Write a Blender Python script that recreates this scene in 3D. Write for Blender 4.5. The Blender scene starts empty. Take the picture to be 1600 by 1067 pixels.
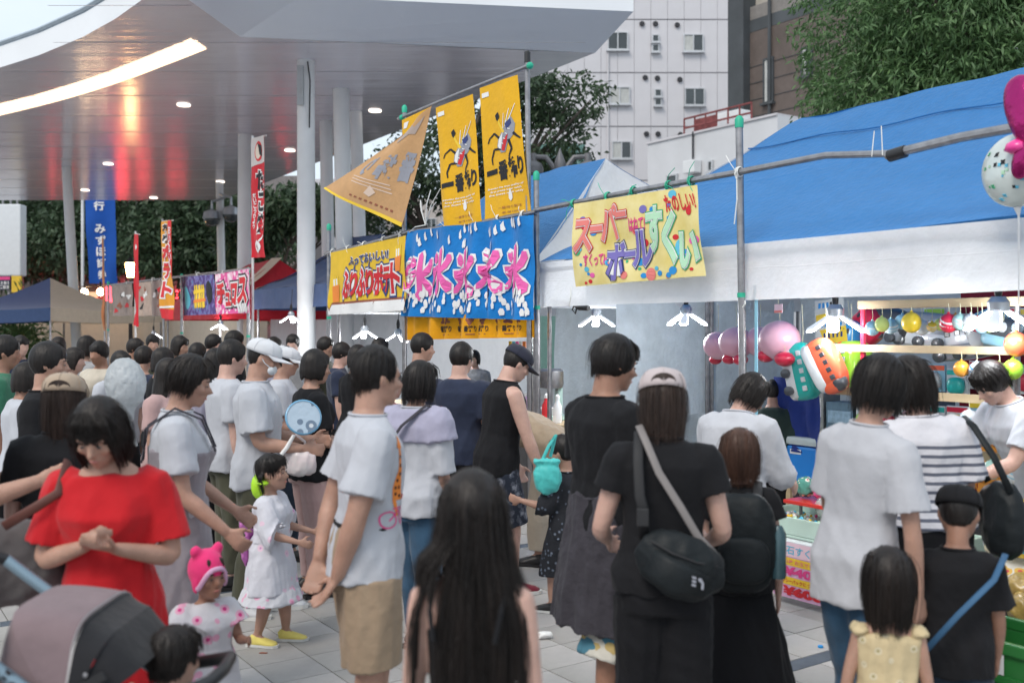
import bpy, bmesh, math, random
import numpy as np
from mathutils import Vector, Matrix, noise
from math import sin, cos, pi, radians, atan2, sqrt

random.seed(7)
SC = bpy.context.scene
COL = SC.collection

# ------------------------------------------------------------------ camera
FPX = 1555.0
HORIZON = 515.0
EYE = 1.7
camd = bpy.data.cameras.new('camera')
cam = bpy.data.objects.new('camera', camd)
COL.objects.link(cam)
cam.location = (0, 0, EYE)
cam.rotation_euler = (pi / 2, 0, 0)
camd.sensor_width = 36.0
camd.lens = 36.0 * FPX / 1600.0
camd.shift_y = -(533.5 - HORIZON) / 1600.0
camd.clip_start = 0.05
camd.clip_end = 1500
camd.dof.use_dof = True
camd.dof.focus_distance = 7.6
camd.dof.aperture_fstop = 2.2
SC.camera = cam

# ------------------------------------------------------------------ sky and sun
SUN_EL, SUN_AZ = radians(48), radians(215)          # azimuth clockwise from +Y
world = bpy.data.worlds.new('World')
SC.world = world
world.use_nodes = True
wn = world.node_tree
bg = wn.nodes['Background']
bg.inputs['Strength'].default_value = 0.11
sky = wn.nodes.new('ShaderNodeTexSky')
sky.sky_type = 'NISHITA'
sky.sun_disc = False
sky.sun_elevation = SUN_EL
sky.sun_rotation = SUN_AZ
sky.air_density = 1.0
sky.dust_density = 2.0
tc = wn.nodes.new('ShaderNodeTexCoord')
mp = wn.nodes.new('ShaderNodeMapping')
mp.inputs['Scale'].default_value = (1.2, 1.2, 3.2)
cn = wn.nodes.new('ShaderNodeTexNoise')
cn.inputs['Scale'].default_value = 2.2
cn.inputs['Detail'].default_value = 6
cr = wn.nodes.new('ShaderNodeValToRGB')
cr.color_ramp.elements[0].position = 0.25
cr.color_ramp.elements[0].color = (5.0, 6.0, 7.0, 1)
cr.color_ramp.elements[1].position = 0.75
cr.color_ramp.elements[1].color = (7.6, 8.2, 8.6, 1)
mx = wn.nodes.new('ShaderNodeMixRGB')
mx.inputs['Fac'].default_value = 0.85
wn.links.new(tc.outputs['Generated'], mp.inputs['Vector'])
wn.links.new(mp.outputs['Vector'], cn.inputs['Vector'])
wn.links.new(cn.outputs['Fac'], cr.inputs['Fac'])
wn.links.new(sky.outputs['Color'], mx.inputs['Color1'])
wn.links.new(cr.outputs['Color'], mx.inputs['Color2'])
wn.links.new(mx.outputs['Color'], bg.inputs['Color'])

sund = bpy.data.lights.new('sun', 'SUN')
sund.energy = 1.5
sund.angle = radians(25)
sund.color = (1.0, 0.92, 0.82)
sun = bpy.data.objects.new('sun', sund)
COL.objects.link(sun)
sdir = Vector((sin(SUN_AZ) * cos(SUN_EL), cos(SUN_AZ) * cos(SUN_EL), sin(SUN_EL)))
sun.rotation_euler = sdir.to_track_quat('Z', 'Y').to_euler()
sun.location = (0, 0, 30)

SC.view_settings.view_transform = 'Standard'
SC.view_settings.look = 'None'
SC.view_settings.exposure = 0.42
SC.view_settings.gamma = 1.0
SC.view_settings.use_curve_mapping = False
SC.cycles.max_bounces = 8
SC.cycles.diffuse_bounces = 3
SC.cycles.glossy_bounces = 4
SC.cycles.transparent_max_bounces = 12

# ------------------------------------------------------------------ where things stand
def W(px, py, Z):
    """the point at depth Z that the photograph shows at pixel px, py"""
    return Vector(((px - 800) / FPX * Z, Z, EYE - (py - HORIZON) / FPX * Z))

P0 = Vector((0.215, 8.37))
U = Vector((0.566, -0.824)).normalized()     # along the row of stalls, towards the camera
N = Vector((0.824, 0.566)).normalized()      # into the stalls
SROT = atan2(U.y, U.x)

def ST(t, d=0.0, h=0.0):
    p = P0 + U * t + N * d
    return Vector((p.x, p.y, h))

def TPX(px, d=0.0):
    k = (px - 800) / FPX
    return (k * (P0.y + N.y * d) - P0.x - N.x * d) / (U.x - k * U.y)

def SL(px, py, d=0.0):
    """(t, h) of the pixel on the vertical plane d behind the stall front"""
    t = TPX(px, d)
    Z = P0.y + U.y * t + N.y * d
    return t, EYE - (py - HORIZON) / FPX * Z

def SP(px, py, d=0.0):
    t, h = SL(px, py, d)
    return ST(t, d, h)

# ------------------------------------------------------------------ materials
MATS = {}
def sock(nd, name, v):
    if name in nd.inputs:
        nd.inputs[name].default_value = v

def pm(key, rgb, rough=0.6, metal=0.0, var=0.12, scale=6.0, bump=0.0, bscale=80.0, spec=0.5, trans=0.0,
       alpha=1.0, emit=None, estr=0.0, coat=0.0, stretch=(1, 1, 1), sheen=0.0, translucent=0.0, hue2=None, dirt=0.0, crease=0.0):
    """a procedural material: base colour varied by two noises, optional bump, coat, glow"""
    if key in MATS:
        return MATS[key]
    m = bpy.data.materials.new(key)
    MATS[key] = m
    m.use_nodes = True
    nt = m.node_tree
    b = nt.nodes['Principled BSDF']
    sock(b, 'Roughness', rough); sock(b, 'Metallic', metal)
    sock(b, 'Specular IOR Level', spec); sock(b, 'Transmission Weight', trans)
    sock(b, 'Alpha', alpha); sock(b, 'Coat Weight', coat); sock(b, 'Coat Roughness', 0.08)
    sock(b, 'Sheen Weight', sheen)
    t = nt.nodes.new('ShaderNodeTexCoord')
    mpn = nt.nodes.new('ShaderNodeMapping')
    mpn.inputs['Scale'].default_value = stretch
    nt.links.new(t.outputs['Object'], mpn.inputs['Vector'])
    no = nt.nodes.new('ShaderNodeTexNoise')
    no.inputs['Scale'].default_value = scale
    no.inputs['Detail'].default_value = 5
    no.inputs['Roughness'].default_value = 0.6
    nt.links.new(mpn.outputs['Vector'], no.inputs['Vector'])
    r = nt.nodes.new('ShaderNodeValToRGB')
    lo = [max(0, c * (1 - var)) for c in rgb]
    hi = [min(1, c * (1 + var)) for c in (hue2 or rgb)]
    r.color_ramp.elements[0].position = 0.3
    r.color_ramp.elements[1].position = 0.7
    r.color_ramp.elements[0].color = (*lo, 1)
    r.color_ramp.elements[1].color = (*hi, 1)
    nt.links.new(no.outputs['Fac'], r.inputs['Fac'])
    out = r.outputs['Color']
    if dirt > 0:
        n3 = nt.nodes.new('ShaderNodeTexNoise')
        n3.inputs['Scale'].default_value = scale * 0.35
        n3.inputs['Detail'].default_value = 8
        nt.links.new(mpn.outputs['Vector'], n3.inputs['Vector'])
        r3 = nt.nodes.new('ShaderNodeValToRGB')
        r3.color_ramp.elements[0].position = 0.45
        r3.color_ramp.elements[1].position = 0.72
        r3.color_ramp.elements[0].color = (1, 1, 1, 1)
        r3.color_ramp.elements[1].color = (1 - dirt, 1 - dirt, 1 - dirt * 1.1, 1)
        nt.links.new(n3.outputs['Fac'], r3.inputs['Fac'])
        mm = nt.nodes.new('ShaderNodeMixRGB'); mm.blend_type = 'MULTIPLY'; mm.inputs['Fac'].default_value = 1
        nt.links.new(out, mm.inputs['Color1']); nt.links.new(r3.outputs['Color'], mm.inputs['Color2'])
        out = mm.outputs['Color']
    nt.links.new(out, b.inputs['Base Color'])
    if bump > 0:
        n2 = nt.nodes.new('ShaderNodeTexNoise')
        n2.inputs['Scale'].default_value = bscale
        n2.inputs['Detail'].default_value = 4
        nt.links.new(mpn.outputs['Vector'], n2.inputs['Vector'])
        bp = nt.nodes.new('ShaderNodeBump')
        bp.inputs['Strength'].default_value = bump
        bp.inputs['Distance'].default_value = 0.02
        nt.links.new(n2.outputs['Fac'], bp.inputs['Height'])
        nt.links.new(bp.outputs['Normal'], b.inputs['Normal'])
    if crease > 0:
        bt = nt.nodes.new('ShaderNodeTexBrick'); bt.offset = 0; bt.inputs['Scale'].default_value = crease; bt.inputs['Mortar Size'].default_value = .006; bt.inputs['Mortar Smooth'].default_value = 1
        mc = nt.nodes.new('ShaderNodeMapping'); mc.inputs['Rotation'].default_value = (radians(60), 0, 0); nt.links.new(t.outputs['Object'], mc.inputs['Vector']); nt.links.new(mc.outputs['Vector'], bt.inputs['Vector'])
        b2 = nt.nodes.new('ShaderNodeBump'); b2.inputs['Strength'].default_value = .3; b2.inputs['Distance'].default_value = .01
        nt.links.new(bt.outputs['Fac'], b2.inputs['Height']); nt.links.new(b.inputs['Normal'].links[0].from_socket, b2.inputs['Normal']); nt.links.new(b2.outputs['Normal'], b.inputs['Normal'])
    if emit is not None:
        sock(b, 'Emission Color', (*emit, 1)); sock(b, 'Emission Strength', estr)
    if translucent > 0:
        tr = nt.nodes.new('ShaderNodeBsdfTranslucent')
        nt.links.new(out, tr.inputs['Color'])
        ms = nt.nodes.new('ShaderNodeMixShader')
        ms.inputs['Fac'].default_value = translucent
        nt.links.new(b.outputs['BSDF'], ms.inputs[1]); nt.links.new(tr.outputs['BSDF'], ms.inputs[2])
        nt.links.new(ms.outputs['Shader'], nt.nodes['Material Output'].inputs['Surface'])
    return m

def cloth(key, rgb, var=0.08, bump=0.2, rough=0.85, **k):
    k.setdefault('sheen', 0.15)
    return pm(key, rgb, rough=rough, var=var, scale=9, bump=bump, bscale=26, spec=0.25, **k)

def patterned(key, kind, c1, c2, c3=None, scale=20.0, width=0.5, rough=0.85):
    """cloth with a printed pattern: dots, stripes, camo, patches"""
    if key in MATS:
        return MATS[key]
    m = pm(key, c1, rough=rough, bump=0.3, bscale=26, spec=0.25)
    nt = m.node_tree
    b = nt.nodes['Principled BSDF']
    t = nt.nodes.new('ShaderNodeTexCoord')
    r = nt.nodes.new('ShaderNodeValToRGB')
    r.color_ramp.interpolation = 'CONSTANT'
    e = r.color_ramp.elements
    if kind == 'dots':
        v = nt.nodes.new('ShaderNodeTexVoronoi'); v.inputs['Scale'].default_value = scale
        nt.links.new(t.outputs['Object'], v.inputs['Vector'])
        nt.links.new(v.outputs['Distance'], r.inputs['Fac'])
        e[0].color = (*c2, 1); e[0].position = 0
        e[1].color = (*(c3 or c1), 1); e[1].position = width * 0.45
        k = e.new(width); k.color = (*c1, 1)
    elif kind == 'stripes':
        s = nt.nodes.new('ShaderNodeSeparateXYZ')
        nt.links.new(t.outputs['Object'], s.inputs['Vector'])
        a = nt.nodes.new('ShaderNodeMath'); a.operation = 'MULTIPLY'; a.inputs[1].default_value = scale
        nt.links.new(s.outputs['Z'], a.inputs[0])
        f = nt.nodes.new('ShaderNodeMath'); f.operation = 'FRACT'
        nt.links.new(a.outputs[0], f.inputs[0])
        nt.links.new(f.outputs[0], r.inputs['Fac'])
        e[0].color = (*c1, 1); e[0].position = 0
        e[1].color = (*c2, 1); e[1].position = width
        if c3:      # plain above the given height
            g = nt.nodes.new('ShaderNodeMath'); g.operation = 'GREATER_THAN'; g.inputs[1].default_value = c3
            nt.links.new(s.outputs['Z'], g.inputs[0])
            mm = nt.nodes.new('ShaderNodeMixRGB')
            nt.links.new(g.outputs[0], mm.inputs['Fac']); nt.links.new(r.outputs['Color'], mm.inputs['Color1'])
            mm.inputs['Color2'].default_value = (*c1, 1)
            nt.links.new(mm.outputs['Color'], b.inputs['Base Color'])
            return m
    elif kind == 'camo':
        v = nt.nodes.new('ShaderNodeTexNoise'); v.inputs['Scale'].default_value = scale; v.inputs['Detail'].default_value = 3
        nt.links.new(t.outputs['Object'], v.inputs['Vector'])
        nt.links.new(v.outputs['Fac'], r.inputs['Fac'])
        e[0].color = (*c1, 1); e[0].position = 0
        e[1].color = (*c2, 1); e[1].position = 0.5
        k = e.new(0.6); k.color = (*(c3 or c1), 1)
    elif kind == 'patches':
        v = nt.nodes.new('ShaderNodeTexVoronoi'); v.inputs['Scale'].default_value = scale; v.distance = 'CHEBYCHEV'
        nt.links.new(t.outputs['Object'], v.inputs['Vector'])
        s = nt.nodes.new('ShaderNodeSeparateXYZ')
        nt.links.new(v.outputs['Color'], s.inputs['Vector'])
        nt.links.new(s.outputs['X'], r.inputs['Fac'])
        e[0].color = (*c1, 1); e[0].position = 0
        e[1].color = (*c2, 1); e[1].position = 0.4
        k = e.new(0.7); k.color = (*(c3 or c1), 1)
    nt.links.new(r.outputs['Color'], b.inputs['Base Color'])
    return m

def glow(key, rgb, strength):
    return pm(key, rgb, rough=0.4, var=0.02, emit=rgb, estr=strength)

steel = pm('steel_pipe', (0.33, 0.32, 0.33), rough=0.38, metal=0.85, var=0.25, scale=14, bump=0.05)
dark_metal = pm('dark_metal', (0.05, 0.05, 0.055), rough=0.5, metal=0.6)
white_paint = pm('white_paint', (0.72, 0.74, 0.76), rough=0.4, var=0.05, scale=2, dirt=0.12)
green_tape = pm('green_tape', (0.02, 0.42, 0.26), rough=0.5)
rope_white = pm('white_rope', (0.75, 0.76, 0.74), rough=0.8)
black_plastic = pm('black_plastic', (0.02, 0.02, 0.022), rough=0.45)
glass_dark = pm('window_glass', (0.035, 0.045, 0.05), rough=0.06, var=0.3, scale=0.6, spec=0.8)
wood_pale = pm('pale_wood', (0.52, 0.40, 0.245), rough=0.6, var=0.15, scale=10, stretch=(0.15, 1, 1), bump=0.1)
skin_a = pm('skin', (0.43, 0.25, 0.185), rough=0.5, var=0.14, scale=14, bump=0.14, bscale=120, spec=0.45)
skin_b = pm('skin_pale', (0.55, 0.34, 0.275), rough=0.5, var=0.12, scale=14, bump=0.14, bscale=120, spec=0.45)
skin_c = pm('skin_tan', (0.33, 0.175, 0.12), rough=0.5, var=0.14, scale=14, bump=0.14, bscale=120, spec=0.45)
for s_ in (skin_a, skin_b, skin_c):
    bs = s_.node_tree.nodes['Principled BSDF']
    sock(bs, 'Subsurface Weight', 0.12); sock(bs, 'Subsurface Radius', (0.012, 0.004, 0.002))
    sock(bs, 'Subsurface Scale', 1.0)

# ------------------------------------------------------------------ mesh building
class MB:
    def __init__(s):
        s.v = []; s.f = []; s.m = []
        s.cm = 0
    def add(s, vs, fs, mi=None):
        o = len(s.v)
        s.v += [tuple(p) for p in vs]
        s.f += [tuple(i + o for i in f) for f in fs]
        s.m += [s.cm if mi is None else mi] * len(fs)
        return s
    def box(s, a, b, M=None, mi=None):
        x0, y0, z0 = a; x1, y1, z1 = b
        vs = [Vector(p) for p in ((x0, y0, z0), (x1, y0, z0), (x1, y1, z0), (x0, y1, z0), (x0, y0, z1), (x1, y0, z1), (x1, y1, z1), (x0, y1, z1))]
        if M is not None:
            vs = [M @ p for p in vs]
        return s.add(vs, [(3, 2, 1, 0), (4, 5, 6, 7), (0, 1, 5, 4), (1, 2, 6, 5), (2, 3, 7, 6), (3, 0, 4, 7)], mi)
    def bbox(s, a, b, r=0.01, M=None, mi=None):
        """box with chamfered edges"""
        bm = bmesh.new()
        c = [(a[i] + b[i]) / 2 for i in range(3)]; d = [abs(b[i] - a[i]) for i in range(3)]
        bmesh.ops.create_cube(bm, size=1)
        for v in bm.verts:
            v.co = Vector((c[0] + v.co.x * d[0], c[1] + v.co.y * d[1], c[2] + v.co.z * d[2]))
        bmesh.ops.bevel(bm, geom=list(bm.edges), offset=min(r, min(d) * 0.45), segments=2, affect='EDGES', profile=0.6)
        return s.bm(bm, M, mi)
    def bm(s, bm, M=None, mi=None):
        bm.verts.index_update()
        s.add([(M @ v.co) if M is not None else v.co.copy() for v in bm.verts], [[v.index for v in f.verts] for f in bm.faces], mi)
        bm.free()
        return s
    def tube(s, pts, rad, n=8, cap=True, ref=None, flat=1.0, mi=None):
        """a swept tube; rad is a number or one per point; flat squeezes the second axis"""
        pts = [Vector(p) for p in pts]
        if not hasattr(rad, '__len__'):
            rad = [rad] * len(pts)
        vs = []; fs = []
        T = [(pts[min(i + 1, len(pts) - 1)] - pts[max(i - 1, 0)]).normalized() for i in range(len(pts))]
        a = Vector(ref) if ref else (Vector((1, 0, 0)) if abs(T[0].x) < 0.8 else Vector((0, 1, 0)))
        for i, p in enumerate(pts):
            a = (a - T[i] * a.dot(T[i]))
            a = a.normalized() if a.length > 1e-6 else T[i].orthogonal().normalized()
            b = T[i].cross(a)
            r = rad[i]
            ra, rb = (r if hasattr(r, '__len__') else (r, r * flat))
            for k in range(n):
                w = 2 * pi * k / n
                vs.append(p + a * cos(w) * ra + b * sin(w) * rb)
        for i in range(len(pts) - 1):
            for k in range(n):
                k2 = (k + 1) % n
                fs.append((i * n + k, i * n + k2, (i + 1) * n + k2, (i + 1) * n + k))
        if cap:
            fs.append(tuple(reversed(range(n))))
            fs.append(tuple((len(pts) - 1) * n + k for k in range(n)))
        return s.add(vs, fs, mi)
    def lathe(s, prof, c=(0, 0, 0), n=16, M=None, mi=None, cap=True):
        """prof: list of (radius, z)"""
        vs = []; fs = []
        for r, z in prof:
            for k in range(n):
                w = 2 * pi * k / n
                p = Vector((c[0] + r * cos(w), c[1] + r * sin(w), c[2] + z))
                vs.append(M @ p if M is not None else p)
        for i in range(len(prof) - 1):
            for k in range(n):
                k2 = (k + 1) % n
                fs.append((i * n + k, i * n + k2, (i + 1) * n + k2, (i + 1) * n + k))
        if cap:
            fs.append(tuple(reversed(range(n))))
            fs.append(tuple((len(prof) - 1) * n + k for k in range(n)))
        return s.add(vs, fs, mi)
    def ell(s, c, r, n=14, m=9, M=None, mi=None):
        c = Vector(c)
        vs = []; fs = []
        for i in range(1, m):
            ph = pi * i / m
            for k in range(n):
                w = 2 * pi * k / n
                q = Vector((r[0] * sin(ph) * cos(w), r[1] * sin(ph) * sin(w), r[2] * cos(ph)))
                vs.append((M @ q if M is not None else q) + c)
        top = len(vs)
        for zz in (1, -1):
            q = Vector((0, 0, zz * r[2]))
            vs.append((M @ q if M is not None else q) + c)
        for i in range(m - 2):
            for k in range(n):
                k2 = (k + 1) % n
                fs.append((i * n + k, (i + 1) * n + k, (i + 1) * n + k2, i * n + k2))
        for k in range(n):
            k2 = (k + 1) % n
            fs.append((top, k, k2)); fs.append((top + 1, (m - 2) * n + k2, (m - 2) * n + k))
        return s.add(vs, fs, mi)
    def grid(s, fn, nu, nv, mi=None):
        vs = [fn(i / nu, j / nv) for j in range(nv + 1) for i in range(nu + 1)]
        fs = [(j * (nu + 1) + i, j * (nu + 1) + i + 1, (j + 1) * (nu + 1) + i + 1, (j + 1) * (nu + 1) + i) for j in range(nv) for i in range(nu)]
        return s.add(vs, fs, mi)
    def prism(s, poly, h, M=None, mi=None):
        """polygon in xy raised from z=0 to z=h"""
        n = len(poly)
        vs = [Vector((x, y, 0)) for x, y in poly] + [Vector((x, y, h)) for x, y in poly]
        if M is not None:
            vs = [M @ p for p in vs]
        fs = [tuple(reversed(range(n))), tuple(range(n, 2 * n))] + [(i, (i + 1) % n, n + (i + 1) % n, n + i) for i in range(n)]
        return s.add(vs, fs, mi)
    def build(s, name, mat, parent=None, smooth=False, loc=None, rz=None):
        me = bpy.data.meshes.new(name)
        me.from_pydata(s.v, [], s.f)
        for m in (mat if isinstance(mat, (list, tuple)) else [mat]):
            me.materials.append(m)
        if isinstance(mat, (list, tuple)):
            me.polygons.foreach_set('material_index', s.m)
        if smooth:
            me.polygons.foreach_set('use_smooth', [True] * len(me.polygons))
            if smooth != 'all':
                try:
                    me.set_sharp_from_angle(angle=radians(40))
                except Exception:
                    pass
        me.update()
        o = bpy.data.objects.new(name, me)
        COL.objects.link(o)
        o.parent = parent
        if loc is not None:
            o.location = loc
        if rz is not None:
            o.rotation_euler = (0, 0, rz)
        return o

def tag(o, label=None, cat=None, group=None, kind=None):
    if label: o['label'] = label
    if cat: o['category'] = cat
    if group: o['group'] = group
    if kind: o['kind'] = kind
    return o

def thing(name, label, cat, loc=(0, 0, 0), rz=0.0, group=None):
    o = bpy.data.objects.new(name, None)
    o.empty_display_size = 0.2
    COL.objects.link(o)
    o.location = loc
    o.rotation_euler = (0, 0, rz)
    return tag(o, label, cat, group)

def sthing(name, label, cat, t, d=0.0, h=0.0, group=None):
    """a thing in the frame of the stalls: its x runs along the row, its y into the stall"""
    return thing(name, label, cat, ST(t, d, h), SROT, group)

def copy_tree(o, parent=None):
    c = o.copy(); COL.objects.link(c); c.parent = parent
    for ch in o.children:
        copy_tree(ch, c)
    return c

# ------------------------------------------------------------------ lettering
TXT = {}
def text2d(s, off=0.0):
    """glyph outlines of a string as a flat triangulated mesh, normalised to its own box"""
    if (s, off) in TXT:
        return TXT[(s, off)]
    cu = bpy.data.curves.new('lettering', 'FONT')
    cu.body = s
    cu.resolution_u = 3
    cu.fill_mode = 'FRONT'
    cu.offset = off
    o = bpy.data.objects.new('lettering', cu)
    COL.objects.link(o)
    dg = bpy.context.evaluated_depsgraph_get()
    me = bpy.data.meshes.new_from_object(o.evaluated_get(dg))
    bpy.data.objects.remove(o)
    bm = bmesh.new(); bm.from_mesh(me); bpy.data.meshes.remove(me)
    bmesh.ops.triangulate(bm, faces=bm.faces)
    TXT[(s, off)] = bm
    return bm

class Panel:
    """a cloth, board or sheet spanned by four corners in its parent's x-z plane, front towards -y, rippled by wave(a, b)"""
    def __init__(s, parent, TL, TR, BL, BR, wave=None, y=0.0):
        s.p = parent; s.c = [Vector((q[0], q[1])) for q in (TL, TR, BL, BR)]
        s.w = wave or (lambda a, b: 0.0); s.y = y
        s.prints = {}
    def pt(s, a, b, lift=0.0):
        TL, TR, BL, BR = s.c
        q = (TL * (1 - a) + TR * a) * (1 - b) + (BL * (1 - a) + BR * a) * b
        return Vector((q.x, s.y + s.w(a, b) - lift, q.y))
    def sheet(s, name, mat, nu=24, nv=16, smooth=True, back=None):
        mb = MB().grid(lambda a, b: s.pt(a, b), nu, nv)
        mb.f = [tuple(reversed(f)) for f in mb.f]
        if back:
            mb.cm = 1
            mb.grid(lambda a, b: s.pt(a, b, -0.004), nu, nv)
            return mb.build(name, [mat, back], s.p, smooth='all')
        return mb.build(name, mat, s.p, smooth='all')
    def _mb(s, mat):
        return s.prints.setdefault(mat.name, (MB(), mat))[0]
    def text(s, st, box, mat, off=0.0, lift=0.004, pad=0.0, shear=0.0, ref=None, mirror=False):
        """lay the string into box (a0, b0, a1, b1); ref: box of another weight of the same string, so that outlines register"""
        bm = text2d(st, off).copy()
        base = text2d(st, ref if ref is not None else off)
        xs = [v.co.x for v in base.verts]; ys = [v.co.y for v in base.verts]
        x0, x1, y0, y1 = min(xs), max(xs), min(ys), max(ys)
        a0, b0, a1, b1 = box
        for v in bm.verts:
            f = (v.co.x - x0) / (x1 - x0); g = (y1 - v.co.y) / (y1 - y0)
            f += shear * (0.5 - g)
            if mirror: f = 1 - f
            v.co = Vector((a0 + (a1 - a0) * f, b0 + (b1 - b0) * g, 0))
        for ax, lo, hi in ((0, a0, a1), (1, b0, b1)):
            k = max(2, int((hi - lo) * 20))
            for i in range(1, k):
                co = Vector((0, 0, 0)); no = Vector((0, 0, 0)); co[ax] = lo + (hi - lo) * i / k; no[ax] = 1
                bmesh.ops.bisect_plane(bm, geom=list(bm.verts) + list(bm.edges) + list(bm.faces), plane_co=co, plane_no=no)
        bm.verts.index_update()
        s._mb(mat).add([s.pt(v.co.x, v.co.y, lift) for v in bm.verts], [[v.index for v in f.verts] for f in bm.faces])
        bm.free()
    def vtext(s, st, a0, a1, b0, b1, mat, off=0.0, lift=0.004, gap=0.1, ref=None):
        """one character below the other"""
        n = len(st); hgt = (b1 - b0) / n
        for i, ch in enumerate(st):
            if ch == ' ': continue
            if ch == 'ー':
                s.poly([((a0 + a1) / 2 - (a1 - a0) * .1, b0 + hgt * (i + .08)), ((a0 + a1) / 2 + (a1 - a0) * .1, b0 + hgt * (i + .08)),
                        ((a0 + a1) / 2 + (a1 - a0) * .1, b0 + hgt * (i + .92)), ((a0 + a1) / 2 - (a1 - a0) * .1, b0 + hgt * (i + .92))], mat, lift)
                continue
            s.text(ch, (a0, b0 + hgt * (i + gap / 2), a1, b0 + hgt * (i + 1 - gap / 2)), mat, off, lift, ref=ref)
    def poly(s, pts, mat, lift=0.003):
        bm = bmesh.new()
        f = bm.faces.new([bm.verts.new((a, b, 0)) for a, b in pts])
        bmesh.ops.triangulate(bm, faces=[f])
        aa = [p[0] for p in pts]; bb = [p[1] for p in pts]
        for ax, lo, hi in ((0, min(aa), max(aa)), (1, min(bb), max(bb))):
            k = max(1, int((hi - lo) * 24))
            for i in range(1, k):
                co = Vector((0, 0, 0)); no = Vector((0, 0, 0)); co[ax] = lo + (hi - lo) * i / k; no[ax] = 1
                bmesh.ops.bisect_plane(bm, geom=list(bm.verts) + list(bm.edges) + list(bm.faces), plane_co=co, plane_no=no)
        bm.verts.index_update()
        s._mb(mat).add([s.pt(v.co.x, v.co.y, lift) for v in bm.verts], [[v.index for v in g.verts] for g in bm.faces])
        bm.free()
    def blob(s, a, b, ra, rb, mat, lift=0.003, n=14, rot=0.0, squish=0.0, seed=0):
        pts = []
        for k in range(n):
            w = 2 * pi * k / n
            q = 1 + squish * sin(3 * w + seed) 
            x = ra * cos(w) * q; y = rb * sin(w) * q
            pts.append((a + x * cos(rot) - y * sin(rot) * ra / rb, b + x * sin(rot) * rb / ra + y * cos(rot)))
        s.poly(pts, mat, lift)
    def done(s, name='lettering'):
        out = []
        for k, (mb, mat) in s.prints.items():
            mb.f = [tuple(reversed(f)) if True else f for f in mb.f]
            o = mb.build(name, mat, s.p)
            tag(o, kind='stuff')
            out.append(o)
        s.prints = {}
        return out
# ================================================================== THE SETTING
# ------------------------------------------------------------------ ground and paving
ground_m = pm('paving_ground', (0.29, 0.28, 0.28), rough=0.8, var=0.15, scale=1.5, bump=0.1, bscale=60, dirt=0.25)
tile_m = pm('paving_stone', (0.42, 0.405, 0.395), rough=0.75, var=0.15, scale=3.0, bump=0.14, bscale=140, dirt=0.34)
nt = tile_m.node_tree
oi = nt.nodes.new('ShaderNodeObjectInfo')
rr = nt.nodes.new('ShaderNodeMapRange'); rr.inputs['To Min'].default_value = 0.86; rr.inputs['To Max'].default_value = 1.1
mm = nt.nodes.new('ShaderNodeMixRGB'); mm.blend_type = 'MULTIPLY'; mm.inputs['Fac'].default_value = 1
bs = nt.nodes['Principled BSDF']
lk = bs.inputs['Base Color'].links[0].from_socket
nt.links.new(oi.outputs['Random'], rr.inputs['Value'])
nt.links.new(lk, mm.inputs['Color1']); nt.links.new(rr.outputs['Result'], mm.inputs['Color2'])
nt.links.new(mm.outputs['Color'], bs.inputs['Base Color'])

g = MB().grid(lambda a, b: Vector((-300 + 600 * a, -40 + 640 * b, -0.012)), 2, 2)
pavement = tag(g.build('ground', ground_m), kind='structure')
TS = 0.30
tile_bm = MB().bbox((-TS / 2 + .003, -TS / 2 + .003, -0.011), (TS / 2 - .003, TS / 2 - .003, 0.0), 0.003)
tile_proto = tile_bm.build('paving_tile', tile_m)
tile_me = tile_proto.data
bpy.data.objects.remove(tile_proto)
band_m = pm('dark_paving', (0.085, 0.105, 0.135), rough=0.7, var=0.2, scale=9, bump=0.1, bscale=120)
pv = bpy.data.objects.new('pavement', None)
COL.objects.link(pv); pv.location = ST(0, 0, 0); pv.rotation_euler = (0, 0, SROT)
tag(pv, kind='structure')
t_str1 = None
def st_of(p):
    q = Vector((p[0] - P0.x, p[1] - P0.y)); return q.dot(U), q.dot(N)
ta = st_of(W(532, 895, EYE * FPX / (895 - HORIZON)))[0]
tb = st_of(W(1250, 1036, EYE * FPX / (1036 - HORIZON)))[0]
PITCH = tb - ta
NB = round(PITCH / TS)
TSU = (PITCH - 0.11) / NB
cells = []
far = MB()
for band in range(-7, 2):
    tt = tb + band * PITCH
    mb = MB().bbox((tt - 0.052, -13, -0.011), (tt + 0.052, 3.5, -0.001), 0.002)
    mb.build('paving_band', band_m, pv)
    for i in range(NB):
        tc_ = tt + 0.055 + TSU * (i + 0.5)
        for j in range(-40, 12):
            dd = j * TS
            p = ST(tc_, dd)
            k = p.x / p.y if p.y > 0.5 else 9
            if abs(k) > 0.62 or p.y > 17: continue
            cells.append((p.y, tc_, dd))
cells.sort()
vis = [c for c in cells if 4.2 < c[0] < 9.0]
def in_view_gap(c):
    p = ST(c[1], c[2]); px = 800 + FPX * p.x / p.y; py = HORIZON + EYE * FPX / p.y
    return (230 < px < 1010 and py > 790) or (1150 < px < 1340 and py > 900)
near = [c for c in vis if in_view_gap(c)][:298]
ns = set(near)
for c in near:
    o = bpy.data.objects.new('paving_tile', tile_me)
    COL.objects.link(o); o.parent = pv
    o.location = (c[1], c[2], random.uniform(-0.0015, 0.0))
    o.scale = (TSU / TS, 1, 1)
    o.rotation_euler = (random.uniform(-.002, .002), random.uniform(-.002, .002), 0)
for c in cells:
    if c in ns: continue
    z = random.uniform(-0.0015, 0)
    far.box((c[1] - TSU / 2 + .003, c[2] - TS / 2 + .003, -.011), (c[1] + TSU / 2 - .003, c[2] + TS / 2 - .003, z))
tag(far.build('paving_tiles', tile_m, pv), kind='stuff')

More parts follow.
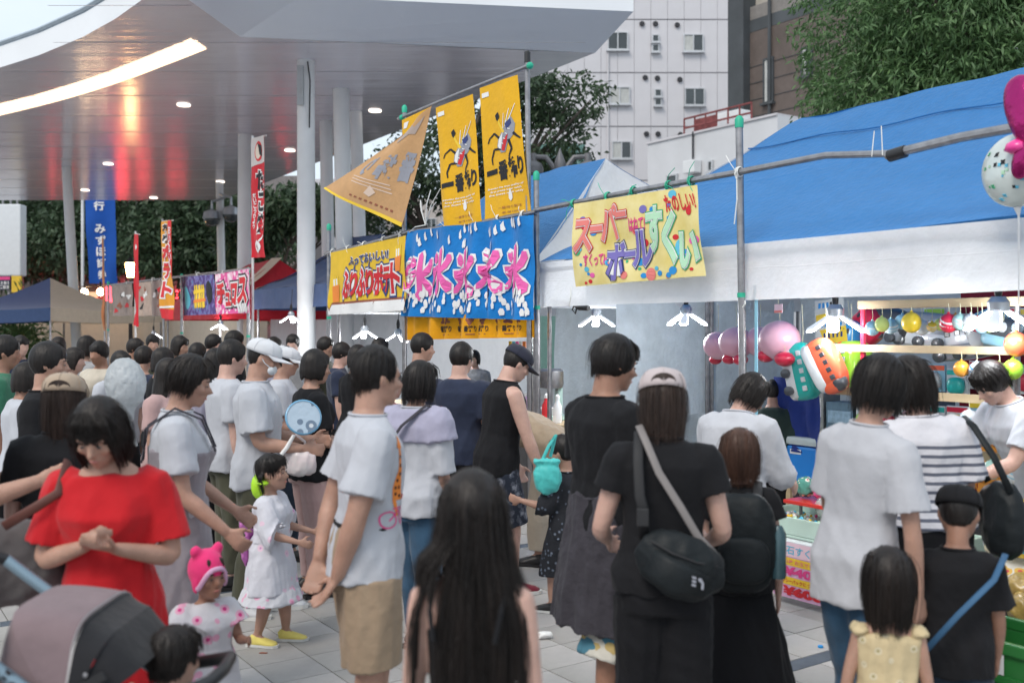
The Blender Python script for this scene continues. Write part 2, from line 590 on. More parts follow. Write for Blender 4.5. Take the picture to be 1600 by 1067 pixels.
# ------------------------------------------------------------------ the plaza canopy
HC = 6.0
def CP(px, py, h=HC):
    Z = (h - EYE) * FPX / (HORIZON - py)
    return Vector(((px - 800) / FPX * Z, Z, h))
soffit_m = pm('canopy_soffit_metal', (0.72, 0.73, 0.82), rough=0.19, metal=0.35, var=0.06, scale=0.8)
nt = soffit_m.node_tree; b_ = nt.nodes['Principled BSDF']
t_ = nt.nodes.new('ShaderNodeTexCoord'); m_ = nt.nodes.new('ShaderNodeMapping'); m_.inputs['Scale'].default_value = (0.35, 3.2, 1)
n_ = nt.nodes.new('ShaderNodeTexNoise'); n_.inputs['Scale'].default_value = 1.6; n_.inputs['Detail'].default_value = 3
p_ = nt.nodes.new('ShaderNodeBump'); p_.inputs['Strength'].default_value = 0.5; p_.inputs['Distance'].default_value = 0.02
nt.links.new(t_.outputs['Object'], m_.inputs['Vector']); nt.links.new(m_.outputs['Vector'], n_.inputs['Vector'])
nt.links.new(n_.outputs['Fac'], p_.inputs['Height']); nt.links.new(p_.outputs['Normal'], b_.inputs['Normal'])
fascia_m = pm('canopy_white_metal', (0.80, 0.82, 0.85), rough=0.35, var=0.05, scale=0.5, dirt=0.06)
canopy = thing('plaza_canopy', 'huge white station plaza canopy with a glossy soffit on white columns', 'canopy', (0, 0, 0))
curve_px = [(-260, 168), (-120, 140), (0, 106), (60, 87), (130, 58), (180, 30), (222, 0)]
curve = [CP(*q) for q in curve_px] + [Vector((-3.95, 11.6, HC)), Vector((-3.6, 10.4, HC))]
inner = [Vector((-3.2, 10.0, HC)), CP(285, 0) + Vector((0.05, -0.2, 0)), CP(375, 58), CP(820, 79), CP(930, 83)]
outer_far = [CP(570, 225), CP(345, 313), CP(-700, 313)]
poly = curve + inner + outer_far
mb = MB()
mb.f.append(tuple(range(len(poly)))); mb.v = [tuple(p) for p in poly]; mb.m = [0]
sof = mb.build('soffit', soffit_m, canopy)
roof = MB()
roof.v = [(p.x, p.y, HC + 0.33) for p in poly]; roof.f = [tuple(range(len(poly)))]; roof.m = [0]
roof.build('roof_deck', white_paint, canopy)
# the fascia along the curve: a white band leaning a little outwards, with a gutter rail above it
fa = MB()
n = len(curve)
up = [Vector((p.x, p.y, HC + 0.345)) for p in curve]
fa.add(curve + up, [(i, i + 1, n + i + 1, n + i) for i in range(n - 1)])
fa.build('fascia', fascia_m, canopy, smooth='all')
MB().tube([p + Vector((0, 0, 0.05)) for p in up], 0.04, n=6).build('gutter', pm('gutter_grey', (0.30, 0.36, 0.42), rough=0.4), canopy, smooth=True)
# bevelled edge on the right
oc = [Vector((-4.0, 10.2, HC + 0.75)), Vector((-3.15, 13.3, HC + 0.33)), Vector((-2.68, 13.9, HC + 0.33)), Vector((1.77, 14.5, HC + 0.33))]
inn = [inner[1], inner[2], inner[3], inner[4]]
bv = MB()
ca = Vector((-2.55, 9.6, HC + 0.42)); cb = Vector((-2.95, 13.85, HC + 0.33)); cc = Vector((1.77, 14.5, HC + 0.33))
bv.add([inner[0], inner[1], inner[2], cb, ca], [(0, 1, 2, 3, 4)])
bv.add([inner[2], inner[4], cc, cb], [(0, 1, 2, 3)])
bv.add([inner[4], CP(570, 225), CP(570, 225) + Vector((0.02, 0.01, .33)), cc], [(0, 1, 2, 3)])
bv.build('bevelled_edge', pm('canopy_edge_paint', (0.68, 0.74, 0.83), rough=0.35, var=0.04, scale=0.4), canopy)
tb_ = MB()
upv = Vector((0, 0, 0.36))
tb_.add([ca, cb, cc, ca + upv, cb + upv, cc + upv], [(0, 1, 4, 3), (1, 2, 5, 4)])
e0 = CP(570, 225) + Vector((0.02, 0.01, .33)); e1 = CP(345, 313) + Vector((0.02, 0.01, .33))
tb_.add([cc, e0, e1, cc + upv, e0 + upv, e1 + upv], [(0, 1, 4, 3), (1, 2, 5, 4)])
tb_.build('edge_fascia', fascia_m, canopy)
# recessed light strip
s_up = [(-220, 205), (-110, 186), (0, 163), (87, 140), (163, 115), (240, 85), (298, 61)]
s_lo = [(-220, 224), (-110, 204), (0, 180), (100, 155), (187, 128), (267, 98), (323, 76)]
A = [CP(*q) for q in s_up]; B = [CP(*q) for q in s_lo]
dz = Vector((0, 0, -0.01))
def strip(A, B, f0, f1, z, mat, name, par):
    k = len(A)
    va = [a.lerp(b, f0) + Vector((0, 0, z)) for a, b in zip(A, B)]; vb = [a.lerp(b, f1) + Vector((0, 0, z)) for a, b in zip(A, B)]
    # finer steps along the curve
    return MB().add(va + vb, [(i, i + 1, k + i + 1, k + i) for i in range(k - 1)]).build(name, mat, par, smooth='all')
def fine(P, m=5):
    out = []
    for i in range(len(P) - 1):
        p0 = P[max(i - 1, 0)]; p1 = P[i]; p2 = P[i + 1]; p3 = P[min(i + 2, len(P) - 1)]
        for k in range(m):
            t = k / m
            out.append(0.5 * ((2 * p1) + (p2 - p0) * t + (2 * p0 - 5 * p1 + 4 * p2 - p3) * t * t + (3 * p1 - p0 - 3 * p2 + p3) * t ** 3))
    return out + [P[-1]]
A = fine(A); B = fine(B)
ls = strip(A, B, 0, 1, -0.012, glow('warm_cove_light', (1.0, 0.72, 0.47), 1.5), 'light_strip', canopy)
strip(A, B, 0.25, 0.6, -0.02, glow('warm_cove_core', (1.0, 0.86, 0.70), 2.4), 'light_tube', ls)
for q in ((287, 164), (169, 256), (586, 173), (453, 235), (133, 297), (344, 284), (240, 309), (60, 230), (700, 150)):
    if q[0] in (60, 700): continue
    c = CP(*q)
    MB().lathe([(0.125, 0), (0.125, -0.02), (0.10, -0.025)], (c.x, c.y, HC), 16).build('downlight', glow('downlight_glow', (1.0, 0.87, 0.74), 2.2), canopy)
for k in range(13):
    yy = 11.5 + 1.7 * k
    xa = -24.0
    xb = min(1.1, -4.0 + (1.3 + 4.0) * 1) if yy < 15 else 1.3 + (yy - 15.5) * -.626 - .15
    if yy < 14.6: xb = -4.25; xa = -7.0 - (14.6 - yy) * -.6
    elif yy < 17: xa = -6.6 - (yy - 14.6) * .9
    MB().box((xa, yy, HC - .006), (xb, yy + .012, HC - .002)).build('panel_joint', pm('joint_grey', (.50, .49, .52), rough=.35, metal=.3), canopy)
def column(px_t, py_t, px_b, w_px, lab=None, py_b=None):
    top = CP(px_t, py_t)
    bot = Vector(((px_b - 800) / FPX * top.y, top.y, 0))
    r = w_px / 2 / FPX * top.y
    ax = (top - bot)
    return MB().tube([bot, bot + ax * 0.5, top], [r, r, r * 0.97], n=28).build('column', white_paint, canopy, smooth=True)
column(478, 96, 479, 28)
column(383, 211, 381, 22)
column(104, 262, 124, 15)
column(343, 284, 350, 12)
column(509, 190, 517, 20)
column(533, 140, 543, 26)
column(556, 175, 570, 20)
# conduit and a small wall light on the nearest column
ctop = CP(478, 96)
MB().tube([ctop + Vector((.06, -.16, -.05)), ctop + Vector((.10, -.17, -.35)), ctop + Vector((.09, -.17, -1.1))], 0.012, n=5).build('conduit', dark_metal, canopy)
MB().bbox((ctop.x - .10, ctop.y - .22, HC - .75), (ctop.x + .0, ctop.y - .155, HC - .12), 0.01).build('wall_light', pm('lamp_grey', (0.4, 0.42, 0.44), rough=0.4), canopy)

# ------------------------------------------------------------------ trees
def leaf_material(key, dark, light):
    m = pm(key, dark, rough=0.55, var=0.2, scale=2)
    nt = m.node_tree; b = nt.nodes['Principled BSDF']
    g = nt.nodes.new('ShaderNodeNewGeometry')
    r = nt.nodes.new('ShaderNodeValToRGB')
    r.color_ramp.elements[0].color = (*dark, 1); r.color_ramp.elements[1].color = (*light, 1)
    no = nt.nodes.new('ShaderNodeTexNoise'); no.inputs['Scale'].default_value = 1.3
    t = nt.nodes.new('ShaderNodeTexCoord'); nt.links.new(t.outputs['Object'], no.inputs['Vector'])
    a = nt.nodes.new('ShaderNodeMath'); a.operation = 'MULTIPLY_ADD'; a.inputs[1].default_value = 0.55
    nt.links.new(g.outputs['Random Per Island'], a.inputs[0]); 
    s = nt.nodes.new('ShaderNodeMath'); s.operation = 'MULTIPLY'; s.inputs[1].default_value = 0.5
    nt.links.new(no.outputs['Fac'], s.inputs[0]); nt.links.new(s.outputs[0], a.inputs[2])
    nt.links.new(a.outputs[0], r.inputs['Fac'])
    nt.links.new(r.outputs['Color'], b.inputs['Base Color'])
    tr = nt.nodes.new('ShaderNodeBsdfTranslucent'); nt.links.new(r.outputs['Color'], tr.inputs['Color'])
    ms = nt.nodes.new('ShaderNodeMixShader'); ms.inputs['Fac'].default_value = 0.25
    nt.links.new(b.outputs['BSDF'], ms.inputs[1]); nt.links.new(tr.outputs['BSDF'], ms.inputs[2])
    nt.links.new(ms.outputs['Shader'], nt.nodes['Material Output'].inputs['Surface'])
    return m
leaf_bright = leaf_material('leaf_fresh', (0.034, 0.086, 0.032), (0.14, 0.25, 0.09))
leaf_dark = leaf_material('leaf_dark', (0.022, 0.044, 0.025), (0.075, 0.125, 0.06))
leaf_mid = leaf_material('leaf_mid', (0.024, 0.048, 0.026), (0.075, 0.125, 0.06))
bark = pm('bark', (0.075, 0.06, 0.05), rough=0.9, var=0.35, scale=7, bump=0.6, bscale=18)

def crown(name, blobs, clumps, per, ln, wd, mat, parent, droop=0.5, seed=1, spread=0.9, flat=1.0):
    """leaves gathered in drooping clumps over a set of ellipsoids (centre, radii)"""
    r = np.random.RandomState(seed)
    vol = np.array([b[1][0] * b[1][1] * b[1][2] for b in blobs]) ** 0.67
    idx = r.choice(len(blobs), clumps, p=vol / vol.sum())
    C = np.array([b[0] for b in blobs], float)[idx]; R = np.array([b[1] for b in blobs], float)[idx]
    d = r.normal(size=(clumps, 3)); d /= np.linalg.norm(d, axis=1)[:, None]
    rad = 0.45 + 0.6 * r.rand(clumps) ** 0.6
    P = C + d * R * rad[:, None]
    P = np.repeat(P, per, 0); D = np.repeat(d, per, 0)
    k = len(P)
    P = P + r.normal(size=(k, 3)) * ln * 0.75 * np.array([1, 1, .6 * flat])
    dv = r.normal(size=(k, 3)) * spread + D * 0.5 + np.array([0, 0, -droop])
    dv /= np.linalg.norm(dv, axis=1)[:, None]
    L = ln * (0.6 + 0.8 * r.rand(k))[:, None]
    side = np.cross(dv, r.normal(size=(k, 3))); side /= np.linalg.norm(side, axis=1)[:, None] + 1e-9
    Wd = wd * (0.7 + 0.6 * r.rand(k))[:, None]
    v = np.empty((k, 4, 3))
    v[:, 0] = P; v[:, 1] = P + dv * L * 0.5 + side * Wd; v[:, 2] = P + dv * L + np.array([0, 0, -1]) * L * 0.12; v[:, 3] = P + dv * L * 0.5 - side * Wd
    me = bpy.data.meshes.new(name)
    me.vertices.add(k * 4); me.vertices.foreach_set('co', v.reshape(-1))
    me.loops.add(k * 4); me.loops.foreach_set('vertex_index', np.arange(k * 4, dtype=np.int32))
    me.polygons.add(k); me.polygons.foreach_set('loop_start', np.arange(0, k * 4, 4, dtype=np.int32))
    me.materials.append(mat); me.update(calc_edges=True)
    o = bpy.data.objects.new(name, me); COL.objects.link(o); o.parent = parent
    return tag(o, kind='stuff')

def limbs(parent, trunk, branches, name='trunk'):
    m = MB().tube(*trunk, n=9)
    for b in branches:
        m.tube(*b, n=6)
    return m.build(name, bark, parent, smooth='all')

def tree(name, label, base, blobs, trunk_r, clumps, per, ln, wd, mat, group=None, droop=.5, seed=1, trunk_h=2.5, lean=(0, 0), spread=.9):
    t = thing(name, label, 'tree', base, 0, group)
    top = Vector((lean[0], lean[1], trunk_h))
    br = []
    rr = random.Random(seed)
    for c, r in blobs:
        c = Vector(c); mid = top.lerp(c, 0.5) + Vector((rr.uniform(-.3, .3), rr.uniform(-.3, .3), -.2))
        br.append(([top * 0.9, top.lerp(mid, .6), mid, c], [trunk_r * .7, trunk_r * .5, trunk_r * .36, trunk_r * .12]))
        for _ in range(3):
            e = c + Vector((rr.uniform(-1, 1) * r[0], rr.uniform(-1, 1) * r[1], rr.uniform(-.6, .8) * r[2])) * .8
            br.append(([mid, mid.lerp(e, .5) + Vector((0, 0, .1)), e], [trunk_r * .3, trunk_r * .2, trunk_r * .05]))
    limbs(t, ([(0, 0, -.2), (lean[0] * .3, lean[1] * .3, trunk_h * .4), top], [trunk_r * 1.35, trunk_r, trunk_r * .8]), br)
    crown('crown', blobs, clumps, per, ln, wd, mat, t, droop, seed, spread)
    return t

tree('broadleaf_tree', 'large bright green tree rising behind the big blue and white tent', (8.2, 17.5, 0),
     [((0.2, 0, 7.2), (3.3, 2.6, 2.4)), ((-2.0, -.6, 5.4), (1.2, 1.2, 1.1)), ((-1.2, -.8, 7.0), (1.2, 1.2, 1.1)), ((2.2, -.5, 6.0), (2.4, 2, 1.6)), ((-.2, -1.6, 5.3), (2.1, 1.2, 1.2)),
      ((1.2, -1.6, 7.6), (1.8, 1.2, 1.4)), ((-0.9, -1.5, 6.7), (1.3, 1.1, 1.0)), ((-2.6, -.6, 4.7), (.8, .8, .7))],
     0.28, 8000, 12, 0.135, 0.018, leaf_bright, droop=.75, seed=3, trunk_h=4.0)
tree('broadleaf_tree', 'dark green tree behind the yellow flags beside the white building', (-2.1, 24.5, 0),
     [((0.6, .2, 6.0), (1.7, 1.4, 1.1)), ((2.4, 0, 6.3), (1.7, 1.2, .9)), ((3.2, -.3, 7.3), (1.3, 1.0, .55)), ((-1.0, .3, 5.3), (1.1, 1.2, .7)), ((3.3, .1, 5.4), (1.2, 1.0, .6)), ((1.4, .4, 4.9), (1.3, 1, .6)), ((1.9, -.3, 7.7), (1.4, 1.0, .6)), ((-1.0, .8, 4.5), (.8, .8, .5))],
     0.26, 1500, 10, 0.17, 0.036, leaf_dark, droop=.25, seed=5, trunk_h=3.0, lean=(.5, 0))
tree('broadleaf_tree', 'slim dark tree between the canopy columns before a far white building', (-7.9, 33.8, 0),
     [((-.6, 0, 5.4), (1.2, 1.0, .9)), ((.7, 0, 5.9), (1.3, 1.0, .7)), ((-1.2, 0, 4.6), (.8, .8, .6)), ((1.9, 0, 5.4), (1.0, .8, .5))],
     0.14, 800, 8, 0.26, 0.055, leaf_dark, droop=.3, seed=8, trunk_h=3.4)
bx = [(-25.5, 46, 3.4, 8.2, 'dense dark tree beside the tall white screen, leftmost of the far trees'), (-21.8, 48, 3.2, 9.0, 'far dark tree behind the blue hanging banner'),
      (-17.6, 46, 3.4, 9.2, 'far dark tree behind the glowing street lantern'), (-13.2, 44, 3.1, 8.6, 'far dark tree behind the red tent and the camera pole')]
for i, (x, y, r, h, lb) in enumerate(bx):
    tree('broadleaf_tree', lb, (x, y, 0),
         [((0, 0, h * .72), (r, r * .8, h * .27)), ((-r * .6, -.8, h * .62), (r * .7, r * .6, h * .17)), ((r * .6, -.6, h * .64), (r * .7, r * .6, h * .18)), ((0.2, -1, h * .82), (r * .8, r * .6, h * .18))] + ([((0, -1.2, h * .3), (r * .9, .8, h * .13))] if i in (0, 3) else []),
         0.25, 2000, 8, 0.27, 0.065, leaf_mid, group='trees beyond the canopy', droop=.3, seed=20 + i, trunk_h=h * .32)
# a bush behind the navy and cream tent
bush = thing('bush', 'light green bush behind the navy and cream tent', 'bush', (-14.2, 27.5, 0))
crown('foliage', [((0, 0, 1.2), (.9, .7, 1.2)), ((.5, 0, 1.9), (.6, .5, .7))], 260, 9, 0.3, 0.03, leaf_bright, bush, droop=-.4, seed=31)
MB().tube([(0, 0, 0), (0.02, 0, .6), (0, 0, 1.2)], [.05, .04, .02], n=6).build('stem', bark, bush)

# ------------------------------------------------------------------ buildings
conc = pm('white_wall_panel', (0.58, 0.57, 0.60), rough=0.8, var=0.06, scale=0.5, dirt=0.14, bump=0.05)
joint_m = pm('wall_joint', (0.50, 0.49, 0.515), rough=0.9)
frame_m = pm('aluminium_frame', (0.55, 0.56, 0.58), rough=0.4, metal=0.4)
curtain_m = pm('curtain', (0.45, 0.46, 0.45), rough=0.8, var=0.2, scale=3, stretch=(8, 1, 1))

def window(parent, x, z, w, h, y=0.0, panes=2, curtain=False, rows=1, glass=None):
    f = MB()
    t = 0.05 * max(1, w)
    f.box((x - w / 2, y - .07, z - h / 2), (x + w / 2, y + .05, z - h / 2 + t)); f.box((x - w / 2, y - .07, z + h / 2 - t), (x + w / 2, y + .05, z + h / 2))
    f.box((x - w / 2, y - .069, z - h / 2 + t), (x - w / 2 + t, y + .05, z + h / 2 - t)); f.box((x + w / 2 - t, y - .069, z - h / 2 + t), (x + w / 2, y + .05, z + h / 2 - t))
    for i in range(1, panes):
        xx = x - w / 2 + w * i / panes
        f.box((xx - t / 2, y - .066, z - h / 2 + t), (xx + t / 2, y + .05, z + h / 2 - t))
    for i in range(1, rows):
        zz = z - h / 2 + h * i / rows
        f.box((x - w / 2 + t, y - .064, zz - t / 2), (x + w / 2 - t, y + .05, zz + t / 2))
    fo = f.build('window', frame_m, parent)
    pw = (w - 2 * t) / panes; ph = (h - 2 * t) / rows
    for i in range(panes):
        for k in range(rows):
            a = x - w / 2 + t + pw * i; b = z - h / 2 + t + ph * k
            MB().box((a + .004, y - .03 + .01 * i, b + .004), (a + pw - .004, y - .015 + .01 * i, b + ph - .004)).build('pane', glass or (curtain_m if curtain and i < curtain else glass_dark), fo)
    MB().box((x - w / 2 - .06, y - .16, z - h / 2 - .08), (x + w / 2 + .06, y + .03, z - h / 2 - .004)).build('sill', frame_m, fo)
    return fo

ZB = 50.0
def BX(px): return (px - 800) / FPX * ZB
def BH(py): return EYE - (py - HORIZON) / FPX * ZB
wb = thing('white_building', 'tall white panel building with small paired windows behind the tents', 'building', (0, ZB, 0))
MB().box((BX(835), .12, -.2), (BX(1190), 12, BH(-160))).build('wall', joint_m, wb)
jy = [BH(-160), BH(-52), BH(31), BH(114), BH(198), BH(282), BH(366), 0]
xs = [BX(835 + 26.0 * i) for i in range(14)]
pan = {}
holes = [(965, 65, 32, 28), (1083, 68, 31, 27), (968, 150, 32, 27), (1085, 152, 31, 27), (971, 235, 30, 27), (1024, 61, 11, 12), (1024, 76, 11, 12), (1028, 146, 11, 12), (1028, 160, 11, 12), (1087, 236, 30, 27), (1030, 230, 11, 12)]
for j in range(len(jy) - 1):
    for i in range(len(xs) - 1):
        z1, z0 = jy[j] - .03, jy[j + 1] + .03
        k = (round(z1 - z0, 2),)
        if k not in pan:
            o = MB().box((.008, 0, 0), (xs[1] - xs[0] - .008, .118, z1 - z0)).build('wall_panel', conc, wb)
            pan[k] = o.data
        else:
            o = bpy.data.objects.new('wall_panel', pan[k]); COL.objects.link(o); o.parent = wb
        o.location = (xs[i], random.uniform(0, .012), z0)
for i, (px, py, w, h) in enumerate(holes):
    window(wb, BX(px), BH(py), w / FPX * ZB, h / FPX * ZB, y=-.05, panes=2 if w > 20 else 1, curtain=(i % 3) if w > 20 else False)
for px, py in ((1003, 38), (1024, 38), (1058, 40), (1008, 122), (1027, 123), (1062, 125), (1010, 210), (1028, 210), (1063, 211)):
    MB().lathe([(.12, 0), (.14, .05), (.11, .10), (.02, .10)], n=10, M=Matrix.Translation((BX(px), -.005, BH(py))) @ Matrix.Rotation(pi / 2, 4, 'X')).build('vent', dark_metal, wb)
MB().tube([(BX(950), -.06, BH(-20)), (BX(950), -.06, BH(300))], .05, n=6).build('drain_pipe', conc, wb)

# brown building, its wall parallel to the stalls
brown = pm('brown_tile_wall', (0.115, 0.09, 0.08), rough=0.7, var=0.14, scale=3, bump=0.2, bscale=30, dirt=0.2)
brown_d = pm('dark_grey_render', (0.062, 0.07, 0.078), rough=0.8, var=0.2, scale=1, dirt=0.2)
def on_line(px, corner, d=0.0):
    """parameter along U from a corner point, as seen at pixel px"""
    k = (px - 800) / FPX
    return (k * (corner.y + N.y * d) - corner.x - N.x * d) / (U.x - k * U.y)
bc = W(1172, 515, 36.0); bc.z = 0
bb = thing('brown_building', 'dark brown tiled building with a grey corner pier beside the large tree', 'building', bc, SROT)
def bh(py, px=1172): 
    s = on_line(px, bc); Z = bc.y + U.y * s
    return EYE - (py - HORIZON) / FPX * Z
L_ = on_line(1420, bc)
MB().box((0, 0, -.1), (L_, 6, bh(52))).build('wall', brown, bb)
MB().box((0, -.012, bh(52)), (L_, 6, bh(33))).build('band', brown_d, bb)
MB().box((0, .006, bh(33)), (L_, 6, bh(12))).build('upper_wall', pm('grey_brown_tiles', (0.20, 0.185, 0.175), rough=0.75, var=0.15, scale=4, bump=.3, bscale=40), bb)
MB().box((-.75, -.35, -.1), (-.003, 5.5, bh(-80))).build('corner_pier', brown_d, bb)
MB().box((0, .3, bh(12)), (L_, 6, bh(-90))).build('top_storey', pm('beige_wall', (0.40, 0.37, 0.33), rough=.8, dirt=.2), bb)
for px, py, w, h in ((1202, 126, 18, 70), (1262, 96, 19, 46)):
    s = on_line(px, bc); Z = bc.y + U.y * s
    wo = window(bb, s, EYE - (py - HORIZON) / FPX * Z, w / FPX * Z / 0.9, h / FPX * Z, y=-.02, panes=2, curtain=1, glass=None)
    wo.data.materials[0] = brown_d
    for ch in wo.children:
        if ch.name.startswith('sill'): ch.data.materials[0] = brown_d
sx = on_line(1205, bc)
MB().tube([(sx, -.1, bh(-80)), (sx, -.1, 0.5)], .06, n=6).build('drain_pipe', brown_d, bb)
for k in range(5):
    MB().tube([(0, -.02, bh(210) + .6 * k), (L_, -.02, bh(210) + .6 * k)], .012, n=4).build('tile_joint', brown_d, bb)

# low white building with the red roof railing
lc = W(1012, 515, 33.0); lc.z = 0
lb_ = thing('low_building', 'low white building with a rusty red rail on its roof', 'building', lc, SROT)
def lh(py, px=1012):
    s = on_line(px, lc); Z = lc.y + U.y * s
    return EYE - (py - HORIZON) / FPX * Z
LL = on_line(1215, lc)
MB().box((0, 0, -.1), (LL, 7, lh(226))).build('wall', pm('white_siding', (0.62, 0.63, 0.66), rough=.6, var=.05, dirt=.15, scale=.8), lb_)
MB().box((-.05, -.05, lh(226)), (LL, 7, lh(223))).build('parapet', conc, lb_)
rail_m = pm('rusty_red_rail', (0.20, 0.05, 0.05), rough=.7, var=.3)
s0, s1 = on_line(1055, lc), on_line(1160, lc)
zr = lh(223)
rl = MB()
for hh in (.3, .6):
    rl.tube([(s0, .4, zr + hh), (s1, .4, zr + hh)], .035, n=5)
for k in range(7):
    x = s0 + (s1 - s0) * k / 6
    rl.tube([(x, .4, zr), (x, .4, zr + .6)], .03, n=5)
rl.build('roof_rail', rail_m, lb_)
for px, m in ((1078, rail_m), (1112, white_paint)):
    s = on_line(px, lc)
    MB().bbox((s - .5, .7, zr + .01), (s + .5, 1.2, zr + .6), .04).build('air_unit', m, lb_)
for px, py, w, h in ((1112, 260, 9, 18), (1052, 280, 20, 14)):
    s = on_line(px, lc); Z = lc.y + U.y * s
    window(lb_, s, EYE - (py - HORIZON) / FPX * Z, w / FPX * Z * 1.2, h / FPX * Z, y=-.02, panes=1)
s = on_line(1088, lc)
MB().bbox((s - .25, -.35, lh(262, 1088) - .2), (s + .25, -.02, lh(262, 1088) + .2), .03).build('wall_vent', white_paint, lb_)
MB().tube([(s - .1, -.05, lh(262, 1088)), (s - .1, -.05, zr)], .03, n=5).build('wall_conduit', dark_metal, lb_)

# far pale office building between the columns
Zf = 62.0
def FX(px): return (px - 800) / FPX * Zf
def FH(py): return EYE - (py - HORIZON) / FPX * Zf
fb = thing('office_building', 'far white office block with green framed windows between the canopy columns', 'building', (0, Zf, 0))
MB().box((FX(400), 0, -.1), (FX(560), 8, FH(280))).build('wall', conc, fb)
MB().box((FX(395), -.6, FH(322)), (FX(565), -.003, FH(318))).build('ledge', white_paint, fb)
MB().box((FX(395), -.6, FH(352)), (FX(565), -.003, FH(346))).build('ledge', white_paint, fb)
gr = pm('green_glass', (0.08, 0.15, 0.14), rough=.1, spec=.8)
for px in (432, 458, 496, 522, 548):
    window(fb, FX(px), FH(334), 20 / FPX * Zf, 20 / FPX * Zf, y=-.05, panes=3, glass=gr)
    window(fb, FX(px), FH(300), 20 / FPX * Zf, 22 / FPX * Zf, y=-.05, panes=3, glass=gr)
fb2 = thing('office_building', 'far pale beige block beyond the column cluster and yellow potato banner', 'building', (0, Zf + 3, 0))
MB().box((FX(565), 0, -.1), (FX(700), 8, FH(300))).build('wall', pm('pale_beige_wall', (.48, .44, .42), rough=.8, dirt=.1, scale=.4), fb2)
for px in (585, 612, 640, 668):
    window(fb2, FX(px), FH(345), 16 / FPX * Zf, 24 / FPX * Zf, y=-.05, panes=2)
# teal fence building glimpsed by the lamp
tf = thing('teal_hoarding', 'dull teal hoarding half hidden by the grey lamp', 'hoarding', W(868, 515, 40) - Vector((0, 0, EYE)))
for k in range(8):
    MB().box((-1.2 + .3 * k, 0, 0), (-1.2 + .3 * k + .29, .06, EYE + 290 * 40 / FPX)).build('panel', pm('teal_paint', (.12, .24, .22), rough=.6), tf)

# building with a lit red shop sign far behind the trees (its glow shows in the soffit)
rb = thing('shop_building', 'distant dim shop block behind the trees with red lit signs', 'building', (-19.5, 50.5, 0))
MB().box((-9, 0, 0), (9, 6, 9.5)).build('wall', pm('shop_wall', (.22, .2, .2), rough=.8), rb)
red_glow = glow('red_sign_glow', (1.0, 0.05, 0.07), 5.0)
for x, w, z0, z1 in ((.0, 2.2, 1.2, 3.9), (2.6, .8, 1.6, 3.7), (-3.4, .8, 1.6, 2.6)):
    MB().bbox((x - w / 2, -.3, z0), (x + w / 2, -.02, z1), .05).build('lit_sign', red_glow, rb)
MB().bbox((-2.2, -.3, 1.4), (-1.5, -.02, 3.6), .05).build('lit_sign', glow('amber_sign_glow', (1.0, .6, .35), .8), rb)
MB().bbox((7.6, -.3, 1.6), (8.2, -.02, 4.4), .05).build('lit_sign', red_glow, rb)

# tall white screen at the far left with small shop signs below it
ws = thing('screen_tower', 'tall white screen with pipes on top at the left edge beside trees', 'sign', (W(-20, 515, 38).x, 38, 0))
kz = 38 / FPX
MB().bbox((-1.6, 0, EYE + 84 * kz), (52 * kz, .5, EYE + 196 * kz), .05).build('screen', pm('screen_white', (.66, .69, .72), rough=.5, var=.04), ws)
for x in (.5, .8, 1.05):
    MB().tube([(x, .2, EYE + 196 * kz), (x, .2, EYE + 203 * kz)], .04, n=5).build('pipe', steel, ws)
MB().bbox((-1.4, .1, 0), (-1.1, .4, EYE + 84 * kz), .02).build('post', steel, ws)
MB().bbox((1.0, .1, 0), (1.2, .4, EYE + 84 * kz), .02).build('post', steel, ws)
sg = thing('shop_sign', 'small dark sign with white figures under the white screen', 'sign', (W(12, 515, 37).x, 37, 0))
kz = 37 / FPX
MB().bbox((-.45, 0, EYE + 62 * kz), (.1, .08, EYE + 84 * kz), .01).build('board', pm('sign_navy', (.02, .03, .07), rough=.5), sg)
pn = Panel(sg, (-.43, EYE + 83 * kz), (.09, EYE + 83 * kz), (-.43, EYE + 63 * kz), (.09, EYE + 63 * kz), y=-.004)
wl = pm('print_white', (.8, .8, .8), rough=.6, var=.02)
pn.poly([(.0, .02), (1, .02), (1, .26), (0, .26)], pm('print_magenta', (.75, .06, .25), rough=.6, var=.02), .003)
pn.text('2181', (.1, .38, .9, .62), wl, .02); pn.text('CEI', (.1, .7, .9, .95), wl, .02); pn.done()
MB().bbox((.14, 0, EYE + 58 * kz), (.5, .08, EYE + 84 * kz), .01).build('yellow_board', pm('sign_yellow', (.75, .5, .04), rough=.5), sg)
MB().tube([(0, .1, 0), (0, .1, EYE + 66 * kz)], .05, n=6).build('post', steel, sg)
# ================================================================== THE STALLS
blue_tarp = cloth('blue_tarpaulin', (0.035, 0.20, 0.50), crease=1.5, var=0.06, bump=0.5, rough=0.55, translucent=0.25)
white_tarp = cloth('white_tarpaulin', (0.75, 0.765, 0.79), crease=1.5, var=0.04, bump=0.35, rough=0.6, translucent=0.4)
grey_tarp = cloth('grey_tarpaulin', (0.62, 0.68, 0.71), crease=1.3, var=0.07, bump=0.5, rough=0.7, dirt=0.12)
navy_tarp = cloth('navy_tarpaulin', (0.045, 0.085, 0.20), var=0.08, rough=0.6, translucent=0.05)
navy2_tarp = cloth('navy_light_tarpaulin', (0.07, 0.105, 0.25), var=0.08, rough=0.6)
cream_tarp = cloth('cream_tarpaulin', (0.72, 0.62, 0.50), var=0.05, rough=0.6, translucent=0.25)
red_tarp = cloth('red_tarpaulin', (0.50, 0.015, 0.03), var=0.08, rough=0.55, translucent=0.1)
table_cloth_m = cloth('dark_table_cloth', (0.05, 0.05, 0.055), var=0.1)

def vnoise(x, y, z=0.0):
    return noise.noise(Vector((x, y, z)))

